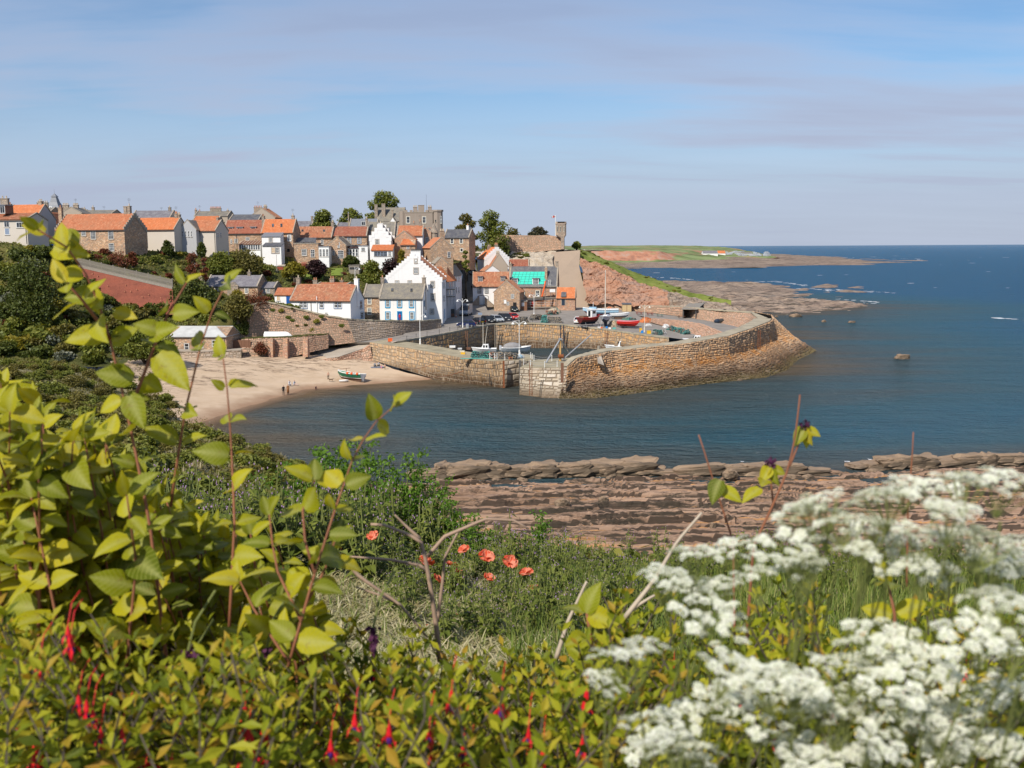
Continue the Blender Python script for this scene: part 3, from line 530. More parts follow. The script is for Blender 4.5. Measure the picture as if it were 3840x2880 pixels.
# quays, road and slip
ZQ=6.2
INN=[G(*p)for p in [(1490,1280,5.8),(1560,1268,5.9),(1630,1256,6.0),(1700,1243,6.1),(1779,1226,6.2),(1857,1214,6.2),(1993,1210,6.2),(2107,1216,5.8),(2190,1224,5.3),(2267,1233,5.0),(2404,1252,4.8),(2508,1265,4.7)]]
struct(loft('quay',[INN+[G(2580,1276,4.4),G(2660,1268,4.4)],[(-24,224,5.9),(-19,240,6.1),(-15,258,6.3),(-2,277,6.5),(14,276,6.2),(24,264,5.6),(33,250,5.0),(42,224,4.75)],[(-25,227,6.0),(-20,242,6.2),(-17,264,6.4),(-4,300,6.7),(14,304,6.7),(28,304,6.9),(37,288,6.2),(46,255,5.0),(49,226,4.7)]],90,[12,12],'tarmac'))
road=[[G(1380,1276,5.22),G(1490,1280,5.82)],[G(1300,1288,4.6),G(1420,1300,4.6)],[G(1236,1296,4.1),G(1361,1307,4.1)],[G(1140,1325,3.1),G(1270,1338,3.1)],[G(1063,1348,2.3),G(1165,1352,2.3)],[G(1040,1362,1.7),G(1140,1375,1.7)]]
struct(loft('slipway',road,8,3,'concrete',nd(.03,.5)))
struct(loft('street',[[(-18,262,ZQ),(-3.5,262,ZQ)],[(-16.5,285,6.9),(-7,288,7.0)],[(-16,305,9),(-9,305,9.2)],[(-16.5,325,11.5),(-11,325,11.6)],[(-17,350,15.5),(-12,350,15.5)],[(-22,385,20),(-14,385,20)]],6,3,'tarmac'))
# ---------------------------------------------------------------- stone faces
STONE_TODO=[]
def stone_face(t,top,bot,ch,sw,mat,prot=.10,gap=.035,part_n=300,back='mortar',v0=0.,v1=1.,long=False,seed=1,jit=.25):
 """courses of separate stones over the surface between two lines; the biggest in view are objects, the rest one mesh"""
 r=random.Random(seed);off=Vector(t.location);L=sum((Vector(b)-Vector(a)).length for a,b in zip(top,top[1:]));n=max(2,int(L/.5));T=resample(top,n);Bo=resample(bot,n)
 def S(u,v):
  u=min(max(u,0),1)*(n-1);i=min(int(u),n-2);w=u-i;return (Bo[i].lerp(Bo[i+1],w)).lerp(T[i].lerp(T[i+1],w),v)
 hm=sum((a-b).length for a,b in zip(T,Bo))/n*(v1-v0);nr=max(1,int(hm/ch));stones=[]
 seg=[0.]
 while seg[-1]<L:seg.append(seg[-1]+r.uniform(2.2,4.5)*max(1,sw))
 for s0,s1 in zip(seg,seg[1:]):
  nr=max(1,int(hm/ch*r.uniform(.8,1.25)));vs=[v0+(v1-v0)*(i+(r.uniform(-.28,.28)if 0<i<nr else 0))/nr for i in range(nr+1)]
  for k in range(nr):
   a,b=vs[k],vs[k+1];s=s0+r.uniform(-.3,.3)*sw
   while s<min(s1,L):
    w=sw*r.choice([.55,.8,1,1.3,1.7]);u0,u1=max(0,(s+gap*1.4)/L),min(1,(min(s+w,s1+sw*.4)-gap*1.4)/L);s+=w
    if u1-u0<.15/L:continue
    g=gap/max(.2,hm)*(v1-v0);ja,jb=[r.uniform(0,jit)*(b-a)*.5 for _ in (0,1)]
    wv=lambda kk,uu:0 if kk in (0,nr)else noise.noise((uu*L*.35,kk*3.7,seed))*.55*(b-a)
    c=[S(u0,a+g+ja+wv(k,u0)),S(u1,a+g+r.uniform(0,jit)*(b-a)*.5+wv(k,u1)),S(u1,b-g-jb+wv(k+1,u1)),S(u0,b-g-r.uniform(0,jit)*(b-a)*.5+wv(k+1,u0))]
    nrm=(c[1]-c[0]).cross(c[3]-c[0])
    if nrm.length<1e-6:continue
    nrm.normalize();m=(c[0]+c[1]+c[2]+c[3])/4
    if nrm.dot(CAM-m)<0 and not t.get('flip'):nrm=-nrm
    pr=prot*r.uniform(.35,1.25);q=[m+(p-m)*r.uniform(.72,.9)+nrm*pr*r.uniform(.8,1.15)for p in c]
    stones.append(((c[1]-c[0]).length*(c[2]-c[1]).length/(m-CAM).length_squared,[p-nrm*.04-off for p in c]+[p-off for p in q],r.random()))
 stones.sort(key=lambda x:-x[0]);FS=[(4,5,6,7),(0,1,5,4),(1,2,6,5),(2,3,7,6),(3,0,4,7)]
 for _,v,c in stones[:part_n]:
  b=B().add(v,FS,0,c);b.build('stone',mat,t)
 b=B()
 for _,v,c in stones[part_n:]:b.add(v,FS,0,c)
 if b.v:o=b.build('stonework',mat,t);o['kind']='stuff'
 nn=Vector((0,0,0));pts=[[S(i/(n-1),v0+(v1-v0)*j/4)for i in range(n)]for j in range(5)]
 bk=B();nc=n;bk.add([p-off for rr in pts for p in rr],[(i*nc+j,i*nc+j+1,(i+1)*nc+j+1,(i+1)*nc+j)for i in range(4)for j in range(nc-1)]);bk.build('mortar_bed',back,t)
def strip(t,name,a,b,mat,th=.25,n=120):
 """a flat course (coping, deck edge) between two lines"""
 off=Vector(t.location);jt=.10 if mat=='coping' else .05;A=[p+Vector((noise.noise(p*1.7),noise.noise(p*1.9),noise.noise(p*1.3)*1.2))*jt for p in resample(a,n)];Bq=[p+Vector((0,noise.noise(p*1.5),noise.noise(p*.9)))*jt for p in resample(b,n)];m=B()
 m.add([p-off for p in A]+[p-off for p in Bq]+[p-off-Vector((0,0,th))for p in A],[(i,i+1,n+i+1,n+i)for i in range(n-1)]+[(2*n+i,2*n+i+1,i+1,i)for i in range(n-1)]);return m.build(name,mat,t)
def wall_thing(name,label,p):return thing(name,label,'wall',p)
# west pier
WT=[G(1387,1283,5.6),G(1525,1304,5.3),G(1640,1324,5.0),G(1729,1341,4.8),G(1844,1354,4.8),G(1888,1353,4.8)]
WB=[G(1393,1350,2.2),G(1530,1390,1.0),G(1640,1424,0),G(1742,1437,-.1),G(1840,1450,-.1),G(1886,1457,-.1)]
wp=wall_thing('harbour_pier','weathered tan stone west pier running from the beach to the harbour mouth',WB[3]);wp['category']='pier'
stone_face(wp,WT[:5]+[WT[5]],WB,.66,.33,'pier_west',.12,seed=3)
WI=[p+Vector((3.2,6.5,0))for p in WT[:4]]+[G(1850,1322,4.8),G(1997,1330,4.8)]
struct(sheet('slip_apron',[D(1236,1296,208.5),D(1333,1284,210.3),D(1423,1270,216.5),D(1480,1260,221),D(1540,1250,226.5),D(1610,1242,232),INN[2]+Vector((0,0,-.05)),INN[1]+Vector((0,0,-.06)),INN[0]+Vector((0,0,-.08)),G(1380,1277,5.15),G(1300,1289,4.5),G(1240,1298,4.0)],'tarmac'))
strip(wp,'deck',[p+Vector((0,.1,.02))for p in WT],WI,'deck_stone',.4)
we=[G(1888,1353,4.8),G(1952,1349,4.8),G(1999,1347,4.8)];web=[G(1886,1457,-.1),G(1951,1447,-.1),G(1998,1440,-.1)]
stone_face(wp,we,web,.75,1.3,'pier_end',.08,part_n=60,seed=4);strip(wp,'deck',we,[G(1900,1326,4.78),G(1950,1328,4.78),G(1999,1330,4.78)],'deck_stone',.3)
# inner quay
IB=[Vector((p.x+(.4 if i<5 else -.3),p.y-1.4,-.2))for i,p in enumerate(INN)]
ip=wall_thing('quay_wall','curved inner quay wall of squared orange-brown stones behind the basin',IB[4])
stone_face(ip,[p-Vector((0,0,.3))for p in INN],IB,.74,.40,'pier_in',.12,seed=5);strip(ip,'coping',[p+Vector((0,-.25,.03))for p in INN],[p+Vector((0,.8,.03))for p in INN],'coping',.35)
# the stone bank of the slip
sb_t=[G(1155,1354,2.3),G(1270,1340,3.1),G(1361,1309,4.1),G(1387,1290,5.4)];sb_b=[G(1150,1368,1.9),G(1280,1362,1.9),G(1380,1358,1.9),G(1400,1356,1.9)]
sbk=wall_thing('slip_bank','sloping bank of rough brown stones along the slipway above the sand',sb_b[1]);stone_face(sbk,sb_t,sb_b,.5,.7,'sea_wall',.16,part_n=90,seed=6)
# east pier: rough upper wall and battered apron
ET=[G(2128,1374,4.95),G(2148,1356,5.6),G(2166,1341,6.1),G(2300,1314,6.5),G(2440,1300,6.8),G(2575,1287,7),G(2733,1259,7.5),G(2820,1231,7.8),G(2887,1205,8),G(2897,1194,8)]
EM=[G(2119,1420,3.2),G(2140,1412,3.3),G(2165,1402,3.5),G(2305,1376,3.7),G(2453,1352,3.9),G(2580,1345,3.9),G(2706,1334,3.8),G(2851,1308,3.8),G(2900,1280,4),G(2908,1268,4)]
_em=[(2119,1424),(2142,1416),(2168,1404),(2305,1382),(2445,1362),(2580,1350),(2728,1336),(2822,1316),(2890,1282),(2904,1268)];EM=[D(x,y,t_.y-1.3)for (x,y),t_ in zip(_em,ET)]
EB=[G(2090,1499,-.2),G(2140,1499,-.2),G(2240,1498,-.2),G(2372,1482,-.2),G(2500,1464,-.2),G(2622,1447,-.2),G(2873,1420,-.2),G(2955,1390,-.2),G(2992,1354,-.2)]
ep=wall_thing('harbour_pier','massive outer pier of rough rubble with orange lichen and a sloping apron',EB[3]);ep['category']='pier'
stone_face(ep,ET,EM,.42,.42,'pier_east',.22,seed=7);stone_face(ep,EM,EB,.52,.52,'pier_east',.26,part_n=0,seed=8,jit=.7)
strip(ep,'coping',[p+Vector((-.2,-.2,.04))for p in ET],[p+Vector((-1.0,1.2,.04))for p in ET[:3]]+[p+Vector((-2.2,2.6,.04))for p in ET[3:-2]]+[p+Vector((-4,1.0,.04))for p in ET[-2:]],'coping',.5)
# its back side so the wall has thickness
bkp=B();n_=len(ET);bi=[p+Vector((-1.0,1.2,.0))for p in ET[:3]]+[p+Vector((-2.2,2.6,.0))for p in ET[3:-2]]+[p+Vector((-4,1.0,0))for p in ET[-2:]];bkp.add([p-EB[3]for p in bi]+[Vector((p.x,p.y,3))-EB[3]for p in bi],[(i,i+1,n_+i+1,n_+i)for i in range(n_-1)]);bkp.build('inner_face','stone_red',ep)
# apron round the far corner
EC=[G(2897,1194,8),D(2890,1180,246),D(2815,1168,262)];ECm=[EM[-1],Vector((67,240,4)),Vector((68,262,4))];ECb=[G(2992,1354,-.2),Vector((73,238,-.2)),Vector((74,264,-.2))]
ep['flip']=1
stone_face(ep,EC,ECm,.5,.65,'pier_east',.2,part_n=0,seed=9);stone_face(ep,ECm,ECb,.7,.9,'pier_east',.26,part_n=0,seed=10)
# pier head by the mouth
hd_t=[G(1950,1378,4.8),G(2036,1380,4.8),G(2100,1379,4.8),G(2128,1376,4.85)];hd_b=[G(1948,1484,-.2),G(2036,1496,-.2),G(2095,1498,-.2),G(2120,1498,-.2)]
eh=wall_thing('pier_head','squared pale stone pier head at the harbour mouth below the derrick',hd_b[1]);eh['category']='pier'
stone_face(eh,hd_t,hd_b,.48,1.0,'pier_end',.10,seed=11);stone_face(eh,[G(1950,1378,4.8),G(2000,1349,4.8)],[G(1948,1484,-.2),G(1985,1440,-.2)],.5,.9,'pier_end',.1,part_n=20,seed=12)
strip(eh,'deck',[p+Vector((0,.05,.03))for p in hd_t],[G(2001,1349,4.83),G(2060,1346,4.83),G(2145,1341,4.83),G(2200,1338,4.83)],'deck_stone',.4)
SW_b=[D(2232,1156,300),D(2392,1168,290),D(2500,1180,277),D(2605,1195,261),D(2742,1222,236)]
SW_t=[D(2232,1132,301),D(2392,1146,291),D(2500,1148,278),D(2605,1154,262),D(2720,1164,256),D(2815,1170,250),D(2850,1196,240)]
sw=wall_thing('sea_wall','reddish stone sea wall behind the picnic tables under the cliff',SW_b[1]);stone_face(sw,SW_t[:4],SW_b[:4],.45,.7,'sea_wall',.07,seed=13,part_n=120)
stone_face(sw,[D(2605,1154,262),D(2715,1168,257),D(2815,1176,249),D(2848,1200,238)],[D(2605,1195,261),D(2700,1212,254),D(2790,1232,240),D(2830,1236,230)],.45,.6,'sea_wall',.08,part_n=80,seed=14)
strip(sw,'coping',[p+Vector((0,-.15,.05))for p in SW_t[:6]]+[D(2848,1198,237)],[p+Vector((.6,1.4,.05))for p in SW_t[:6]]+[D(2880,1192,238)],'coping',.3)
RB_t=[D(2440,1193,262),D(2540,1200,252),D(2630,1213,240),D(2728,1252,215)];RB_b=[D(2440,1208,258),D(2530,1236,243),D(2600,1262,228),D(2640,1274,216)]
rb=wall_thing('rubble_bank','sloping rubble bank between the boat yard and the upper quay road',RB_b[1]);stone_face(rb,RB_t,RB_b,.5,.65,'sea_wall',.14,seed=15,part_n=120)
upq=[D(2440,1193,262.2),D(2540,1200,252.2),D(2630,1213,240.2),D(2728,1252,215.2),D(2800,1240,222),D(2830,1232,231),D(2790,1230,241),D(2700,1210,255),D(2605,1193.5,262),D(2500,1180,278),D(2392,1168,291),D(2380,1180,281)]
struct(sheet('upper_quay_road',upq,'tarmac'))
struct(loft('village_ground',[[(-3.5,288,6.15),(12,302,6.15),(30,304,6.15)],[(-9.3,308,9.2),(5,309,10),(30,308,10)],[(-11.5,328,12),(-2,321,15),(22,320,17)],[(-12,352,15.8),(-4,345,21),(20,335,22)],[(-14,388,20.2),(0,380,22.5),(20,380,23.2)]],20,4,'hill_green',nd(.3,.2)))
# ---------------------------------------------------------------- houses
Z1=(0,680,.3617);Z2=(700,680,.27125);Z3=(1200,680,.27125);Z4=(1700,780,.27125);Z5=(2200,880,.3617);Y1=(500,1000,.27125);Y2=(1000,980,.27125);Y3=(1200,1150,.27125);Y4=(1700,1080,.27125);Y5=(2100,1100,.31645)
def zp(z,x,y):return (z[0]+x*z[2],z[1]+y*z[2])
PIT=random.Random(5)
def slope(b,e0,e1,r0,r1,kind):
 """roof slope between eave line e0-e1 and ridge line r0-r1; pantiles are rolled and stepped in courses"""
 e0,e1,r0,r1=map(Vector,(e0,e1,r0,r1));n=(e1-e0).cross(r0-e0).normalized()
 if n.z<0:n=-n
 b.add([e0,e1,r1,r0,e0+n*.10,e1+n*.10,r1+n*.10,r0+n*.10],[(0,1,2,3),(4,7,6,5),(0,4,5,1),(1,5,6,2),(2,6,7,3),(3,7,4,0)])
 if not kind.startswith('pan'):return
 Lx=(e1-e0).length;Ls=(r0-e0).length;nc=max(2,int(Lx/.34));nr=max(2,int(Ls/.42));prof=[(0,.02),(.3,.085),(.6,.09),(.85,.03)];o=len(b.v);W_=nc*4+1
 for i in range(nr):
  for e,lift in ((0,.045),(1,.0)):
   t=(i+e)/nr
   for j in range(W_):
    k=j//4;u,h=prof[j%4];s=min(1,(k+u)/nc);p=e0.lerp(e1,s).lerp(r0.lerp(r1,s),t)+n*(.11+h+lift);b.v.append(tuple(p));PIT.seed(k*131+i*17+nc);b.c.append(PIT.random())
 for i in range(nr*2-1):
  for j in range(W_-1):a=o+i*W_+j;b.f.append((a,a+1,a+W_+1,a+W_));b.m.append(0)
HOUSES=[]
class Hs:
 def __init__(s,z,name,label,xl,xr,yg,ye,yr,Y,a=0.,Bd=7.,wall='stone_warm',roof='pan_orange',ridge='x',over=.22,skirt=5.,cat='house',steps=False,skew='stone_trim',hip=0.,par=None):
  s.z=z;pr=zp(z,xr,yg);c=D(*pr,Y);ex=Vector((math.cos(a),-math.sin(a),0));ey=Vector((math.sin(a),math.cos(a),0))
  r=ray(*zp(z,xl,yg));k=r.x/r.y;s.L=(c.x-k*c.y)/(ex.x-k*ex.y);o=c-ex*s.L;s.B=Bd
  s.t=thing(name,label,cat,o,-a);s.M=Matrix.Translation(o)@Matrix.Rotation(-a,4,'Z');s.inv=s.M.inverted();s.a=a;s.Y=Y
  s.he=D(*zp(z,xr,ye),Y).z-c.z;s.wall=wall;s.roofm=roof;s.ridge=ridge;L=s.L
  if ridge in ('y','flat'):s.hr=D(*zp(z,(xl+xr)/2,yr),Y).z-c.z
  elif ridge=='lean':s.hr=D(*zp(z,xr,yr),Y+Bd*math.cos(a)).z-c.z
  else:s.hr=D(*zp(z,xr,yr),Y+Bd/2*math.cos(a)).z-c.z
  he,hr=s.he,s.hr;b=B();rb_=B();s.sks=[]
  if ridge=='x':
   b.prism([(0,-skirt),(Bd,-skirt),(Bd,he),(Bd/2,hr-.02),(0,he)],'x',0,L);k=(hr-he)/(Bd/2);ov=over;ho=.05
   if hip:
    slope(rb_,(-ho,-ov,he-ov*k),(L+ho,-ov,he-ov*k),(hip*.3,Bd/2,hr),(L-hip,Bd/2,hr),roof);slope(rb_,(L+ho,-ov,he-ov*k),(L+ho,Bd+ov,he-ov*k),(L-hip,Bd/2,hr),(L-hip,Bd/2+.01,hr),'slate')
   else:slope(rb_,(-ho,-ov,he-ov*k),(L+ho,-ov,he-ov*k),(-ho,Bd/2,hr),(L+ho,Bd/2,hr),roof)
   slope(rb_,(-ho,Bd+ov,he-ov*k),(L+ho,Bd+ov,he-ov*k),(-ho,Bd/2,hr),(L+ho,Bd/2,hr),'slate')
   if skew and not hip:
    for x0,x1 in ((-.12,.22),(L-.22,L+.12)):
     sk=s.nsk()
     for y0,y1 in ((-.15,Bd/2),(Bd+.15,Bd/2)):
      if steps:s.steps(sk,'x',x0,x1,y0,y1,he,hr)
      else:sk.prism([(y0,he-.15*k+.0),(y1,hr+.0),(y1,hr+.30),(y0,he+.30-.15*k)],'x',x0,x1)
  elif ridge=='y':
   b.prism([(0,-skirt),(L,-skirt),(L,he),(L/2,hr-.02),(0,he)],'y',0,Bd);k=(hr-he)/(L/2);ov=over;i0=.35 if steps else -.02
   slope(rb_,(-ov,i0,he-ov*k),(-ov,Bd,he-ov*k),(L/2,i0,hr),(L/2,Bd,hr),roof);slope(rb_,(L+ov,i0,he-ov*k),(L+ov,Bd,he-ov*k),(L/2,i0,hr),(L/2,Bd,hr),roof)
   if skew or steps:
    for y0,y1 in ((-.05,.3),(Bd-.3,Bd+.05)):
     sk=s.nsk()
     for x0,x1 in ((-.15,L/2),(L+.15,L/2)):
      if steps:s.steps(sk,'y',y0,y1,x0,x1,he,hr)
      else:sk.prism([(x0,he-.15*k),(x1,hr),(x1,hr+.28),(x0,he+.28-.15*k)],'y',y0,y1)
  elif ridge=='lean':
   b.prism([(0,-skirt),(Bd,-skirt),(Bd,hr),(0,he)],'x',0,L);k=(hr-he)/Bd;slope(rb_,(-.15,-over,he-over*k),(L+.15,-over,he-over*k),(-.15,Bd,hr),(L+.15,Bd,hr),roof)
  else:
   b.box((0,0,-skirt),(L,Bd,he));rb_.box((-.12,-.12,he),(L+.12,Bd+.12,he+.22))
  s.w=b.build('wall',wall,s.t);s.rf=rb_.build('roof',roof,s.t)
  for sk in s.sks:sk.build('crow_steps' if steps else 'skew',(wall if steps and wall.startswith('harl')else 'stone_trim'),s.t)
  HOUSES.append(s)
  if ridge=='x' and Y<320 and L>4:
   g=B();z_=he-over*(hr-he)/(Bd/2)-.02;g.box((-.1,-over-.12,z_-.10),(L+.1,-over+.02,z_));g.build('gutter','dark_trim',s.t);g=B();x=L*PIT.choice([.03,.97,.35,.68]);g.cyl((x,-.09,-1),(x,-.09,z_-.1),.06,None,5);g.cyl((x,-.09,z_-.15),(x,-over-.04,z_-.05),.06,None,5);g.build('downpipe','dark_trim',s.t)
 def nsk(s):s.sks.append(B());return s.sks[-1]
 def steps(s,m,ax,t0,t1,a0,a1,he,hr):
  n=max(3,int(abs(a1-a0)/.62));
  for i in range(n):
   p,q=a0+(a1-a0)*i/n,a0+(a1-a0)*(i+1)/n;z=he+(hr-he)*(i+1)/n;lo,hi=min(p,q),max(p,q);z0=z-(hr-he)/n-.5
   m.box((t0,lo,z0),(t1,hi,z+.12))if ax=='x' else m.box((lo,t0,z0),(hi,t1,z+.12))
 def hit(s,x,y,ax=1,val=0.):
  o=s.inv@CAM;d=s.inv.to_3x3()@ray(*zp(s.z,x,y));t=(val-o[ax])/d[ax];return o+d*t
 def rect(s,x,y,w,h,ax,val):
  u=0 if ax==1 else 1;l=s.hit(x-w/2,y,ax,val)[u];r=s.hit(x+w/2,y,ax,val)[u];t=s.hit(x,y-h/2,ax,val).z;bt=s.hit(x,y+h/2,ax,val).z;return min(l,r),max(l,r),bt,t
 def win(s,x,y,w,h,nx=3,ny=4,face='f',val=None,trim=None,par=None,frame='white_paint',fr=.075,name='window',glass='glass',bar=.042):
  ax,v,sg={'f':(1,0.,-1),'r':(0,s.L,1),'l':(0,0.,-1)}[face];v=v if val is None else val;x0,x1,z0,z1=s.rect(x,y,w,h,ax,v)
  def bx(b,a0,a1,c0,c1,d0,d1):b.box((a0,v+sg*d1 if sg<0 else v+d0,c0),(a1,v+sg*d0 if sg<0 else v+d1,c1))if ax==1 else b.box((v+d0,a0,c0)if sg>0 else (v-d1,a0,c0),(v+d1,a1,c1)if sg>0 else (v-d0,a1,c1))
  b=B();bx(b,x0,x0+fr,z0,z1,.0,.05);bx(b,x1-fr,x1,z0,z1,.0,.05);bx(b,x0+fr,x1-fr,z0,z0+fr,.0,.05);bx(b,x0+fr,x1-fr,z1-fr,z1,.0,.05)
  for i in range(1,nx):c=x0+fr+(x1-x0-2*fr)*i/nx;bx(b,c-bar/2,c+bar/2,z0+fr,z1-fr,.0,.04)
  for i in range(1,ny):c=z0+fr+(z1-z0-2*fr)*i/ny;t_=bar*(1.6 if ny%2==0 and i==ny//2 else 1);bx(b,x0+fr,x1-fr,c-t_/2,c+t_/2,.0,.045)
  o=b.build(name,frame,par or s.t);p=B();bx(p,x0+.02,x1-.02,z0+.02,z1-.02,-.02,.018);p.build('pane',glass,o)
  if trim:
   m=B();e=.2 if trim=='blue_trim' else .14;bx(m,x0-e,x0,z0-e,z1+e,-.01,.07);bx(m,x1,x1+e,z0-e,z1+e,-.01,.07);bx(m,x0,x1,z1,z1+e,-.01,.07);bx(m,x0-.06,x1+.06,z0-e-.04,z0,-.01,.12);m.build('surround',trim,o)
  else:m=B();bx(m,x0-.08,x1+.08,z0-.10,z0,-.01,.13);m.build('sill','stone_trim',o)
  return o
 def door(s,x,y,w,h,mat='blue_door',trim=None,face='f',name='door',val=None):
  ax,v,sg={'f':(1,0.,-1),'r':(0,s.L,1)}[face];v=v if val is None else val;x0,x1,z0,z1=s.rect(x,y,w,h,ax,v);b=B()
  def bx(b,a0,a1,c0,c1,d0,d1):b.box((a0,v-d1,c0),(a1,v-d0,c1))if ax==1 else b.box((v+d0,a0,c0),(v+d1,a1,c1))
  bx(b,x0,x1,z0,z1,-.01,.035);n=2
  for i in range(n):
   for j in range(2):bx(b,x0+(x1-x0)*(.12+.42*i),x0+(x1-x0)*(.46+.42*i),z0+(z1-z0)*(.1+.45*j),z0+(z1-z0)*(.48+.42*j),.035,.05)
  o=b.build(name,mat,s.t);k=B();kx=x1-(x1-x0)*.12;kz=z0+(z1-z0)*.47
  (k.ball((kx,v-.07,kz),.05,6,4)if ax==1 else k.ball((v+.07,kx,kz),.05,6,4));k.build('handle','iron',o)
  if trim:m=B();e=.2;bx(m,x0-e,x0,z0,z1+e,-.01,.08);bx(m,x1,x1+e,z0,z1+e,-.01,.08);bx(m,x0,x1,z1,z1+e,-.01,.08);m.build('surround',trim,o)
  return o
 def chim(s,x,yt,w,pots=2,yl=None,mat='stone_grey',pot='pot_buff',dep=.7,ph=None,low=None):
  yl=s.B/2 if yl is None else yl;c=s.hit(x,yt,1,yl);wm=w*s.z[2]*mpp(s.Y);ph=ph or .55;zt=c.z-(ph if pots else 0);z0=(s.he if low is None else low);b=B();b.box((c.x-wm/2,yl-dep/2,z0),(c.x+wm/2,yl+dep/2,zt-.16));b.box((c.x-wm/2-.08,yl-dep/2-.08,zt-.16),(c.x+wm/2+.08,yl+dep/2+.08,zt));o=b.build('chimney',mat,s.t)
  if pots and PIT.random()<.3:q=B();q.cyl((c.x,yl,zt),(c.x,yl,zt+1.9),.022,None,4);[q.box((c.x-.45,yl-.02,zt+1.3+k*.2),(c.x+.45,yl+.02,zt+1.33+k*.2))for k in range(3)];q.build('aerial','iron',o)
  for i in range(pots):
   q=B();px_=c.x-wm/2+wm*(i+.5)/pots;q.lathe([(.16,0),(.13,ph*.7),(.16,ph*.75),(.15,ph),(.10,ph)],7,0,.5,(px_,yl,zt));q.build('chimney_pot',pot,o)
 def roofpt(s,x,y):
  """pixel to a point on the front roof slope (ridge x)"""
  o=s.inv@CAM;d=s.inv.to_3x3()@ray(*zp(s.z,x,y));k=(s.hr-s.he)/(s.B/2);t=(k*o.y+s.he-o.z)/(d.z-k*d.y);return o+d*t
 def light(s,x,y,w,h):
  a,b_,c,d=[s.roofpt(x+i*w/2,y+j*h/2)for i,j in ((-1,1),(1,1),(1,-1),(-1,-1))];n=Vector((0,-(s.hr-s.he),s.B/2)).normalized();m=B();m.add([p+n*.12 for p in (a,b_,c,d)]+[p+n*.26 for p in (a,b_,c,d)],[(4,5,6,7),(0,1,5,4),(1,2,6,5),(2,3,7,6),(3,0,4,7)]);o=m.build('rooflight','dark_trim',s.t)
  ce=(a+b_+c+d)/4;q=B();q.add([ce+(p-ce)*.78+n*.27 for p in (a,b_,c,d)],[(0,1,2,3)]);q.build('pane','glass',o)
 def dormer(s,x,y,w,h,nx=1,ny=2,cheek='dark_trim',top='lead',yv=None,frame='white_paint',gab=0):
  yv=s.B*.14 if yv is None else yv;x0,x1,z0,z1=s.rect(x,y,w,h,1,yv);b=B();e=.12;b.box((x0-e,yv+.02,z0-.1),(x1+e,s.B/2,z1+.08));o=b.build('dormer',cheek,s.t);q=B()
  q.prism([(x0-.3,z1+.06),(x1+.3,z1+.06),(x1+.3,z1+.22),(x0-.3,z1+.22)],'y',yv-.2,s.B/2);q.build('dormer_roof',top,o)
  s.win(x,y,w,h,nx,ny,'f',yv,par=o,frame=frame)
H=Hs
# --- left skyline
h=H(Z1,'bungalow','cream bungalow with brown tiled roof and dark dormer at the left edge',-150,290,600,398,335,222,.12,8,'harl_beige','pan_old');h.win(70,445,55,62,2,1);h.win(225,452,110,58,4,1);h.win(75,520,50,70,1,1,glass='greyblue_trim');h.dormer(25,292,52,80,2,1,'wood_brown');h.chim(45,150,85,2,low=2)
h=H(Z1,'house','cream house with bright orange roof and shade-coloured gable beside the bungalow',60,388,620,392,243,252,.28,7,'harl_grey','pan_bright');h.chim(420,183,40,2);h.win(330,470,40,60,2,2)  # grey wall colour stands in for shade on the gable
h=H(Z1,'house','large stone house with mottled orange roof and black crow-stepped end gable',590,1300,730,498,336,245,.3,8.5,'stone_warm','pan_orange',steps=True)
for q in ((967,557,50,85),(1150,557,50,85),(1157,683,50,78),(868,535,45,60)):h.win(*q,3,4,trim='sand_trim')
h.chim(625,248,42,1,mat='stone_warm',pot='pot_clay');h.chim(1338,232,34,1);h.chim(1303,258,36,0)
h=H(Z1,'house','plain beige house with bright orange roof next to the black gable',1380,1812,650,497,379,260,.25,6.5,'harl_beige','pan_bright');h.win(1500,547,36,62,3,4,trim='cream_paint');h.chim(1826,312,30,2,pot='pot_clay');h.chim(1856,322,24,2)
h=H(Z1,'outbuilding','grey gabled back wing between the two beige orange-roofed houses',1868,2042,700,500,402,263,.1,8,'harl_grey','slate_grey','y');[h.win(x,545,16,62,1,2)for x in (1832+60,1925,1955,1985)]
h=H(Z2,'house','beige house with streaked orange roof and tall plain wall above the shrubs',0,410,970,682,541,264,.25,6.5,'harl_beige','pan_orange');h.chim(428,470,26,1,pot='pot_clay');h.win(432,735,14,60,1,2,'r');h.win(470,735,14,60,1,2,'r')
h=H(Z2,'house','stone house with dark red roof and three white dormers',515,1040,960,716,537,282,.1,7,'stone_warm','pan_red');h.dormer(608,675,62,68,1,2);h.dormer(735,675,75,72,2,2);h.dormer(922,672,66,72,1,2);h.win(683,825,42,55,3,3,trim='sand_trim');h.win(843,795,50,40,3,2,trim='sand_trim');h.win(617,830,24,60,2,3);h.chim(505,560,26,0)
c=H(Z2,'conservatory','long white glazed conservatory under the three-dormer house',725,1020,950,872,822,274,.05,4,'white_paint','wood_brown','lean',cat='conservatory');[c.win(742+i*32,912,30,70,1,1)for i in range(9)]
rbq=B()
for i in range(8):x=c.L*i/7;rbq.box((x-.05,-.1,c.he+.1),(x+.05,0,c.he+.2));rbq.add([(x-.05,-.2,c.he+.13),(x+.05,-.2,c.he+.13),(x+.05,4,c.hr+.22),(x-.05,4,c.hr+.22)],[(0,1,2,3)])
rbq.build('glazing_bars','cream_paint',c.t)
h=H(Z2,'house','stone house with brightest orange roof and two skylights',1045,1478,1010,708,526,277,.08,7,'stone_warm','pan_bright');h.light(1195,617,28,46);h.light(1312,617,28,46);h.chim(1057,450,36,1,pot='pot_clay',low=2);h.chim(1468,445,38,1,low=2);h.win(1420,782,42,78,2,4,trim='white_paint');h.win(1330,942,34,68,3,4);h.door(1408,955,36,44,'black')
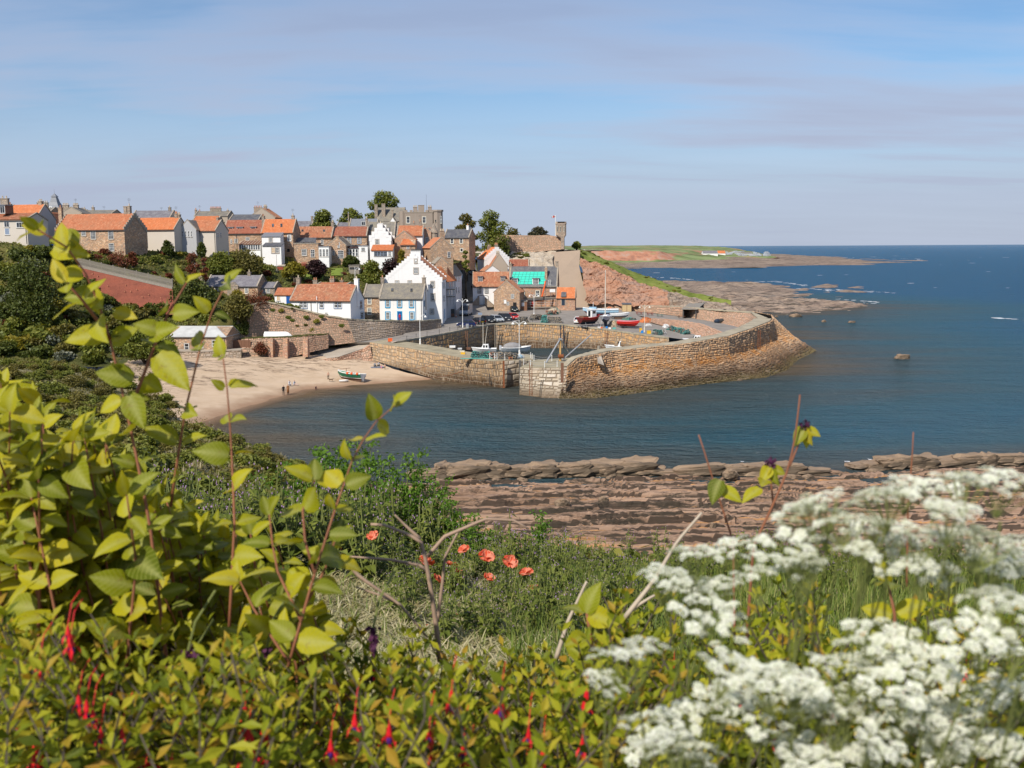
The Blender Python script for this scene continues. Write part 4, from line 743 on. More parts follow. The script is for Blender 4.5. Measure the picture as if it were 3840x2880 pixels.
h=H(Z2,'extension','white rendered back extension with sloping top under the bright orange roof',1043,1300,930,765,712,272,0,4,'harl_white','lead','lean',cat='extension');h.win(1162,810,44,60,3,3,trim='sand_trim')
h=H(Z2,'extension','low white lean-to with dark slate roof and one orange blind',1056,1308,1030,895,850,266,0,4,'harl_white','slate_dark','lean',cat='extension');h.win(1197,955,46,68,3,4,trim='sand_trim',glass='gold');h.win(1253,955,46,68,3,4,trim='sand_trim')
h=H(Z2,'house','long terraced stone house with worn orange roof, white end and slate porch',1480,2010,1010,775,629,284,.03,7,'stone_warm','pan_old');h.light(1603,690,28,28);h.light(1900,690,30,28);h.win(1873,842,40,66,3,3);h.chim(2015,535,36,1)
h=H(Z2,'extension','small white extension with blue-black slate roof on the terrace',1478,1765,900,838,782,279,0,3,'harl_white','slate_dark','lean',cat='extension');h.win(1550,850,32,30,3,2)
h=H(Z2,'extension','flat stone extension with wide white window and glazed door',1490,1824,1050,862,855,272,0,4,'stone_warm','stone_trim','flat',cat='extension');h.win(1625,982,66,88,4,4,trim='sand_trim');h.win(1742,995,56,104,2,4,name='glazed_door')
h=H(Z2,'sunroom','white flat-roofed sunroom with three tall glazed doors',1828,1968,1050,908,902,271,0,4,'white_paint','lead','flat',cat='sunroom');[h.win(x,988,34,104,2,4,name='glazed_door')for x in (1850,1896,1942)]
h=H(Z3,'house','terraced stone house with long red-brown roof and chimneys at both ends',185,650,1030,755,629,285,.02,7,'stone_warm','pan_red');[h.win(x,816,48,76,3,4,trim='greyblue_trim')for x in (403,543)];h.win(295,800,34,52,3,3,trim='greyblue_trim');h.chim(172,533,34,1,pot='pot_clay');h.chim(643,485,28,1,low=3)
h=H(Z3,'house','narrow stone gabled wing with tall double glazed doors',115,362,1068,885,770,275,.05,8,'stone_warm','slate_grey','y');h.win(257,882,30,74,2,4);h.win(188,988,30,66,2,4);h.win(287,1008,78,108,4,4,name='glazed_door');h.chim(240,752,40,0,.3,'stone_warm')
c=H(Z3,'conservatory','small lean-to glasshouse with timber bars beside the gabled wing',365,530,1040,925,882,277,0,4,'white_paint','glass','lean',cat='conservatory');[c.win(x,985,34,100,1,2)for x in (385,425,465,508)]
h=H(Z3,'extension','white flat-roofed box extension beside the glasshouse',535,662,1040,897,890,277,0,4,'harl_white','lead','flat',cat='extension');h.win(596,940,52,54,3,3)
h=H(Z3,'house','slate-roofed white house behind the crow-stepped white gable',650,1035,980,738,560,288,0,7,'harl_white','slate_grey');h.light(705,668,26,30);h.light(952,670,34,44);h.win(982,812,16,76,1,3)
h=H(Z3,'house','white crow-stepped gable house with one window high above the gardens',690,985,1010,800,598,277,0,8,'harl_white','slate_grey','y',steps=True);h.win(790,838,46,70,3,4,trim='sand_trim');h.chim(838,552,60,1,.4,'harl_white')
h=H(Z3,'sunroom','sunroom with orange roof and blue-grey glazing below the white crow-stepped gable',712,1003,1045,958,882,268,0,4,'white_paint','pan_bright','lean',cat='sunroom');[h.win(x,1003,44,66,2,2,frame='greyblue_trim')for x in (770,815,860,905)];h.win(963,1000,42,64,3,4)
h=H(Z3,'house','white house with orange roof below the castle',1065,1420,980,750,615,288,.02,7,'harl_white','pan_orange');h.chim(1297,545,28,1,pot='pot_clay');h.chim(1385,525,32,1,pot='pot_clay')
h=H(Z3,'house','red stone gable with sloping wall head left of the white wall',1030,1300,1030,800,692,281,.05,6,'stone_red','pan_old','y')
h=H(Z3,'cottage','tiny stone cottage with orange roof and one white window behind the yellow bush',1112,1316,980,878,802,275,0,5,'stone_warm','pan_bright',hip=2,cat='house');h.win(1217,915,36,40,2,2)
h=H(Z3,'tower_house','narrow red stone tower with cone-topped turret and one tall window',1425,1540,990,700,648,292,.1,5,'stone_red','slate_grey','y',cat='house');h.win(1478,815,40,76,3,4);q=h.hit(1575,700,1,1.5);m_=B();m_.lathe([(.3,-3),(1.2,-2.4),(1.2,1.2),(1.4,1.25),(.0,4.2)],10,0,.5,(q.x,1.5,q.z-1.5));m_.build('turret','stone_grey',h.t)
h=H(Z3,'house','sharp bright orange roof glimpsed between tower and castle',1405,1560,800,715,648,297,.05,5,'stone_warm','pan_bright')
# castle
h=H(Z3,'mansion','grey slate-roofed old mansion with stepped gables and tall chimneys on the hilltop',760,1150,660,545,363,342,.06,9,'stone_grey','slate_grey',steps=True);h.chim(775,318,42,0,1.5,low=1);h.chim(877,308,48,0,1.5,low=1);h.chim(1000,395,20,0,1);h.win(1000,530,20,40,2,3)
q=H(Z3,'castle_house','brown castellated castle house with battlements and pale sash windows',1175,1562,720,432,425,330,0,10,'render_castle','stone_trim','flat',cat='castle');b=B()
x=0
while x<q.L-.5:b.box((x,-.1,q.he+.22),(x+.9,.3,q.he+.85));x+=1.7
b.build('battlement','render_castle',q.t);b=B();x0,x1,z0,z1=q.rect(1630,560,140,300,1,2.0);rr=(x1-x0)/2
b.lathe([(rr,-5),(rr,q.he+.3),(rr+.25,q.he+.35),(rr+.25,q.he+.9),(rr-.1,q.he+.9),(rr-.1,q.he+.3)],8,0,.5,((x0+x1)/2,1.2,0));b.build('bay_tower','render_castle',q.t)
b=B();x0,x1,z0,z1=q.rect(1150,560,110,300,1,1.5);b.lathe([((x1-x0)/2,-5),((x1-x0)/2,q.he+.5)],8,0,.5,((x0+x1)/2,1.4,0));b.build('bay_tower','render_castle',q.t)
for a in ((1219,533,46,88),(1440,533,46,88)):q.win(*a,1,2,trim='cream_paint')
q.win(1672,530,22,100,1,2,val=-.35);q.win(1600,547,26,34,1,1,val=-.3,frame='stone_trim');q.chim(1316,330,55,3,1.0,'render_castle',low=3);q.chim(1398,328,82,0,4,'render_castle',low=3);q.chim(1517,328,52,2,.6,'render_castle',low=2);b=B();p=q.hit(1472,400,1,3);b.cyl((p.x,3,q.he),(p.x,3,q.he+6),.05,.03,5);b.build('aerial','iron',q.t)
h=H(Z3,'cottage','white stepped gablet squeezed against the castle wall',970,1045,700,560,500,326,0,5,'harl_white','slate_grey','y',cat='house')
# --- between the upper terrace and the street
h=H(Z3,'house','stone house with dark slate roof and grey-blue end wall beside the uphill street',1715,2062,1000,776,665,306,.22,7.5,'stone_warm','slate_dark');h.win(1825,826,40,66,1,2,trim='cream_paint');h.win(1953,824,40,62,1,2,trim='cream_paint');h.win(1958,950,36,46,1,1,trim='cream_paint');h.chim(1680,655,55,2);h.chim(2042,585,32,1,mat='harl_white',pot='pot_clay')
h=H(Z3,'house','broad stone gable house with orange side roof and single tall window',1530,1842,1150,920,780,280,-.32,9,'stone_warm','pan_orange','y');h.win(1783,1014,40,78,2,3);h.chim(1690,655,58,3,.5,'stone_warm')
h=H(Z3,'house','low stone house with small slate roof in front of the broad stone gable',1600,1760,1300,1130,1055,268,-.2,8,'stone_warm','stone_trim','y')
h=H(Z3,'house','huge white crow-stepped gable house towering over the harbour, with wide chimney',893,1692,1925,1362,1010,244,0,15,'harl_white','pan_old','y',steps=True,skirt=3)
for a in ((1325,1102,38,54,3,4),(1327,1236,60,76,4,4),(1065,1390,46,30,3,2),(1240,1390,46,30,3,2),(1557,1423,48,80,3,4),(1562,1600,50,96,3,4),(1548,1798,46,64,3,3)):h.win(*a,trim='sand_trim')
h.chim(1322,938,135,8,.6,'harl_white','dark_trim',.9,.4);[h.win(x,y,9,80,1,3,'r',trim=None)for x in (1703,1722)for y in (1430,1610)];h.door(1720,1830,14,130,'boat_blue',None,'r')
h=H(Z3,'house','house under repair with orange roof edge behind the huge white gable',1480,1745,1760,1380,1190,262,.16,12,'harl_grey','pan_bright','y');[h.win(x,y,12,76,1,3,'r')for x in (1790,1822)for y in (1430,1540)]
h=H(Z3,'house','white and grey street house with slate roof uphill of the repaired house',1690,1862,1700,1300,1165,284,.14,11,'harl_white','slate_grey','y');[h.win(x,y,11,80,1,3,'r')for x in (1885,1918)for y in (1340,1500)]
# --- harbour front, left of the street
h=H(Y2,'house','white house with bright blue window surrounds and blue door on the harbour front',1567,2160,860,512,305,238,.12,7.5,'harl_white','slate_grey')
for x,y in ((1673,583),(1837,583),(2002,583),(1675,752),(2008,752)):h.win(x,y,52,98,3,4,trim='blue_trim',fr=.11)
h.door(1840,764,48,128,'blue_door','blue_trim');h.light(1738,402,30,42);h.light(2002,405,30,42);h.chim(1600,190,45,1,pot='pot_clay',low=3);h.chim(2174,190,48,1,low=3);h.win(2180,580,13,78,1,3,'r',frame='blue_trim');h.win(2194,740,10,52,1,2,'r',frame='blue_trim');b=B();b.box((0,-.18,h.he-.22),(h.L,-.02,h.he-.06));b.cyl((h.L-1.7,-.1,-1),(h.L-1.7,-.1,h.he-.2),.06);b.build('gutter','blue_trim',h.t)
for x,z_ in ((1722,-.2),):pass
h=H(Y2,'house','narrow stone house with grey slate roof between the white cottage and the blue-trimmed house',1345,1570,830,488,320,241,.1,7,'stone_warm','slate_grey');h.win(1420,541,48,96,3,4,trim='cream_paint');h.win(1420,690,48,88,3,4,trim='cream_paint')
h=H(Y2,'cottage','long white cottage with mottled orange pantile roof and shaded blue-white gable',335,1165,830,546,325,213,.27,7.2,'harl_white','pan_old',cat='house')
for x,w,n in ((482,46,2),(536,46,2),(760,50,2),(957,50,2),(1010,50,2)):h.win(x,597,w,96,n,2,trim='greyblue_trim',fr=.11)
h.chim(437,190,58,1,mat='stone_grey',low=3);h.chim(1242,205,58,1,mat='harl_white',low=3);h.win(1303,600,28,100,1,2,'r',trim='greyblue_trim');h.win(1318,745,34,80,2,3,'r',trim='greyblue_trim');h.win(825,716,40,22,2,1);b=B();p=h.hit(697,540);b.cyl((p.x,-.12,p.z-4),(p.x,-.12,p.z+.9),.09);b.build('drainpipe','white_paint',h.t)
h=H(Y2,'house','low orange-roofed house end with two clay chimneys behind the long white cottage',680,1100,420,345,300,228,.2,6,'stone_warm','pan_orange',cat='house');h.chim(672,225,60,2,pot='pot_clay');h.chim(905,205,62,2,pot='pot_clay');h.chim(1038,228,48,1,pot='pot_clay')
h=H(Y2,'shed','small white outhouse with orange roof and royal blue door',115,345,620,468,372,223,.1,5,'harl_white','pan_orange',skew=None,cat='outhouse');h.door(298,545,52,132,'blue_door');h.win(162,512,48,62,2,3,glass='gold')
h=H(Y1,'cottage','stone cottage with lilac slate roof and small stone pediment over its door',1005,1722,420,268,122,238,.12,7,'stone_warm','slate_lilac',cat='house');h.win(1565,323,42,92,3,4,trim='cream_paint');h.win(1150,330,42,92,3,4,trim='cream_paint');h.door(1388,332,70,90,'white_paint','cream_paint');h.chim(932,62,58,1,low=2,mat='stone_grey',pot='pot_clay',ph=1.2);h.chim(1602,40,42,1,low=2)
p0=h.hit(1285,270,1,-.3);p1=h.hit(1460,270,1,-.3);pa=h.hit(1372,212,1,-.3);b=B();b.prism([(p0.x,p0.z),(p1.x,p1.z),(pa.x,pa.z)],'y',-.5,2.2);b.box((p0.x+.2,-.45,-1),(p1.x-.2,-.02,p0.z));b.build('pediment','stone_grey',h.t)
h=H(Y1,'extension','low slate-roofed side wing with two white windows beside the pedimented cottage',1738,1958,440,292,215,240,.1,5,'stone_grey','slate_lilac',cat='extension');h.win(1810,332,42,64,3,3);h.win(1867,332,42,64,3,3)
plain('roof_pale',(.52,.52,.50),.7,.2,.5)
h=H(Y1,'cottage','low stone beach cottage with pale grey sheet roof above the sand',500,1292,1195,968,826,197,.08,8,'stone_warm','roof_pale',hip=3.6,skirt=2,cat='house');[h.win(x,y,62,92,1,2,trim='sand_trim')for x,y in ((1120,1062),(935,1078),(738,1108))]
# --- harbour front, right of the street
h=H(Z4,'house','white crow-stepped house with vivid orange roof below the tall trees',440,770,930,700,545,314,-.3,9,'harl_white','pan_bright','y',steps=True);h.chim(592,480,40,3,.4,pot='pot_clay');h.chim(495,505,45,2,6)
h=H(Z4,'house','tan rendered gable with tall chimney stack in front of the white crow-stepped house',520,752,960,805,640,306,-.1,7,'harl_tan','pan_old','y');h.chim(615,590,44,3,.4,'harl_tan')
h=H(Z4,'house','low white end wall with worn reddish roof behind the garage house',445,640,960,872,800,302,-.25,7,'harl_white','pan_old','y')
h=H(Z4,'house','plain dark red roof behind the green-sheeted house',738,1045,960,806,714,316,0,6,'stone_warm','pan_red')
h=H(Z4,'house','white harbour house with arched white garage doors and two slate dormers',272,775,1345,1080,884,296,0,7,'harl_white','pan_old');[h.win(x,1138,42,70,3,4,trim='dark_trim')for x in (360,460)];h.dormer(373,986,56,66,3,3,'slate_dark','slate_dark');h.dormer(686,986,56,66,3,3,'slate_dark','slate_dark')
def arch(h,xl,xr,yb,ys,yt,mat,name,dd,par=None):
 a=h.hit(xl,yb);b_=h.hit(xr,yb);s_=h.hit(xl,ys).z;t_=h.hit((xl+xr)/2,yt).z;pl=[(a.x,a.z),(b_.x,a.z)]
 for i in range(9):k=math.pi*i/8;pl.append(((a.x+b_.x)/2+math.cos(k)*(b_.x-a.x)/2,s_+math.sin(k)*(t_-s_)))
 m=B();m.prism(pl,'y',-dd,.01);return m.build(name,mat,par or h.t)
o=arch(h,336,488,1338,1222,1205,'dark_trim','garage_surround',.05);o=arch(h,345,480,1336,1226,1213,'white_paint','garage_door',.08);m_=B();c_=h.hit(412,1275);m_.box((c_.x-.03,-.1,c_.z-2.3),(c_.x+.03,-.07,c_.z+1.6));m_.build('door_joint','dark_trim',o)
def stairs(h,xs,yb,yt,n,wd,dirx):
 a=h.hit(xs,yb,1,-1.2);z1_=h.hit(xs,yt,1,-1.2).z;m=B()
 for i in range(n):m.box((a.x+dirx*i*.28-(.28 if dirx<0 else 0),-1.4,a.z-.5),(a.x+dirx*i*.28+(.28 if dirx>0 else 0),-.1,a.z+(z1_-a.z)*(i+1)/n))
 m.build('outside_stair','stone_grey',h.t)
stairs(h,240,1345,1225,9,1,1);stairs(h,555,1345,1240,9,1,-1)
h=H(Z4,'house','rough stone gable house on the quay with small windows and archway blacked in for shade',562,915,1375,1165,1012,288,.18,8,'stone_warm','pan_old','y');h.win(818,1220,40,60,3,4,trim='sand_trim');h.win(755,1320,30,44,2,2,trim='sand_trim');h.win(717,1295,32,50,1,1,glass='plastic_white',trim='sand_trim');h.door(850,1338,50,66,'black');h.chim(735,985,44,0,.4,'stone_warm')  # black panel painted in for the shade inside the open archway
h=H(Z4,'house','stone house being re-roofed under turquoise sheeting, with slate upper roof',775,1432,1405,1078,808,298,.12,8,'stone_red','slate_dark')
e0,e1,r0,r1=h.roofpt(782,1060),h.roofpt(1272,1056),h.roofpt(828,886),h.roofpt(1282,884);n_=Vector((0,-(h.hr-h.he),h.B/2)).normalized();b=B();N_=14;pts=[]
for i in range(8):
 pts.append([e0.lerp(e1,j/27).lerp(r0.lerp(r1,j/27),i/7)+n_*(.17+.05*noise.noise((j*.9,i*1.1,3)))for j in range(28)])
grid_mesh('roof_sheet',pts,'teal_sheet',True,None,h.t);b=B()
for i in range(9):a_=e0.lerp(e1,(i+.5)/9)+n_*.26;c_=r0.lerp(r1,(i+.5)/9+.03)+n_*.26;b.tube([a_,c_],.035,4)
for i in range(1,5):b.tube([e0.lerp(r0,i/5)+n_*.28,e1.lerp(r1,i/5)+n_*.28],.03,4)
b.build('batten','plastic_teal',h.t);h.dormer(847,1016,72,72,4,3,'white_paint','lead',.2);h.dormer(1137,1020,74,84,4,4,'white_paint','lead',.2)
h.chim(790,745,42,1,mat='stone_grey',low=3);h.chim(1282,808,34,2,mat='stone_warm',pot='pot_buff',yl=1.5);h.chim(1432,738,38,0,mat='stone_grey');h.win(1165,1182,50,82,2,2,trim='cream_paint');h.win(965,1182,42,82,2,2,trim='cream_paint');h.door(1090,1345,40,104,'red_paint','cream_paint');h.win(1330,1030,34,70,3,3);h.door(1205,1295,100,60,'wood_brown',None,name='timber_panel')
HREP=h
h=H(Z4,'hut','small stone hut with orange roof, slate porch and dark green door on the quay',1425,1682,1368,1240,1100,291,.14,4.2,'stone_red','pan_bright',cat='hut');h.door(1520,1290,44,112,'boat_navy','sand_trim');b=B();a_=h.hit(1488,1228,1,-.5);c_=h.hit(1558,1228,1,-.5);t_=h.hit(1525,1150,1,1.0);b.add([(a_.x,-.5,a_.z),(c_.x,-.5,a_.z),(c_.x,1.4,t_.z),(a_.x,1.4,t_.z),(a_.x,-.5,a_.z+.15),(c_.x,-.5,a_.z+.15),(c_.x,1.4,t_.z+.15),(a_.x,1.4,t_.z+.15)],[(4,5,6,7),(0,1,5,4),(1,2,6,5),(3,0,4,7),(0,3,2,1)]);b.build('porch_roof','slate_dark',h.t);h.door(1478,1255,16,22,'plastic_white',None,name='notice')
# --- roofs of the town behind
def bg(z,label,xl,xr,yg,ye,yr,Y,a,Bd,wall,roof,ridge='x',ch=(),win=()):
 h=H(z,'house',label,xl,xr,yg,ye,yr,Y,a,Bd,wall,roof,ridge)
 for c in ch:h.chim(*c[:4],**(c[4]if len(c)>4 else {}))
 for w in win:h.win(*w)
 return h
CL={'pot':'pot_clay'}
bg(Z1,'pale slate mansard roof with white bay dormer behind the plain beige house',1365,1765,460,380,305,330,0,9,'harl_beige','slate_lilac',ch=((1758,252,26,1),(1675,308,50,3),(1790,300,18,1)),win=((1402,365,40,22,2,1),))
bg(Z2,'brown-roofed villa with row of clay chimney pots on its ridge',110,570,600,482,414,335,0,9,'harl_tan','slate_grey',ch=((400,348,150,8,CL),(125,368,26,1,CL),(180,388,12,1,CL),(270,438,90,5),(568,378,24,1)))
bg(Z2,'low orange roof strip behind the streaked orange roof',90,440,600,545,486,310,0,5,'harl_tan','pan_bright')
bg(Z2,'dark slate roof with pale ridge behind the three-dormer house',590,1000,620,536,460,318,.05,8,'stone_grey','slate_dark',ch=((798,495,18,1),))
bg(Z2,'tall tan gable with long chimney stack crowded with pots',860,1225,620,500,372,328,.05,8,'harl_tan','pan_old','y',((985,335,110,5,CL),(1086,322,42,3),(1198,455,40,2)))
bg(Z2,'purple-grey slate roof behind the long worn roof, left of the round tree',1490,1730,660,622,552,325,0,7,'stone_grey','slate_lilac',ch=((1732,480,26,0),))
bg(Z3,'flat grey metal-clad modern extension with white dormer window on the skyline',405,790,660,620,520,318,0,7,'lead','lead',ch=((393,440,12,0),),win=((600,582,56,56,2,1),))
bg(Z3,'mauve slate roof left of the metal-clad extension',235,400,680,622,572,322,0,6,'stone_grey','slate_lilac')
bg(Z1,'pinkish gabled house with crowded chimneys right of the clock tower',640,850,420,330,270,300,0,8,'harl_tan','slate_grey','y',((680,225,62,4),(785,225,52,4),(762,290,26,0)))
bg(Z1,'low grey rooftop with single tall chimney behind the large stone house',850,1165,420,335,300,310,0,8,'harl_tan','slate_grey',ch=((963,250,24,1),(876,265,14,1),(1080,300,140,7)))
bg(Z1,'small orange gable end squeezed behind the shade-coloured gable',470,575,520,425,322,262,.1,6,'harl_white','pan_orange','y')
bg(Z1,'house with broad chimney stack left of the clock tower',380,520,460,330,275,300,0,8,'stone_grey','slate_grey',ch=((440,200,112,6),(105,215,26,1,CL)))
ct_=D(*zp(Z1,578,345),320);t=thing('clock_tower','slate-hung clock tower with bell-shaped roof and white clock face','tower',ct_);s_=.3617*mpp(320)
b=B();b.box((-58*s_,-3,-8),(58*s_,3,70*s_));b.build('base','lead',t);b=B()
for (w0,z0),(w1,z1)in zip([(66,70),(52,92),(36,125),(26,165)],[(52,92),(36,125),(26,165),(24,172)]):
 b.add([(x*w*s_,y*w*s_,z*s_)for w,z in ((w0,z0),(w1,z1))for x,y in ((-1,-1),(1,-1),(1,1),(-1,1))],[(0,1,5,4),(1,2,6,5),(2,3,7,6),(3,0,4,7),(4,5,6,7)])
b.build('bell_roof','lead',t);b=B();b.box((-22*s_,-22*s_,172*s_),(22*s_,22*s_,180*s_));b.add([(-30*s_,-30*s_,178*s_),(30*s_,-30*s_,178*s_),(30*s_,30*s_,178*s_),(-30*s_,30*s_,178*s_),(0,0,215*s_)],[(0,1,4),(1,2,4),(2,3,4),(3,0,4),(0,3,2,1)]);b.cyl((0,0,210*s_),(0,0,255*s_),.04,.03,5);b.build('belfry_cap','lead',t);b=B();b.cyl((0,-3.3,62*s_),(0,-3.05,62*s_),20*s_,None,16);o=b.build('clock_face','plastic_white',t);b=B();b.box((-.05,-3.36,62*s_),(.05,-3.31,76*s_));b.box((0,-3.36,61*s_),(10*s_,-3.31,63*s_));b.build('clock_hands','black',o);b=B();b.box((-10*s_,-26*s_-.05,130*s_),(10*s_,-26*s_+.3,145*s_));b.build('louvre','black',t)
# --- castle wall and watchtower
cwt=[D(1850,872,334),D(1900,881,332),D(2012,883,330),D(2050,881,329),D(2083,886,328),D(2112,888,327)];cwb=[D(1860,965,332),D(1935,952,331),D(2012,944,329),D(2050,941,328),D(2083,938,327),D(2113,936,326)]
cw=wall_thing('castle_wall','high pinkish-grey stone castle wall on the crag beside the watchtower',cwb[2]);stone_face(cw,cwt,cwb,.42,.6,'sea_wall',.05,part_n=0,seed=21)
off=Vector(cw.location);b=B();n_=len(cwt);b.add([p-off for p in cwt]+[p-off+Vector((.5,1.5,0))for p in cwt]+[p-off+Vector((.5,1.5,-3))for p in cwb],[(i,i+1,n_+i+1,n_+i)for i in range(n_-1)]+[(n_+i,n_+i+1,2*n_+i+1,2*n_+i)for i in range(n_-1)]+[(n_-1,2*n_-1,3*n_-1)]);b.build('wall_head','stone_castle',cw)
q0=D(*zp(Z4,1487,570),327);k_=.27125*mpp(327);t=thing('watchtower','small square stone watchtower with slit windows on the castle wall corner','tower',q0);b=B()
def sq(w,z,dx=0):return [(x*w*k_+dx*k_,y*w*k_+w*k_-70*k_,z*k_)for x,y in ((-1,-.75),(-.75,-1),(.75,-1),(1,-.75),(1,.75),(.75,1),(-.75,1),(-1,.75))]
lv=[sq(22,0,22),sq(24,150,20),sq(70,190),sq(70,335),sq(76,340),sq(76,350),sq(72,352),sq(72,372),sq(66,372),sq(66,355)]
vs=[p for l in lv for p in l];b.add(vs,[(i*8+j,i*8+(j+1)%8,(i+1)*8+(j+1)%8,(i+1)*8+j)for i in range(len(lv)-1)for j in range(8)]+[tuple(range(72,80))]);b.build('wall','stone_castle',t)
for dx in (-52,-9,38):
 w=B();w.box(((dx-9)*k_,-70*k_-.06,232*k_),((dx+9)*k_,-70*k_+.02,312*k_));o=w.build('window','cream_paint',t);w=B();w.box(((dx-5)*k_,-70*k_-.08,237*k_),((dx+5)*k_,-70*k_+.02,307*k_));w.build('pane','glass',o)
b=B();p=D(*zp(Z4,1412,390),327);t=thing('flagpole','white flagpole flying a red, white and blue flag by the watchtower','flagpole',p);b.cyl((0,0,0),(0,0,285*k_),.11,.07,6);b.build('pole','white_paint',t)
fl=B();nf=9
for i in range(nf):
 for j in range(6):fl.v.append((-i/(nf-1)*52*k_,.25*math.sin(i*1.1+j*.2),(284-j*6-i*1.4)*k_));fl.c.append(.5)
for i in range(nf-1):
 for j in range(5):
  fl.f.append((i*6+j,i*6+j+1,(i+1)*6+j+1,(i+1)*6+j));d_=abs((i+.5)/8-(j+.5)/5);d2=abs((i+.5)/8-1+(j+.5)/5);fl.m.append(2 if i in (3,4)or j==2 else 1 if min(d_,d2)<.13 else 0)
fl.build('flag',['boat_navy','plastic_white','red_paint'],t)
# --- retaining walls above the beach
gt=[D(900,1150,206),D(1000,1130,209.5),D(1089,1152,210),D(1230,1184,210.3),D(1301,1196,211.5),D(1380,1201,216.8),D(1480,1203,222),D(1583,1203,228.8),D(1655,1197,236)]
gb_=[D(900,1282,204.5),D(1000,1275,208),D(1089,1270,208.5),D(1236,1296,208.5),D(1333,1284,210),D(1423,1270,216),D(1480,1260,220.5),D(1540,1250,226),D(1655,1238,235)]
gw=wall_thing('retaining_wall','tall patchy red-brown retaining wall below the white cottage',gb_[4]);stone_face(gw,gt[:5],gb_[:5],.36,.48,'wall_orange' if 'wall_orange' in MATS else 'sea_wall',.07,part_n=150,seed=31)
strip(gw,'coping',[p+Vector((0,-.3,.1))for p in gt[:5]],[p+Vector((0,.5,.1))for p in gt[:5]],'coping',.25)
wallstone('wall_grey',[(.36,.29,.23),(.44,.35,.28),(.40,.30,.22),(.33,.28,.24)],0,(-9,-8))
gw2=wall_thing('retaining_wall','long grey rubble wall in front of the blue-trimmed house',gb_[6]);stone_face(gw2,gt[4:],gb_[4:],.36,.5,'wall_grey',.08,part_n=150,seed=32);strip(gw2,'coping',[p+Vector((0,-.3,.1))for p in gt[4:]],[p+Vector((0,.5,.1))for p in gt[4:]],'coping',.25)
lt=[D(905,1270,201.5),D(1000,1266,202),D(1089,1264,203),D(1150,1258,204),D(1232,1252,207.5)];lb=[D(905,1346,200),D(1000,1346,200.5),D(1089,1340,201.5),D(1150,1325,203),D(1232,1306,206.5)]
lw=wall_thing('terrace_wall','lower buttressed red stone wall at the back of the sand',lb[1]);stone_face(lw,lt,lb,.38,.55,'sea_wall',.08,part_n=120,seed=33)
strip(lw,'terrace',[p+Vector((0,-.1,.05))for p in lt],[D(905,1262,209),D(1000,1258,209.3),D(1089,1256,209.5),D(1150,1252,210),D(1232,1250,210)],'hill_green',.2)
for x in (1016,1071,1146):
 p=[D(x,1270,201),D(x,1343 if x<1100 else 1328,200)];o=Vector(lw.location);b=B();q=p[1]-o;hh=p[0].z-p[1].z;b.add([(q.x-.5,q.y-.5,q.z-.5),(q.x+.5,q.y-.5,q.z-.5),(q.x+.5,q.y+1.8,q.z-.5),(q.x-.5,q.y+1.8,q.z-.5),(q.x-.45,q.y+.2,q.z+hh),(q.x+.45,q.y+.2,q.z+hh),(q.x+.45,q.y+1.8,q.z+hh),(q.x-.45,q.y+1.8,q.z+hh)],[(0,1,5,4),(1,2,6,5),(2,3,7,6),(3,0,4,7),(4,5,6,7)]);b.build('buttress','stone_red',lw)
 # brick retaining wall with slatted fence above
bt=[D(*zp(Z1,690,835),225),D(*zp(Z1,1180,950),221),D(*zp(Z1,1790,1090),216)];bb=[D(*zp(Z1,640,1000),222),D(*zp(Z1,1180,1300),217),D(*zp(Z1,1800,1310),213)]
t=wall_thing('brick_wall','dark red brick retaining wall under the slatted fence on the slope',bb[1]);t['category']='wall';off=Vector(t.location);T_=resample(bt,20);B_=resample(bb,20);b=B();b.add([p-off for p in T_]+[p-off-Vector((0,0,1.5))for p in B_]+[p-off+Vector((0,1,0))for p in T_],[(i,i+1,20+i+1,20+i)for i in range(19)]+[(i,i+1,40+i+1,40+i)for i in range(19)]);b.build('brickwork','brick_red',t)
b=B()
for i in range(16):u=U(.05,.95);v_=U(.2,.8);k=int(u*19);p=T_[k].lerp(B_[k],v_)-off;b.cyl(p+Vector((0,.1,0)),p-Vector((0,.18,0)),.09,None,6)
b.build('weep_pipe','pot_clay',t)
t=thing('slatted_fence','weathered grey slatted timber fence along the brick wall top','fence',bt[1]);off=Vector(t.location);fp=resample([bt[0].lerp(bt[1],.02),bt[1],bt[2]],10)
for i,p in enumerate(fp):
 b=B();q=p-off;b.box((q.x-.09,q.y-.09,q.z-.6),(q.x+.09,q.y+.09,q.z+1.75));b.build('post','wood_grey',t)
sl_=resample([p+Vector((0,-.12,0))for p in fp],136);sm=B().box((-.055,-.02,.15),(.055,.02,1.55)).mesh('slat','wood_grey')
for p in sl_:o=link('slat',sm,t);o.location=p-off
for zz in (.08,.8):
 b=B();
 for a_,c_ in zip(fp,fp[1:]):b.tube([a_-off+Vector((0,-.05,zz)),c_-off+Vector((0,-.05,zz))],.07,4)
 b.build('rail','wood_grey',t)
b=B()
for a_,c_ in zip(fp,fp[1:]):b.add([a_-off+Vector((0,-.3,-.55)),c_-off+Vector((0,-.3,-.55)),c_-off+Vector((0,-.3,.0)),a_-off+Vector((0,-.3,.0)),a_-off+Vector((0,.3,.0)),c_-off+Vector((0,.3,0))],[(0,1,2,3),(3,2,5,4)])
b.build('base_beam','wood_grey',t)
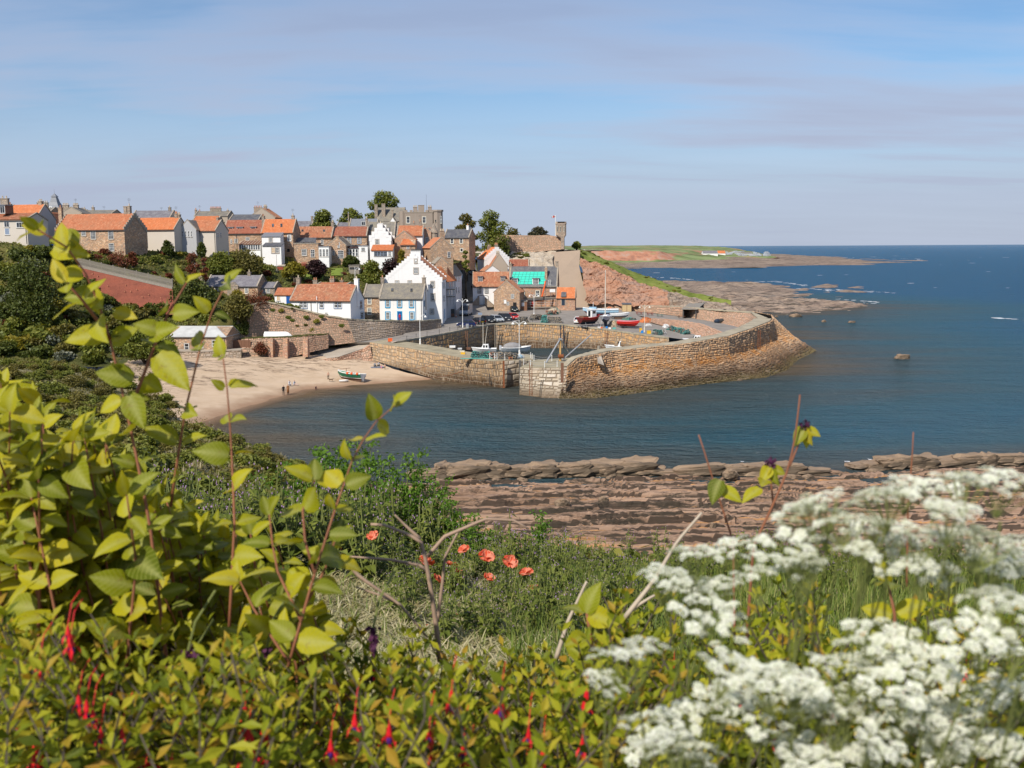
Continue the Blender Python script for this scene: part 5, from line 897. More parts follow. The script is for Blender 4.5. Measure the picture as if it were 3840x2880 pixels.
# ---------------------------------------------------------------- ground lookup
from mathutils.bvhtree import BVHTree
def make_bvh(objs):
 V=[];P=[]
 for o in objs:
  k=len(V);mw=o.matrix_basis;V+=[mw@v.co for v in o.data.vertices];P+=[tuple(i+k for i in p.vertices)for p in o.data.polygons]
 return BVHTree.FromPolygons(V,P)
BVH=make_bvh([o for o in GROUND if o.name.split('.')[0]not in ('sea','headland','headland_reef','reef','skerry')])
def hg(px,py,fb=5.5):
 """the ground point under a photo pixel"""
 r=ray(px,py).normalized();h=BVH.ray_cast(CAM,r);return h[0]if h[0]is not None else G(px,py,fb)
def gz(x,y,top=60):
 h=BVH.ray_cast(Vector((x,y,top)),Vector((0,0,-1)));return h[0].z if h[0]is not None else None
def zg(z,x,y,fb=5.5):return hg(*zp(z,x,y),fb)
# ---------------------------------------------------------------- foliage
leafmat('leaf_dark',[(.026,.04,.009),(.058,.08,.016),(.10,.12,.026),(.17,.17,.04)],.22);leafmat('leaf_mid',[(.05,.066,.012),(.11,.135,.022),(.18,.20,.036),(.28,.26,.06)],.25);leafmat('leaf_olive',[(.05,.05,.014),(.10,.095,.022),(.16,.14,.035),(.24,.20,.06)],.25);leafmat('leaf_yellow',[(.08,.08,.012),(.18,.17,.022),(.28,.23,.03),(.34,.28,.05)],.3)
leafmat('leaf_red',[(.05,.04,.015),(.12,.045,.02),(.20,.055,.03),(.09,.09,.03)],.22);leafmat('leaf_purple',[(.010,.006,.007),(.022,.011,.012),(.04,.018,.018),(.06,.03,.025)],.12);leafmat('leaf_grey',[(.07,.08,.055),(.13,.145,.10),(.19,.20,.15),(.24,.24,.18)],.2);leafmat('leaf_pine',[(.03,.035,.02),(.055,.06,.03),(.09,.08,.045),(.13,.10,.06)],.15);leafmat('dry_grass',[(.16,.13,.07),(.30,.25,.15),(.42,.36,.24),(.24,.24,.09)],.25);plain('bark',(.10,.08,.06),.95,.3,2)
def leafquad(b,p,s,r,up=.3,c=None):
 n=Vector((r.gauss(0,1),r.gauss(0,1),r.gauss(0,1)+up)).normalized();t=n.orthogonal().normalized();t.rotate(Matrix.Rotation(r.uniform(0,6.3),3,n));w=n.cross(t);k=r.uniform(.7,1.3)*s
 o=len(b.v);c=r.random()if c is None else c
 for q in (p-t*k,p+w*k*.55,p+t*k,p-w*k*.55):b.v.append(tuple(q));b.c.append(c)
 b.f.append((o,o+1,o+2,o+3));b.m.append(0)
def blob(b,c,rad,n,s,r,shell=.55,gap=0):
 rx,ry,rz=rad if isinstance(rad,tuple)else (rad,)*3;seed=Vector((r.uniform(0,50),r.uniform(0,50),0))
 for _ in range(n):
  d=Vector((r.gauss(0,1),r.gauss(0,1),r.gauss(0,1))).normalized();k=shell+(1-shell)*r.random()**.6;k*=1+.35*noise.noise(d*2.3+seed)
  if gap and noise.noise(d*3.2+seed)<-gap:continue
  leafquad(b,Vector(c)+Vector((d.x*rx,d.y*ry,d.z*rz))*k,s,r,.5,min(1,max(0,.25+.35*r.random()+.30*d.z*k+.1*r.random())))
def bush_mesh(name,mat,seed,n=800,s=.15,spiky=False,h=.8):
 r=random.Random(seed);b=B()
 if spiky:
  for _ in range(n//3):
   a=r.uniform(0,6.3);e=r.uniform(.2,1.4);d=Vector((math.cos(a)*math.cos(e),math.sin(a)*math.cos(e),math.sin(e)));l=r.uniform(.5,1.1);w=d.cross(Vector((0,0,1))).normalized()*.035;m=d*l*.6;t=d*l+Vector((0,0,-.25*l*math.cos(e)));b.add([-w,w,m+w,m-w,t],[(0,1,2,3),(3,2,4)],0,r.random())
  return b.mesh(name,mat)
 for i in range(r.randint(5,8)):
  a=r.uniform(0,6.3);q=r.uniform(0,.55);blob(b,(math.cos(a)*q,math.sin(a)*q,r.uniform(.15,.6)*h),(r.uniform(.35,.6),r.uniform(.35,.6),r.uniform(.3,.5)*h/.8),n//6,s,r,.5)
 return b.mesh(name,mat)
KINDS={}
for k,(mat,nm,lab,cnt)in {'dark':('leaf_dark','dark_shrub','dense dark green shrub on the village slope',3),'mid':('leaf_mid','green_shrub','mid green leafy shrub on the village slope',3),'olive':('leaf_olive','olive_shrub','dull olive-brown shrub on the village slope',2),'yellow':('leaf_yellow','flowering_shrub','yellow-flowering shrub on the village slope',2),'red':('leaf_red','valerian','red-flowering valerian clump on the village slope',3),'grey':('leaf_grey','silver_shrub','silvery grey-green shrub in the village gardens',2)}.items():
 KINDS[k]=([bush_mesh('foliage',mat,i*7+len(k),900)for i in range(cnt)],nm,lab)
def in_house(x,y,pad=1.2):
 for h in HOUSES:
  p=h.inv@Vector((x,y,h.t.location.z))
  if -pad<p.x<h.L+pad and -pad*1.6<p.y<h.B+pad:return True
 return False
def shrub(kind,p,rad,hs=1.,label=None,group=None,name=None):
 ms,nm,lab=KINDS[kind];o=link(name or nm,ms[R.randrange(len(ms))]);o.location=p;o.scale=(rad,rad*U(.85,1.15),rad*hs);o.rotation_euler=(0,0,U(0,6.28))
 return tag(o,label or lab,'shrub',group or ('shrubs: '+lab))
def on_path(x,y):return (x>-38 and y<252)or (x>-47 and y<213+max(0,(x+36))*.95 and y>150)or (x>-19 and y>255)
ptsH=[p for row in HILL[1:]for p in row if p.y<330 and p.x>-135];n_sh=0
while n_sh<480:
 p=R.choice(ptsH);x,y=p.x+U(-2,2),p.y+U(-2,2)
 if in_house(x,y)or on_path(x,y):continue
 pxx=1920+x/y*F
 if pxx<-60:continue
 lw=1250<pxx<1560 and 255<y<285 and R.random()<.8
 if lw:continue
 z=gz(x,y)
 if z is None:continue
 up_=y>236 and pxx<900;k=R.choices(['dark','mid','olive','yellow','red','grey'],[30,28,22,6,34 if up_ else 12,6])[0]
 shrub(k,(x,y,z-.15),U(.8,1.7)*(2.0 if y<228 and pxx<800 and k!='red' else 1.1),U(.7,1.1));n_sh+=1
def tree_at(name,label,px,pyb,Y,hpx,wpx,mat,lobes,leaf=.32,n=2600,tr=.35,flat=.62,lean=0.,seed=1,gap=.15,cat='tree',trunk_h=.45,group=None):
 """tapered trunk with limbs into each lobe of an uneven leafy crown"""
 r=random.Random(seed);p=D(px,pyb,Y);z=gz(p.x,p.y);p.z=min(p.z,z)if z is not None else p.z;top=D(px,pyb-hpx,Y).z;h=top-p.z;w=wpx*mpp(Y);t=thing(name,label,cat,p,0,group);cr=B();tk=B();base=h*trunk_h
 tk.tube([(0,0,-.5),(lean*.2,0,base*.6),(lean*.5,0,base)],[tr,tr*.8,tr*.6],7);tot=sum((l[3]*1.38)**2 for l in lobes)
 for (lx,lz,ly,lr)in lobes:
  lr=lr*1.38;c=Vector((lx*w/2*.86,ly*w/2,base+(h-base)*(lz*.8+.12)));rad=lr*w/2;tk.tube([(lean*.5,0,base*.85),(c.x*.5+lean*.3,c.y*.5,(base+c.z)/2-.2),c],[tr*.5,tr*.32,tr*.1],5)
  for k in range(4):
   e=c+Vector((r.uniform(-.7,.7)*rad,r.uniform(-.7,.7)*rad,r.uniform(-.2,.5)*rad*flat));tk.tube([c.lerp(Vector((lean*.5,0,base)),.35),e],[tr*.14,tr*.04],4)
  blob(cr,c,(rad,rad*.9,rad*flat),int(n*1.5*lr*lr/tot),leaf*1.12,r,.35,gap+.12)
 tk.build('trunk','bark',t,True);cr.build('crown',mat,t);return t
LB=[(-.45,.45,0,.5),(.4,.5,.1,.5),(0,.78,0,.5),(0,.35,-.3,.5),(-.2,.65,.3,.45),(.5,.25,-.2,.4)]
LW=[(-.7,.25,0,.34),(-.45,.6,.1,.4),(-.05,.85,0,.42),(.35,.7,-.1,.42),(.7,.4,.1,.36),(.85,.12,0,.26),(.1,.4,-.3,.35),(-.8,.0,.1,.25)]
x0,y0=zp(Z2,1890,640);tree_at('round_tree','round dense green tree standing above the long worn orange roof',x0,y0,302,88,92,'leaf_mid',LB,.30,3200,seed=2,trunk_h=.12,gap=.35,flat=.75)
x0,y0=zp(Z3,430,590);tree_at('spreading_tree','low spreading green tree left of the castle on the skyline',x0,y0,330,68,104,'leaf_mid',LW,.32,2600,seed=3,trunk_h=.25)
x0,y0=zp(Z3,690,560);tree_at('small_tree','small bright green tree against the mansion gable',x0,y0,345,42,50,'leaf_mid',LB,.3,900,seed=4,trunk_h=.2)
x0,y0=zp(Z3,890,500);tree_at('windswept_tree','tallest windswept tree rising behind the mansion chimneys',x0,y0,362,108,132,'leaf_mid',LW,.36,3600,seed=5,trunk_h=.35,lean=-1)
x0,y0=zp(Z4,175,380);tree_at('windswept_tree','open wind-shaped tree with bare limbs right of the castle',x0,y0,338,104,90,'leaf_olive',LW,.34,2300,seed=6,trunk_h=.3,lean=1.5,gap=.02)
x0,y0=zp(Z4,540,640);tree_at('broad_tree','big broad green tree above the white crow-stepped quay house',x0,y0,322,165,112,'leaf_mid',[(-.3,.75,0,.5),(.35,.6,.1,.55),(-.1,.95,0,.42),(.5,.3,-.2,.5),(-.4,.4,.1,.48),(.1,.12,-.2,.55),(-.2,.0,0,.4),(.75,.05,0,.4)],.32,4200,seed=7,trunk_h=.12,flat=.7)
x0,y0=zp(Z4,640,700);tree_at('ivy_bank','dark ivy-clad bank of foliage beneath the castle wall',x0,y0+5,322,70,74,'leaf_dark',LB,.3,2200,seed=17,trunk_h=.05,flat=.9,cat='shrub')
x0,y0=zp(Z4,825,405);tree_at('round_bush','rounded yellow-green bush behind the castle wall',x0,y0,345,42,66,'leaf_olive',LB,.3,1500,seed=8,trunk_h=.05,flat=.85,cat='shrub')
x0,y0=zp(Z4,1165,420);tree_at('windswept_pine','flat-topped windswept pine behind the castle wall near the watchtower',x0,y0,345,50,92,'leaf_pine',[(-.75,.35,0,.32),(-.35,.6,0,.4),(.05,.85,0,.38),(.4,.7,0,.38),(.7,.5,0,.28),(.1,.35,0,.45)],.28,2400,seed=9,trunk_h=.15,flat=.42,gap=.05,lean=1)
x0,y0=zp(Z3,1745,660);tree_at('small_bush','low dark bush peeping over the roof right of the castle',x0,y0,350,10,34,'leaf_dark',LB,.3,500,seed=18,trunk_h=.05,cat='shrub')
x0,y0=zp(Z2,1790,1400);tree_at('copper_tree','dark maroon tree in the garden above the orange-roofed houses',x0,y0,256,86,82,'leaf_purple',LB,.26,2600,seed=10,trunk_h=.2,gap=.4,flat=.7)
x0,y0=zp(Z3,985,1380);tree_at('copper_tree','blackish purple tree behind the slope of the huge white gable',x0,y0,262,94,92,'leaf_purple',LB,.26,2600,seed=11,trunk_h=.1,gap=.4,flat=.8)
x0,y0=zp(Z3,725,1430);tree_at('garden_tree','bright green garden tree left of the blackish purple one',x0,y0,257,108,84,'leaf_mid',LB,.27,3000,seed=12,trunk_h=.08,flat=.85,gap=.4)
x0,y0=zp(Z3,430,1180);tree_at('garden_tree','dark flat-topped tree on a slanting trunk beside the garden shed',x0,y0+26,268,66,62,'leaf_dark',LW,.25,1600,seed=13,trunk_h=.4,lean=-1)
x0,y0=zp(Z2,1490,1370);tree_at('palm_bush','yellow-green spiky palm bush in the terraced garden',x0,y0,252,66,88,'leaf_yellow',LW,.34,1500,seed=14,trunk_h=.3,gap=.02)
x0,y0=zp(Z2,800,1330);tree_at('brown_thicket','wide olive-brown thicket behind the lilac slate cottage',x0,y0,250,100,150,'leaf_olive',LB,.27,3600,seed=15,trunk_h=.05,flat=.7,gap=.4,cat='shrub')
x0,y0=zp(Z2,480,1330);tree_at('green_thicket','bright green thicket on the slope left of the olive-brown one',x0,y0,248,96,110,'leaf_mid',LB,.27,3000,seed=16,trunk_h=.05,flat=.75,gap=.4,cat='shrub')
x0,y0=zp(Z1,340,1330);tree_at('ivy_thicket','largest dark ivy-covered thicket left of the brick wall',x0,y0,196,215,210,'leaf_dark',[(-.3,.3,0,.55),(.3,.35,0,.55),(0,.7,0,.5),(.35,.05,-.3,.5),(-.4,.0,-.2,.5),(-.5,.65,.2,.4)],.25,6500,seed=19,trunk_h=.03,flat=1.0,gap=.45,cat='shrub')
x0,y0=zp(Y1,830,640);tree_at('dark_thicket','dark green thicket between the brick wall and the lilac slate cottage',x0,y0,216,125,165,'leaf_dark',LB,.25,5000,seed=20,trunk_h=.03,flat=.85,gap=.45,cat='shrub')
x0,y0=zp(Y1,1450,760);tree_at('mixed_thicket','yellow-flecked thicket in shadow by the end of the retaining wall',x0,y0,205,90,110,'leaf_olive',LB,.25,3200,seed=21,trunk_h=.03,flat=.9,gap=.4,cat='shrub')
x0,y0=zp(Y1,1500,1010);tree_at('shady_thicket','near-black thicket behind the timber fence by the beach cottage',x0,y0,206,100,60,'leaf_dark',LB,.25,2200,seed=22,trunk_h=.03,flat=1.2,gap=.5,cat='shrub')
x0,y0=zp(Y1,150,1150);tree_at('low_thicket','broad low green thicket left of the beach cottage',x0,y0+8,180,95,230,'leaf_mid',LB,.25,5200,seed=23,trunk_h=.02,flat=.5,gap=.5,cat='shrub')
x0,y0=zp(Z3,1130,1060);tree_at('yellow_climber','lime yellow climber over the wall below the tiny stone cottage',x0,y0,270,50,34,'leaf_yellow',LB,.25,1300,seed=24,trunk_h=.03,flat=1.2,gap=.4,cat='shrub')
x0,y0=zp(Z3,2010,960);tree_at('small_tree','small leafy tree in front of the slate-roofed stone house by the street',x0,y0,303,34,30,'leaf_mid',LB,.25,800,seed=25,trunk_h=.3)
x0,y0=zp(Z1,1735,670);tree_at('round_shrub','dark rounded shrub before the plain beige house',x0,y0,254,26,44,'leaf_dark',LB,.22,1200,seed=26,trunk_h=.03,flat=.9,gap=.5,cat='shrub')
x0,y0=zp(Z2,205,975);tree_at('cypress','upright black-green cypress against the tall beige wall',x0,y0,261,38,34,'leaf_dark',LB,.22,1400,seed=27,trunk_h=.02,flat=1.3,gap=.6,cat='shrub')
for px,py,w,lab in ((1370,715,94,'scarlet valerian mound beside the black end gable'),(1990,690,120,'dark red valerian bank below the grey back wing'),(2110,700,70,'rust-red valerian tuft right of the grey back wing'),(1220,860,240,'long low red valerian drift above the fence'),(1000,800,120,'crimson valerian clump at the fence top')):
 x0,y0=zp(Z1,px,py);tree_at('valerian',lab,x0,y0+14,236,w*.20,w*.45,'leaf_red',LB,.2,900,seed=px,trunk_h=.02,flat=.8,cat='shrub')
for z,px,py,w,mt,lab in ((Y1,1700,560,380,'leaf_red','russet valerian bank hanging over the retaining wall end'),(Y1,1440,430,200,'leaf_yellow','yellow broom below the pedimented cottage'),(Y1,1880,460,150,'leaf_dark','glossy round green bush before the side wing'),(Y1,1790,430,100,'leaf_grey','cream-flowered bush left of the glossy round one'),(Y1,1760,1130,200,'leaf_red','pink valerian tuft growing from the buttressed wall'),(Y1,1450,1260,110,'leaf_yellow','yellow tuft at the foot of the timber fence'),(Y2,1490,800,190,'leaf_grey','grey lavender bush before the narrow stone house'),(Y2,1010,1130,320,'leaf_mid','green weeds at the foot of the wall by the slipway'),(Y2,1210,850,60,'leaf_olive','hanging creeper at the corner of the retaining walls')):
 x0,y0=zp(z,px,py);Yh={1450:200,1760:200.3}.get(px,hg(x0,y0).y)if z is Y1 and y0>1280 else hg(x0,y0).y;tree_at('wall_shrub',lab,x0,y0+4,Yh-1.0,w*.15,w*.27,mt,LB,.17,800,seed=px+1,trunk_h=.02,flat=.8,cat='shrub')
for i,(x_,y_)in enumerate([(95,690),(210,690),(350,660),(310,790),(120,860),(425,910),(560,790),(700,840),(540,890),(365,830),(630,960),(260,880),(770,780),(180,960),(30,930),(1050,905)]):
 p=D(*zp(Y2,x_,y_),209.3 if x_<900 else 209);o=link('wall_tuft',KINDS[['mid','yellow','olive'][i%3]][0][0]);o.location=p;s_=U(.5,.95);o.scale=(s_,s_*.5,s_*.9);tag(o,'tuft of weeds rooted in the red-brown retaining wall','plant','tufts growing out of the retaining wall')
 # ground cover over both slopes
def cover(name,pts,n,s,mat,label,keep,r,zoff=.1):
 b=B()
 for _ in range(n):
  p=r.choice(pts);q=p+Vector((r.uniform(-1.6,1.6),r.uniform(-1.6,1.6),0))
  if not keep(q.x,q.y):continue
  z=gz(q.x,q.y)
  if z is None:continue
  leafquad(b,Vector((q.x,q.y,z+r.uniform(0,zoff*3))),s*r.uniform(.6,1.3),r,.2)
 o=b.build(name,mat);tag(o,label,'undergrowth',None,'stuff');return o
rr=random.Random(3);kp=lambda x,y:not in_house(x,y,.2)and not on_path(x,y)and 1920+x/y*F>-80
hp=[p for row in HILL[1:]for p in row if p.y<300 and p.x>-135]
cover('undergrowth',hp,26000,.30,'leaf_mid','green undergrowth covering the village slope',kp,rr);cover('undergrowth',hp,16000,.28,'leaf_olive','brownish rough growth covering the village slope',kp,rr)
lawn=[(Z3,235,1270,160,100),(Z2,1760,1330,260,110)]
for i,(z,x_,y_,w,h_)in enumerate(lawn):
 c4=[zg(z,x_+a_*w/2,y_+b_*h_/2)for a_,b_ in ((-1,1),(1,1),(1,-1),(-1,-1))];rows=[[c4[0],c4[1]],[c4[3],c4[2]]];pts=[[Vector((p.x,p.y,(gz(p.x,p.y)or p.z)+.35))for p in row]for row in loft_pts(rows,8,6)];struct(grid_mesh('lawn',pts,'lawn'));GROUND.pop()
# --- bank between the camera and the beach
bankp=[p for row in BLUFF for p in row if p.x<-14 and 26<p.y<176 and 1920+p.x/p.y*F>-200];KINDS['bank']=([bush_mesh('foliage','leaf_mid',60+i,2400,.085)for i in range(3)],'bramble','leafy green bramble on the near bank above the beach');KINDS['bankd']=([bush_mesh('foliage','leaf_olive',70+i,2400,.08)for i in range(2)],'scrub','olive scrub bush on the near bank above the beach');KINDS['reed']=([bush_mesh('foliage','dry_grass',80,600,.1,True)],'grass_tussock','pale dry grass tussock on the near bank')
k=0
while k<420:
 p=R.choice(bankp);x,y=p.x+U(-1,1),p.y+U(-1,1);z=gz(x,y)
 if z is None or z<.7:continue
 kd=R.choices(['bank','bankd','reed'],[55,30,22])[0];shrub(kd,(x,y,z-.1),U(1.0,2.3)if kd!='reed' else U(.8,1.4),U(.6,1.0)if kd!='reed' else 1.1,group='scrub on the near bank: '+kd);k+=1
cover('undergrowth',bankp,24000,.16,'leaf_olive','rough undergrowth covering the near bank',lambda x,y:True,rr,.15)
lowp=[p for row in BLUFF for p in row if -16<p.x<34 and 14<p.y<66];cover('undergrowth',lowp,16000,.12,'leaf_mid','green undergrowth on the bank falling from the garden to the shore',lambda x,y:y>14,rr,.12);cover('undergrowth',lowp,9000,.12,'leaf_olive','brownish growth on the bank falling from the garden to the shore',lambda x,y:y>14,rr,.12)
# plants along the cliff top
for i in range(46):
 a=R.random();q=R.choice(range(len(gb)-1));p=ct[q].lerp(ct[q+1],a).lerp(gb[q].lerp(gb[q+1],a),U(.1,1));z=gz(p.x,p.y)or p.z;o=shrub(R.choice(['mid','olive','mid','yellow']),(p.x,p.y,z-.2),U(.5,1.2),U(.5,.8),'low bush in the grass above the red cliff','bushes above the red cliff')
x0,y0=zp(Z4,1705,545);tree_at('cliff_bush','dark green bush at the head of the cliff path by the watchtower',x0,y0+6,336,26,32,'leaf_mid',LB,.3,1300,seed=30,trunk_h=.05,flat=.9,cat='shrub')
for i in range(26):
 px,py=U(*zp(Z4,870,0)[:1],zp(Z4,1060,0)[0]),0;u=R.random();p=ch_rows[1][1].lerp(ch_rows[1][3],u*.55).lerp(ch_rows[2][1].lerp(ch_rows[2][3],u*.55),U(0,1));z=gz(p.x,p.y)or p.z;shrub(R.choice(['olive','mid','grey']),(p.x,p.y-.3,z-.1),U(.6,1.2),.7,'scrubby bush on the crag below the castle wall','bushes on the castle crag')
# ---------------------------------------------------------------- vehicles
def carpaint(name,col,rough=.25):
 if name not in MATS:
  m,nt=new_mat(name);MATS[name]=finish(m,nt,col,rough,None,0,0,.5)
 return name
plain('tyre',(.02,.02,.02),.9,.2);plain('rim',(.45,.45,.46),.35,.1,3,.5,.7);plain('car_glass',(.015,.018,.022),.12,.2,1,.6);plain('lamp_lens',(.75,.75,.72),.2,.1);plain('tail_lens',(.4,.02,.015),.3,.1);plain('plate',(.75,.75,.70),.5,.05);plain('plate_yellow',(.70,.50,.05),.5,.05);plain('bumper',(.03,.03,.032),.6,.1)
wl=B();wl.cyl((0,-.11,0),(0,.11,0),.32,None,14);WHEEL=wl.mesh('wheel','tyre');wl=B();wl.cyl((0,-.118,0),(0,.118,0),.19,None,10);RIM=wl.mesh('rim','rim')
def car(label,p,heading,paint,kind='hatch',roofc=None,name='parked_car',cat='car',group='cars parked on the harbour quay'):
 """heading: plan direction the bonnet points to; x is forward in the car's own frame"""
 L,W_,Hh,prof,cab={'hatch':(3.9,1.72,1.47,[(-1.95,.32),(-1.95,.72),(-1.85,.92),(.75,.94),(1.62,.80),(1.92,.62),(1.95,.32)],(-1.85,-1.25,.35,1.05)),'mini':(3.75,1.70,1.42,[(-1.85,.32),(-1.87,.75),(-1.75,.92),(.8,.94),(1.6,.84),(1.85,.62),(1.85,.32)],(-1.75,-1.4,.55,.95)),'estate':(4.6,1.8,1.48,[(-2.3,.32),(-2.3,.78),(-2.2,.92),(.9,.95),(2.0,.80),(2.28,.6),(2.3,.32)],(-2.2,-1.75,.45,1.25)),'saloon':(4.5,1.78,1.43,[(-2.25,.32),(-2.25,.85),(-2.0,.96),(.85,.95),(1.95,.80),(2.22,.6),(2.25,.32)],(-1.75,-.95,.35,1.2)),'suv':(4.5,1.85,1.66,[(-2.2,.36),(-2.22,.9),(-2.1,1.05),(.9,1.07),(1.95,.95),(2.2,.7),(2.2,.36)],(-2.1,-1.7,.45,1.2)),'van':(5.4,2.0,2.45,[(-2.7,.4),(-2.7,1.25),(-2.68,1.3),(1.6,1.3),(2.4,1.05),(2.7,.75),(2.7,.4)],(-2.68,-2.62,.95,1.75))}[kind]
 rz=math.atan2(heading[1],heading[0]);t=thing(name,label,cat,p,rz,group);t.scale=(1.17,)*3;w=W_/2;b=B();n=len(prof)
 vs=[]
 for y,s,dz in ((-w+.06,.97,.03),(-w,1,0),(w,1,0),(w-.06,.97,.03)):vs+=[(x*s,y,z+(dz if z>.8 else 0))for x,z in prof]
 fs=[(k*n+i,k*n+(i+1)%n,(k+1)*n+(i+1)%n,(k+1)*n+i)for k in range(3)for i in range(n)]+[tuple(range(n)),tuple(range(3*n,4*n))[::-1]];b.add(vs,fs);b.build('body',paint,t,False)
 x0,x1,x2,x3=cab;zb=prof[2][1];zt=Hh;wt=w-(.22 if kind!='van' else .08);wb=w-.05;c=B();c.add([(x0,-wb,zb),(x3,-wb,zb),(x3,wb,zb),(x0,wb,zb),(x1,-wt,zt-.05),(x2,-wt,zt-.05),(x2,wt,zt-.05),(x1,wt,zt-.05)],[(0,1,5,4),(1,2,6,5),(2,3,7,6),(3,0,4,7)])
 if kind=='van':
  c.build('windscreen','car_glass',t);d=B();d.add([(x0,-wb-.01,zb),(.55,-wb-.01,zb),(.55,wb+.01,zb),(x0,wb+.01,zb),(x1,-wt-.02,zt),(.45,-wt-.02,zt),(.45,wt+.02,zt),(x1,wt+.02,zt)],[(0,1,5,4),(2,3,7,6),(3,0,4,7),(4,5,6,7),(1,2,6,5)]);d.build('cargo_body',paint,t);r=B()
  for i in range(6):r.box((-2.3+i*.52,-.9,zt+.06),(-2.24+i*.52,.9,zt+.14))
  for y in (-.9,.9):r.box((-2.5,y-.03,zt),(.8,y+.03,zt+.2))
  r.build('roof_rack','galv',t);c=B();c.add([(.42,-wt-.02,zt),(x2,-wt,zt-.05),(x2,wt,zt-.05),(.42,wt+.02,zt)],[(0,1,2,3)]);c.build('roof',paint,t)
 else:
  c.build('cabin_glass','car_glass',t);r=B();r.add([(x1-.05,-wt-.01,zt-.06),(x2+.05,-wt-.01,zt-.06),(x2+.05,wt+.01,zt-.06),(x1-.05,wt+.01,zt-.06),(x1+.1,-wt+.1,zt),(x2-.08,-wt+.1,zt),(x2-.08,wt-.1,zt),(x1+.1,wt-.1,zt)],[(0,1,5,4),(1,2,6,5),(2,3,7,6),(3,0,4,7),(4,5,6,7)]);r.build('roof',roofc or paint,t)
  q=B()
  for s in (-1,1):
   for xa,xb_ in ((x0,x1),(x3,x2),((x0+x3)/2-.1,(x1+x2)/2)):q.tube([(xa,s*(wb+.005),zb),(xb_,s*(wt+.01),zt-.05)],.045,4)
  q.build('pillars',paint,t)
 wx=L/2-.82
 for x in (-wx,wx):
  for s in (-1,1):o=link('wheel',WHEEL,t);o.location=(x,s*(w-.10),.32);k=link('rim',RIM,o)
 for s in (-1,1):
  h=B();h.ball((L/2-.12,s*(w-.3),.68 if kind not in ('van','suv')else .88),(.14,.17,.10),8,5);h.build('headlight','lamp_lens',t);h=B();h.box((-L/2-.01,s*(w-.22)-.1,.66),(-L/2+.1,s*(w-.22)+.1,.9));h.build('tail_light','tail_lens',t);h=B();h.box((x3-.25,s*(w+.02)-(.0 if s>0 else .16),zb),(x3-.12,s*(w+.02)+(.16 if s>0 else .0),zb+.12));h.build('mirror',paint,t)
 h=B();h.box((L/2-.02,-.5,.36),(L/2+.03,.5,.56));h.build('grille','bumper',t);h=B();h.box((L/2+.02,-.26,.4),(L/2+.04,.26,.51));h.build('number_plate','plate',t);h=B();h.box((-L/2-.03,-.26,.55),(-L/2-.005,.26,.66));h.build('number_plate','plate_yellow',t);return t
Q2=(1700,1140,.18083);Q3=(2050,1000,.18083);Q5=(1500,1000,.13562);Q1=(980,1330,.22604);Q4=(2350,1120,.22604)
fr_=(.38,-.92)
carpaint('p_blue',(.015,.025,.09));carpaint('p_black',(.008,.006,.006));carpaint('p_black2',(.012,.013,.015));carpaint('p_silver',(.36,.39,.42),.3);carpaint('p_grey',(.035,.04,.048));carpaint('p_red',(.55,.015,.012));carpaint('p_green',(.006,.014,.010));carpaint('p_white',(.78,.78,.78));carpaint('p_vsilver',(.33,.35,.38),.35);carpaint('p_teal',(.01,.07,.11))
car('dark blue hatchback seen side-on beside the lamp post',zg(Q2,270,478),(-1,.05),'p_blue','hatch');car('glossy black saloon parked tail towards the basin, with yellow plate',zg(Q2,520,415),(-.42,.9),'p_black','saloon');car('black estate car between the black saloon and the silver car',zg(Q2,720,385),fr_,'p_black2','estate');car('silver estate car parked nose to the quay',zg(Q2,895,372),fr_,'p_silver','estate');car('dark grey off-roader between the silver car and the red one',zg(Q2,1070,350),fr_,'p_grey','suv');car('bright red hatchback at the end of the parked row',zg(Q2,1235,322),fr_,'p_red','hatch')
car('small black car with red roof in front of the stone gable',zg(Q2,955,118),(.15,-1),'p_black','mini','p_red');car('small dark green car by the brown kiosk',zg(Q2,1260,160),(.1,-1),'p_green','mini');car('white hatchback seen from behind, beside the red fishing boat',zg(Q3,655,1175),(.12,1),'p_white','hatch');car('silver panel van with roof rack at the foot of the street',zg(Q2,262,235),(-.2,-1),'p_vsilver','van',name='panel_van',cat='van',group=None);car('teal car parked up the street',zg(Q5,2010,215),(.55,-.83),'p_teal','hatch',group=None)
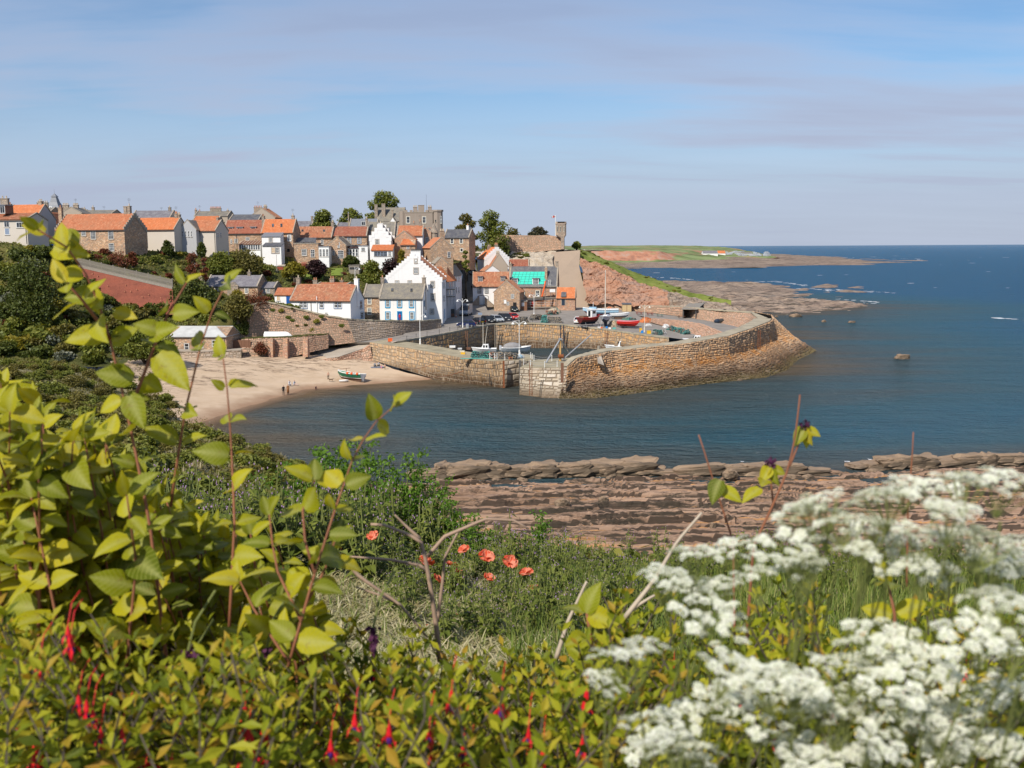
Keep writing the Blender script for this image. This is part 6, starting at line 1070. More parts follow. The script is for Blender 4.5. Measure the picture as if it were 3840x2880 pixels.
# ---------------------------------------------------------------- boats
def hull(t,L,W_,Dp,mats,bow=.9,tr=.75,sheer=.25,nst=13,rake=.12,inner='boat_white',deck=None,keel=.0,name='hull',rows=(0,.3,.62,.86,1)):
 """planked hull: stations stern to bow, coloured in bands from keel to gunwale"""
 b=B();K=len(rows)*2-1;ring=[]
 for i in range(nst):
  u=i/(nst-1);hb=W_/2*(tr+(1-tr)*math.sin(min(1,u/.55)*math.pi/2))*(1 if u<.55 else max(.015,math.cos((u-.55)/.45*math.pi/2)**bow));zg_=Dp*(1+sheer*((u-.35)/.65)**2*(1 if u>.35 else .5));zk=Dp*.03+Dp*.5*max(0,(u-.78)/.22)**2;x=-L/2+L*u
  pts=[]
  for r in rows:f=r**.5 if r<1 else 1;yy=hb*(f if r>0 else .02)*(1+.04*r);pts.append((x+rake*L*.5*(r-.5)*max(0,(u-.6)/.4),yy,zk+(zg_-zk)*r))
  ring.append([(p[0],-p[1],p[2])for p in pts[::-1]]+pts[1:])
 vs=[p for r in ring for p in r];nr=len(rows)-1
 for i in range(nst-1):
  for j in range(K-1):
   lev=nr-1-j if j<nr else j-nr;b.f.append((i*K+j,(i+1)*K+j,(i+1)*K+j+1,i*K+j+1));b.m.append(min(lev,len(mats)-1))
 b.v=[tuple(p)for p in vs];b.c=[.5]*len(vs);b.f.append(tuple(range(K)));b.m.append(min(1,len(mats)-1));o=b.build(name,list(mats),t,False)
 g=B()
 for s in (0,K-1):g.tube([Vector(r[s])+Vector((0,0,.02))for r in ring],max(.04,.012*L),5)
 g.build('gunwale',mats[-1],t);d=B();z=[r[0][2]-Dp*(.12 if deck else .45)for r in ring];k=.97 if deck else .86
 d.v=[(r[0][0],r[0][1]*k,z[i])for i,r in enumerate(ring)]+[(r[-1][0],r[-1][1]*k,z[i])for i,r in enumerate(ring)];d.c=[.5]*len(d.v);d.f=[(i,i+1,nst+i+1,nst+i)for i in range(nst-1)];d.m=[0]*len(d.f)
 if not deck:
  m=len(d.v);d.v+=[(r[0][0],r[0][1]*.97,r[0][2])for r in ring]+[(r[-1][0],r[-1][1]*.97,r[-1][2])for r in ring];d.c+=[.5]*(2*nst)
  for i in range(nst-1):d.f+=[(i,i+1,m+i+1,m+i),(nst+i,nst+i+1,m+nst+i+1,m+nst+i)];d.m+=[0,0]
 d.build('deck' if deck else 'inner_planking',deck or inner,t)
 if keel:kb=B();kb.box((-L*.42,-.06,-keel),(L*.3,.06,Dp*.12));kb.build('keel',mats[0],t)
 return ring
def boat(label,p,heading,group=None,name='boat',tilt=0):
 t=thing(name,label,'boat',p,math.atan2(heading[1],heading[0]),group);t.rotation_euler[0]=tilt;t.scale=(1.1,)*3;return t
p=zg(Q1,1480,425);t=boat('open green clinker boat with white gunwale and orange floats on the sand',p+Vector((0,0,.02)),(-.83,.55),name='rowing_boat',tilt=.10);hull(t,5.6,2.1,1.15,['boat_brown','boat_white','boat_green','boat_green','boat_white'],.8,.7,.35,inner='boat_dkgreen',keel=.1,rows=(0,.34,.42,.70,.93,1))
for x in (-1.5,-.2,1.2):b=B();b.box((x-.14,-.9,.72),(x+.14,.9,.78));b.build('thwart','boat_dkgreen',t)
b=B();b.cyl((.9,.2,.6),(.9,.2,2.0),.05,.04,6);b.cyl((.9-.9,.2,2.1),(2.2,.5,1.75),.04,.03,6);b.build('mast','wood_brown',t)
for x,y in ((-2.2,-.85),(-1.1,-1.0),(-.2,-1.05)):b=B();b.ball((x,-y*-1*-1,1.22),.24,10,8);b.build('float','plastic_orange',t,True)
b=B();b.box((-2.95,-.04,-.05),(-2.8,.04,1.0));b.cyl((-2.9,-.5,.06),(-2.9,.5,.06),.05,None,6);b.build('rudder','galv',t)
p=zg(Q1,1365,455);t=boat('small upturned white dinghy lying beside the green boat',p,(1,.1),name='dinghy');hull(t,1.5,.8,.3,['boat_white','boat_white'],.8,.8,.1)
p=zg(Q3,885,1235);t=boat('red and white fishing boat with wheelhouse on a cradle',p+Vector((0,0,.75)),(.75,.66),name='fishing_boat');hull(t,6.2,2.5,1.35,['boat_navy','boat_maroon','boat_red','boat_red'],.8,.85,.3,deck='boat_brown',keel=.2);b=B();b.box((.0,-.75,1.2),(1.5,.75,3.0));b.build('wheelhouse','boat_white',t);b=B();b.box((-.02,-.35,1.5),(-.05,.35,2.8));b.box((.3,-.78,2.2),(1.2,-.752,2.75));b.build('wheelhouse_window','car_glass',t);b=B();b.box((-.15,-.85,3.0),(1.65,.85,3.1));b.build('wheelhouse_roof','boat_white',t);b=B();b.box((-2.6,-.7,1.25),(-1.0,.7,1.75));b.build('fish_hold','wood_brown',t);b=B()
for x in (-2,2):b.box((x-.12,-1.2,-.75),(x+.12,1.2,-.5));b.tube([(x,-1.1,-.6),(x,-.7,.35)],.06,4);b.tube([(x,1.1,-.6),(x,.7,.35)],.06,4)
for y in (-1,1):b.box((-2.6,y-.08,-.7),(2.6,y+.08,-.5))
b.build('cradle','galv',t)
p=zg(Q3,1222,1240);t=boat('grey sailing yacht with bare mast standing on its keel',p+Vector((0,0,.9)),(-.25,-.97),name='yacht');hull(t,6.6,2.3,1.5,['boat_navy','boat_grey','boat_grey','boat_white'],.75,.7,.18,deck='boat_white',rows=(0,.45,.62,.9,1));b=B();b.add([(-.8,-.28,.1),(.9,-.28,.1),(.9,.28,.1),(-.8,.28,.1),(-.5,-.2,-.9),(.5,-.2,-.9),(.5,.2,-.9),(-.5,.2,-.9)],[(0,1,5,4),(1,2,6,5),(2,3,7,6),(3,0,4,7),(4,5,6,7)]);b.build('keel','boat_navy',t)
b=B();b.add([(-1.6,-.8,1.4),(1.5,-.6,1.4),(1.5,.6,1.4),(-1.6,.8,1.4),(-1.5,-.6,1.85),(1.0,-.45,1.8),(1.0,.45,1.8),(-1.5,.6,1.85)],[(0,1,5,4),(1,2,6,5),(2,3,7,6),(3,0,4,7),(4,5,6,7)]);b.build('cabin','boat_white',t);b=B()
for x in (-.9,.1):b.box((x,-.73,1.55),(x+.5,-.6,1.72))
b.build('cabin_window','car_glass',t);b=B();mh=D(*zp(Q3,1180,170),p.y).z-p.z-.9;b.cyl((.7,0,1.4),(.7,0,mh),.11,.08,8);b.cyl((.7,-.9,mh*.55),(.7,.9,mh*.55),.03,None,5);b.build('mast','cream_metal',t);b=B()
for q in ((-3.1,0,1.6),(3.2,0,1.7),(.5,-1.1,1.5),(.5,1.1,1.5)):b.cyl(q,(.7,0,mh-.1),.012,None,3)
b.build('rigging','iron',t);b=B()
for x in (-3,-2.2,2.4,3.1):
 for y in (-.8,.8):b.cyl((x,y*(1 if x<0 else .4),1.5),(x,y*(1 if x<0 else .4),2.1),.02,None,4)
b.build('stanchion','galv',t);b=B()
for y in (-1,1):b.tube([(.4,y*1.1,-.9),(.2,y*.9,.5)],.05,4)
b.build('prop_stand','galv',t)
p=zg(Q3,1130,1035);t=boat('faded sky-blue open boat with maroon bottom behind the yacht',p+Vector((0,0,.3)),(-1,.12),name='fishing_boat');hull(t,8.6,2.7,1.5,['boat_maroon','boat_blue','boat_blue','boat_white'],.8,.8,.3,inner='boat_blue');b=B();b.box((1.2,-.9,1.0),(3.0,.9,2.1));b.build('cuddy','boat_blue',t);b=B();b.cyl((2,0,2),(2,0,3.4),.05,None,5);b.build('mast','white_paint',t);b=B()
for a in range(12):k=a/12*6.283;k2=(a+1)/12*6.283;b.cyl((-2+.42*math.cos(k),-1.4,1.6+.42*math.sin(k)),(-2+.42*math.cos(k2),-1.4,1.6+.42*math.sin(k2)),.08,None,5)
b.build('lifebuoy','plastic_orange',t);b=B();b.box((-2.4,-1,.2),(2.4,1,.32));b.box((-2,-.1,-.3),(-1.8,.1,.3));b.box((1.8,-.1,-.3),(2,.1,.3));b.build('cradle','boat_maroon',t)
p=zg(Q3,1510,1085);t=boat('white clinker dinghy with dark bottom on the quay road edge',p+Vector((0,0,.4)),(1,.1),name='dinghy');hull(t,4.6,1.7,.95,['boat_navy','boat_white','boat_white'],.8,.75,.3,inner='boat_white');b=B();b.box((-1.2,-.5,.6),(.2,.5,1.1));b.build('locker','boat_white',t);b=B();b.box((-1.2,-.5,-.4),(1.2,.5,.1));b.build('chock','boat_brown',t)
p=zg(Q3,1690,1275);t=boat('red boat under a pink cover on a trailer',p+Vector((0,0,.5)),(.87,-.5),name='motor_boat');hull(t,4.9,1.9,1.0,['boat_red','boat_red','boat_red'],.8,.85,.25,inner='boat_red');b=B();nst=11
for i in range(nst):
 u=i/(nst-1);hb=.98*(.85+.15*math.sin(min(1,u/.55)*1.57))*(1 if u<.55 else math.cos((u-.55)/.45*1.5)**.8)
 for y,z in ((-1,0),(-.5,.22),(0,.32),(.5,.22),(1,0)):b.v.append((-2.45+4.9*u,y*hb,1.0+.25*max(0,(u-.35)/.65)**2+z*(1-.4*u)));b.c.append(.5)
for i in range(nst-1):
 for j in range(4):b.f.append((i*5+j,i*5+j+1,(i+1)*5+j+1,(i+1)*5+j));b.m.append(0)
b.build('cover','cover_pink',t,True);b=B()
for y in (-.7,.7):b.box((-2.3,y-.05,-.15),(2.9,y+.05,.0))
b.box((-1,-1,-.2),(-.85,1,-.08));b.build('trailer_frame','iron',t)
for s in (-1,1):o=link('wheel',WHEEL,t);o.location=(-.9,s*.95,-.2)
def motor(label,px,py,z,hd,L,cabin=True,name='motor_boat'):
 t=boat(label,G(px,py,z),hd,name=name);hull(t,L,L*.36,L*.17,['boat_white','boat_white','boat_white'],.7,.85,.3,deck='boat_white')
 if cabin:
  h=L*.17;b=B();b.add([(-.2*L,-.13*L,h*.9),(.12*L,-.12*L,h*.9),(.12*L,.12*L,h*.9),(-.2*L,.13*L,h*.9),(-.18*L,-.11*L,h*2.1),(.04*L,-.10*L,h*2.1),(.04*L,.10*L,h*2.1),(-.18*L,.11*L,h*2.1)],[(0,1,5,4),(1,2,6,5),(2,3,7,6),(3,0,4,7),(4,5,6,7)]);b.build('cabin','boat_white',t);b=B()
  for x in (-.15,-.04):b.box((x*L,-.132*L,h*1.35),((x+.07)*L,.132*L,h*1.9))
  b.box((.055*L,-.085*L,h*1.4),(.10*L,.085*L,h*1.9));b.build('cabin_window','car_glass',t)
 return t
x0,y0=zp(Y5,720,690);t=motor('white motor boat with small cabin moored behind the outer pier',x0,y0,.0,(-1,.06),6.6);b=B();b.tube([(3.0,-.5,1.4),(3.1,-.3,2.0),(3.1,.3,2.0),(3.0,.5,1.4)],.03,4);b.build('pulpit_rail','galv',t)
x0,y0=zp(Y5,1610,585);t=motor('white motor boat with open wheelhouse on the slip beside the parapet',x0,y0+6,5.2,(-.9,.3),4.6)
x0,y0=zp(Q2,1290,1010);t=motor('white speedboat with grey canvas hood inside the west pier',x0,y0,.3,(1,.12),6.4,False,'speedboat');b=B();b.ball((-.7,0,1.25),(2.0,1.0,1.0),12,8);b.build('canvas_hood','cover_grey',t,True);b=B();b.bbox((-3.5,-.3,.7),(-3.0,.3,1.6),.08);b.build('outboard_motor','boat_grey',t)
x0,y0=zp(Q2,640,1010);t=motor('small white creel boat with mast behind the heaped creels',x0,y0,1.2,(-1,.1),5.0,True,'fishing_boat');b=B();b.cyl((.2,0,1.8),(.2,0,6.2),.07,.05,6);b.cyl((-.2,0,1.8),(-.7,0,5.5),.05,.04,6);b.build('mast','cream_metal',t)
o=D(*zp(Y2,160,1046),206.5);t=boat('upturned white boat lying on the terrace above the buttressed wall',o,(1,-.05),name='rowing_boat');t.rotation_euler[0]=math.pi;t.location.z+=1.15;hull(t,5.2,1.9,1.1,['boat_white','boat_white','boat_white'],.8,.75,.15)
# ---------------------------------------------------------------- creels and heaps
def creel_mesh(m1,m2,seed):
 r=random.Random(seed);b=B()
 for x in (-.33,0,.33):
  pts=[(x,.24*math.cos(a),.24*math.sin(a)*1.5)for a in [math.pi*i/6 for i in range(7)]];b.tube(pts,.028,4,0);b.tube([(x,-.24,0),(x,.24,0)],.024,4,0)
 for y,z in ((-.24,0),(.24,0),(0,.36),(.17,.25),(-.17,.25)):b.tube([(-.36,y,z),(.36,y,z)],.022,4,0)
 vs=[(x,.20*math.cos(a),.02+.20*math.sin(a)*1.5)for x in (-.31,.31)for a in [math.pi*i/6 for i in range(7)]];b.add(vs,[(i,i+1,8+i,7+i)for i in range(6)]+[tuple(range(7)),tuple(range(7,14))],1);return b.mesh('creel',[m1,m2])
CRE={'tan':creel_mesh('rope_tan','net_dark',1),'green':creel_mesh('plastic_teal','net_dark',2),'grey':creel_mesh('wood_grey','net_dark',3),'teal':creel_mesh('rope_green','boat_navy',4),'orange':creel_mesh('rope_orange','net_dark',5)}
def creels(p0,p1,cols,rows,kinds,label,group,jit=.1,end_on=True,fade=0):
 """stack of creels between two ground points, each its own object"""
 p0,p1=Vector(p0),Vector(p1);d=(p1-p0);ang=math.atan2(d.y,d.x)+(math.pi/2 if end_on else 0)
 for k in range(rows):
  n=cols-int(k*fade)
  for i in range(n):
   u=(i+.5+.5*(k%2))/cols+k*fade/cols/2;o=link('creel',CRE[kinds[R.randrange(len(kinds))]]);q=p0.lerp(p1,min(1,u));o.location=(q.x+U(-jit,jit),q.y+U(-jit,jit)*2,q.z+.37*k+U(0,.03));o.rotation_euler=(U(-jit,jit),U(-jit,jit),ang+U(-jit,jit)*2.5);o.scale=(1.25,1.25,1.1);tag(o,label,'lobster creel',group)
creels(zg(Q3,15,1190),zg(Q3,290,1195),13,5,['tan','tan','grey'],'tan lobster creel in the tall stack on the quay edge','creels in the tall quay stack',.08,fade=.5)
creels(zg(Q2,1815,385),zg(Q2,1940,390),5,5,['green'],'turquoise lobster creel at the end of the tall quay stack','turquoise creels',.08,fade=.7)
creels(zg(Q2,1310,385),zg(Q2,1560,385),8,4,['grey','tan'],'grey lobster creel in the heap beside the red car','creels heaped beside the red car',.22,fade=1.2);creels(zg(Q2,1590,340),zg(Q2,1840,330),9,4,['tan','grey','tan'],'weathered creel in the heap around the lamp post','creels heaped by the lamp post',.22,fade=1)
zt=4.84
creels(G(*zp(Q2,380,1105),zt),G(*zp(Q2,750,1125),zt),10,3,['teal','green','grey','teal'],'teal creel in the long heap on the west pier','teal creels on the west pier',.22,fade=.6);creels(G(*zp(Q2,775,1130),zt),G(*zp(Q2,1290,1140),zt),14,3,['orange','tan','grey','tan'],'orange-roped creel in the long heap on the west pier','orange-roped creels on the west pier',.25,fade=.8)
creels(zg(Q4,700,520),zg(Q4,1020,600),13,3,['teal','green','orange','grey'],'creel dumped in the multicoloured heap below the rubble bank','creels dumped in the boat yard',.4,fade=1);creels(zg(Q4,10,380),zg(Q4,170,395),6,3,['green','grey','teal'],'green creel heaped behind the pink-covered boat','creels behind the covered boat',.3,fade=1);creels(zg(Q4,455,590),zg(Q4,570,600),4,3,['grey','teal'],'dark creel heaped at the quay edge by the white sacks','creels by the white sacks',.3,fade=.8)
creels(zg(Q2,1905,230),zg(Q2,2160,215),7,3,['tan','green','orange'],'creel piled loosely under the scaffolding','creels under the scaffolding',.35,fade=1)
def heap(label,z,x,y,w,h,mats,n=46,name='net_heap',cat='heap',zv=None):
 p=zg(z,x,y)if zv is None else G(*zp(z,x,y),zv);s=z[2]*mpp(p.y);t=thing(name,label,cat,p);r=random.Random(int(x+y));mb=B();mb.ball((0,0,0),(w*s*.46,w*s*.3,h*s*.8),12,8);mb.v=[tuple(Vector(q)*(1+.3*noise.noise(Vector(q)*2.2)))for q in mb.v];mb.build('netting',mats[0],t,True)
 for m in mats:
  b=B()
  for _ in range(n//len(mats)):
   a=r.uniform(0,6.28);rad=r.random()**.5;c=Vector((math.cos(a)*rad*w*s*.45,math.sin(a)*rad*w*s*.3,(1-rad*rad)*h*s*.8+.05));q=r.uniform(.25,.6);ax=r.uniform(0,3);b.tube([c+Vector((math.cos(k)*q*math.cos(ax),math.cos(k)*q*math.sin(ax),math.sin(k)*q*.5))for k in [i*.9 for i in range(7)]],.035,4)
  b.build('rope_coils',m,t)
heap('tangle of orange and tan rope in the boat yard',Q4,320,390,260,90,['rope_orange','rope_tan']);heap('heap of brown nets beside the yacht',Q3,1380,1240,200,150,['rope_tan','gold']);heap('green and white net heap behind the covered boat',Q3,1650,1130,240,80,['rope_green','wood_grey']);heap('white sacks and rope heap at the corner of the quay',Q4,615,590,90,70,['plastic_white','wood_grey']);heap('red and orange rope spread on the multicoloured creel heap',Q4,870,480,220,50,['red_paint','rope_green','rope_orange']);heap('white sheet heap left of the multicoloured creels',Q4,650,480,110,50,['plastic_white']);heap('white net bundle by the orange rope tangle',Q4,355,455,90,26,['plastic_white']);heap('pale net bundle at the west pier end',Q2,1390,1120,130,50,['boat_blue','plastic_white'],zv=zt);heap('brown driftwood and net heap by the hut',Q3,150,960,320,130,['rope_tan','wood_brown','rope_green'])
def crate(label,z,x,y,w,h,mat,d=.5,name='fish_box',cat='crate',zv=None):
 p=zg(z,x,y)if zv is None else G(*zp(z,x,y),zv);s=z[2]*mpp(p.y);t=thing(name,label,cat,p,U(-.2,.2));W_=w*s;h_=h*s;b=B();e=.05
 b.box((-W_/2,-d/2,0),(W_/2,d/2,.06));b.box((-W_/2,-d/2,.06),(-W_/2+e,d/2,h_));b.box((W_/2-e,-d/2,.06),(W_/2,d/2,h_));b.box((-W_/2+e,-d/2,.06),(W_/2-e,-d/2+e,h_));b.box((-W_/2+e,d/2-e,.06),(W_/2-e,d/2,h_));b.build('box',mat,t);b=B();b.bbox((-W_/2-.03,-d/2-.03,h_),(W_/2+.03,d/2+.03,h_+.07),.02);b.build('lid',mat,t)
crate('yellow fish box beside the pink-covered boat',Q3,1508,1135,55,22,'plastic_yellow');crate('blue drum-sized tub at the foot of the cream lamp post',Q3,1980,1375,55,45,'plastic_blue');crate('yellow-topped white tub by the cream lamp post',Q3,1950,1350,50,70,'plastic_yellow');crate('yellow and black tub right of the cream lamp post',Q3,2120,1390,80,60,'plastic_yellow');crate('blue tub under the grey yacht',Q3,1245,1275,40,32,'plastic_blue');crate('white fish box left of the blue tub',Q3,1090,1275,60,26,'plastic_white');crate('orange fish box near the yacht stand',Q3,1140,1280,40,22,'plastic_orange');crate('white fish box by the brown net heap',Q3,1310,1290,50,24,'plastic_white');crate('teal fish box at the quay edge by the net heap',Q3,1400,1295,60,26,'plastic_teal')
crate('yellow fish crate on the west pier',Q2,200,1045,90,35,'plastic_yellow',zv=zt);crate('cream fish crate behind the yellow one on the west pier',Q2,185,1000,100,28,'cream_paint',zv=zt);crate('brown wooden crate at the back of the west pier',Q2,315,945,80,40,'wood_brown',zv=zt);crate('white polystyrene box on the west pier',Q2,135,940,80,22,'plastic_white',zv=zt);crate('long white crate at the landward end of the west pier',Y3,1830,565,80,22,'plastic_white');crate('orange crate beside the slipway boulders',Y3,970,480,60,40,'plastic_orange')
t=thing('pallet','turquoise sheet spread under the teal creels on the west pier','sheet',G(*zp(Q2,560,1130),zt+.02));b=B();b.box((-3.6,-.35,0),(3.6,.35,.06));b.build('sheet','plastic_teal',t)
# ---------------------------------------------------------------- harbour furniture
def lamp(label,z,x,yb,yt,arms=2,mat='white_paint',zv=None):
 p=zg(z,x,yb)if zv is None else G(*zp(z,x,yb),zv);h=D(*zp(z,x,yt),p.y).z-p.z;t=thing('street_lamp',label,'lamp post',p,0,'harbour lamp posts');b=B();b.cyl((0,0,0),(0,0,.9),.16,.13,8);b.cyl((0,0,.9),(0,0,h),.065,.045,8);b.ball((0,0,.95),.17,8,6);b.ball((0,0,h),.09,6,5);b.build('post',mat,t)
 for s in ((-1,1)if arms==2 else (1,)if arms==1 else ()):
  b=B();b.tube([(0,0,h-.9),(s*.35,0,h-.35),(s*.8,0,h-.12),(s*1.15,0,h-.2)],.045,6);o=b.build('arm',mat,t);b=B();b.lathe([(.05,0),(.08,-.1),(.30,-.38),(.27,-.38)],10,0,.5,(s*1.15,0,h-.2));b.build('lamp_shade',mat,o);b=B();b.ball((s*1.15,0,h-.55),.11,8,6);b.build('bulb','lamp_lens',o)
 if not arms:b=B();b.lathe([(.06,0),(.2,.12),(.26,.5),(.12,.7),(.03,.9)],8,0,.5,(0,0,h));b.build('lantern','white_paint',t)
lamp('white twin-armed lamp post in front of the silver van',Y4,130,545,150);lamp('white twin-armed lamp post at the end of the west pier',Y4,912,945,455,zv=4.84);lamp('white twin-armed lamp post among the creel heaps',Y4,1115,405,85);lamp('cream twin-armed lamp post in the boat yard',Y5,1000,462,140,2,'cream_metal');lamp('white lamp post beside the quay rail below the blue-trimmed house',Y3,1385,520,105,1);lamp('lamp post with glass lantern on the shrub slope',Z1,2028,1050,880,0);lamp('white lamp post by the hedge at the top of the street',Z4,166,745,530,1);lamp('short white lamp post behind the white cottage chimney',Z3,487,1400,1190,1);lamp('plain grey pole by the retaining wall',Y1,1308,1010,580,3,'wood_grey');lamp('tall wooden pole in the terraced gardens',Z2,1250,1270,1020,3,'wood_grey');lamp('grey pole before the grey back wing',Z2,40,890,620,3,'wood_grey')
def post(label,z,x,yb,yt,w=.06,mat='galv',plate=None,name='sign_post',zv=None):
 p=zg(z,x,yb)if zv is None else G(*zp(z,x,yb),zv);h=D(*zp(z,x,yt),p.y).z-p.z;t=thing(name,label,'sign',p);b=B();b.cyl((0,0,0),(0,0,h),w,None,6);b.build('pole',mat,t)
 if plate:b=B();pw,ph,m=plate;b.box((-pw/2,-w-.04,h-ph),(pw/2,-w-.01,h));b.build('plate',m,t)
post('grey information sign on a pole in front of the black saloon',Q2,556,440,180,.06,'galv',(1.0,.55,'greyblue_trim'));post('plain grey pole beside the dark grey off-roader',Q2,1140,410,180,.07,'galv',(.3,.4,'galv'));post('weathered timber mooring post standing on the outer pier',Y4,2010,870,800,.28,'wood_grey',None,'mooring_post',6.2)
def cabinet(label,z,x,yb,w,h,mat,d=.5,name='cabinet',cat='cabinet',roof=None,extra=None):
 p=zg(z,x,yb);s=z[2]*mpp(p.y);t=thing(name,label,cat,p);b=B();b.bbox((-w*s/2,0,0),(w*s/2,d,h*s),.04);b.build('body',mat,t)
 if roof:b=B();b.add([(-w*s/2-.1,-.15,h*s),(w*s/2+.1,-.15,h*s),(w*s/2+.1,d+.15,h*s+.3),(-w*s/2-.1,d+.15,h*s+.3),(-w*s/2-.1,-.15,h*s+.1),(w*s/2+.1,-.15,h*s+.1),(w*s/2+.1,d+.15,h*s+.4),(-w*s/2-.1,d+.15,h*s+.4)],[(0,3,2,1),(4,5,6,7),(0,1,5,4),(1,2,6,5),(2,3,7,6),(3,0,4,7)]);b.build('roof',roof,t)
 b=B();e,m=extra or ((.2,.45,.8,.8),mat);b.box((-w*s/2+w*s*e[0],-.04,h*s*e[1]),(-w*s/2+w*s*e[2],-.005,h*s*e[3]));b.build('panel',m,t);return t
cabinet('brown timber kiosk with white notice on the quay',Z4,968,1420,105,125,'wood_brown',1.5,'kiosk','kiosk','wood_grey',((.28,.5,.62,.9),'plastic_white'));cabinet('pale grey cabinet beside the dark blue hatchback',Q2,290,505,62,92,'galv');cabinet('tan timber shed with slate roof under the cliff',Z5,418,797,92,72,'wood_tan',2.2,'shed','shed','slate_dark',((.45,.05,.5,.95),'wood_brown'));cabinet('grey garden shed with window strip between the trees',Z3,472,1285,142,120,'wood_grey',2.4,'shed','shed','wood_grey',((.08,.55,.92,.8),'glass'));cabinet('brown garage in the terraced garden',Z2,1325,1235,140,60,'wood_red',3,'garage','garage','concrete');cabinet('red-brown lean-to hut on the garden terrace',Z2,1615,1200,60,60,'wood_red',2,'hut','hut','pan_red');cabinet('cream storage tank box above the timber fence',Y1,1648,1012,270,50,'cream_paint',1.6,'storage_box','box')
for i,(x,m,lab)in enumerate(((440,'black','black wheelie bin, leftmost of four by the upper gardens'),(472,'wood_brown','brown wheelie bin beside the black one'),(505,'boat_green','green wheelie bin in the row of four'),(540,'plastic_blue','blue wheelie bin, rightmost of the row of four'))):cabinet(lab,Z1,x,692,27,40,m,.7,'wheelie_bin','bin')
for x,lab in ((1575,'big blue wheeled bin, left of three by the wall end'),(1605,'big blue wheeled bin in the middle of three by the wall end'),(1638,'big blue wheeled bin, right of three by the wall end')):cabinet(lab,Y3,x,300-(x-1575)*.3,46,72,'plastic_blue',1.0,'waste_bin','bin',None,((0,.84,1,.9),'boat_navy'))
t=cabinet('red lifebuoy cabinet on the wall above the slipway',Y2,1322,1085,58,66,'red_paint',.4,'lifebuoy_box','cabinet',None,((.3,.2,.7,.8),'plastic_white'));t.location.z+=1.15;b=B();b.box((-.07,.1,-1.15),(.07,.25,0));b.build('leg','iron',t)
t=cabinet('dark trough bench under the red lifebuoy cabinet',Y2,1325,1100,105,28,'iron',.5,'bench','bench');t.location.z+=.15
p=zg(Y2,1440,1078);t=thing('notice_board','roofed notice board with dark panel beside the slipway','notice board',p);b=B();b.box((-.75,-.08,0),(-.6,.08,2.6));b.box((.6,-.08,0),(.75,.08,2.5));b.build('post','wood_brown',t);b=B();b.box((-.6,-.04,1.1),(.6,.04,2.3));b.build('panel','car_glass',t);b=B();b.add([(-1.0,-.5,2.5),(1.0,-.5,2.4),(1.0,.4,2.75),(-1.0,.4,2.85),(-1.0,-.5,2.58),(1.0,-.5,2.48),(1.0,.4,2.83),(-1.0,.4,2.93)],[(0,3,2,1),(4,5,6,7),(0,1,5,4),(1,2,6,5),(2,3,7,6),(3,0,4,7)]);b.build('roof','wood_grey',t);b=B()
for i in range(3):b.box((-.5+i*.36,-.06,1.3),(-.22+i*.36,-.045,2.1))
b.build('notice','plastic_white',t)
p=zg(Q5,1550,1398);t=thing('traffic_cone','orange and white traffic cone beside the silver van','cone',p);b=B();b.lathe([(.17,.04),(.10,.45),(.03,.75)],10);b.build('cone','plastic_orange',t);b=B();b.lathe([(.125,.32),(.085,.55)],10);b.build('band','plastic_white',t);b=B();b.box((-.2,-.2,0),(.2,.2,.04));b.build('base','black',t)
p=zg(Q2,1390,150);t=thing('tyre','old tyre leaning beside the brown kiosk','tyre',p+Vector((0,0,.32)));link('tread',WHEEL,t)
def bench(label,z,x,y,mat,rz=.1,name='picnic_table'):
 p=zg(z,x,y,6.5);t=thing(name,label,'picnic table',p,rz)
 for yy,n_ in ((0,'table_top'),):
  for k in range(4):b=B();b.box((-.9,-.36+k*.185,.72),(.9,-.36+k*.185+.165,.77));b.build('plank',mat,t)
 for s in (-1,1):b=B();b.box((-.9,s*.72-.14,.42),(.9,s*.72+.14,.47));b.build('seat',mat,t)
 for x_ in (-.6,.6):
  for s in (-1,1):b=B();b.tube([(x_,s*.62,0),(x_,s*.2,.72)],.05,4);b.build('leg',mat,t)
  b=B();b.box((x_-.04,-.8,.36),(x_+.04,.8,.42));b.build('crossbar',mat,t)
bench('red picnic table left of the pair under the cliff wall',Q4,205,262,'wood_red');bench('red picnic table right of the pair under the cliff wall',Q4,385,278,'wood_red');bench('green-grey picnic table on the quay road',Q4,550,302,'wood_green');bench('brown picnic table left of the shelter',Q4,905,325,'wood_brown');bench('grey picnic table inside the shelter',Q4,1250,335,'wood_grey');bench('pale green picnic table at the front of the shelter',Q4,1400,360,'wood_green')
p0,p1=zg(Q4,1145,335),zg(Q4,1402,368);t=thing('shelter','open flat-roofed timber shelter against the red sea wall','shelter',p0);d=p1-p0;ex=Vector((d.x,d.y,0));Ls=ex.length;ex.normalize();ey=Vector((-ex.y,ex.x,0));hz_=D(*zp(Q4,1145,180),p0.y).z-p0.z;rb2=B()
for u,v,hh in ((0,0,hz_),(Ls,0,hz_),(0,3.2,hz_-.1),(Ls,3.2,hz_-.1)):b=B();q=ex*u+ey*v;b.box((q.x-.09,q.y-.09,-.4),(q.x+.09,q.y+.09,hh));b.build('post','dark_trim',t)
for k,(u0,u1,v0,v1,z0,z1,m,n_)in enumerate(((-.5,Ls+.5,-.5,3.7,hz_,hz_+.18,'wood_grey','roof'),(-.2,Ls+.2,3.25,3.4,-.2,hz_,'stone_shade','back_wall'))):  # near-black back wall carries the shelter's inner shadow in its colour
 b=B();c8=[ex*u+ey*v+Vector((0,0,zz))for zz in (z0,z1)for u,v in ((u0,v0),(u1,v0),(u1,v1),(u0,v1))];b.add(c8,[(0,3,2,1),(4,5,6,7),(0,1,5,4),(1,2,6,5),(2,3,7,6),(3,0,4,7)]);b.build(n_,m,t)
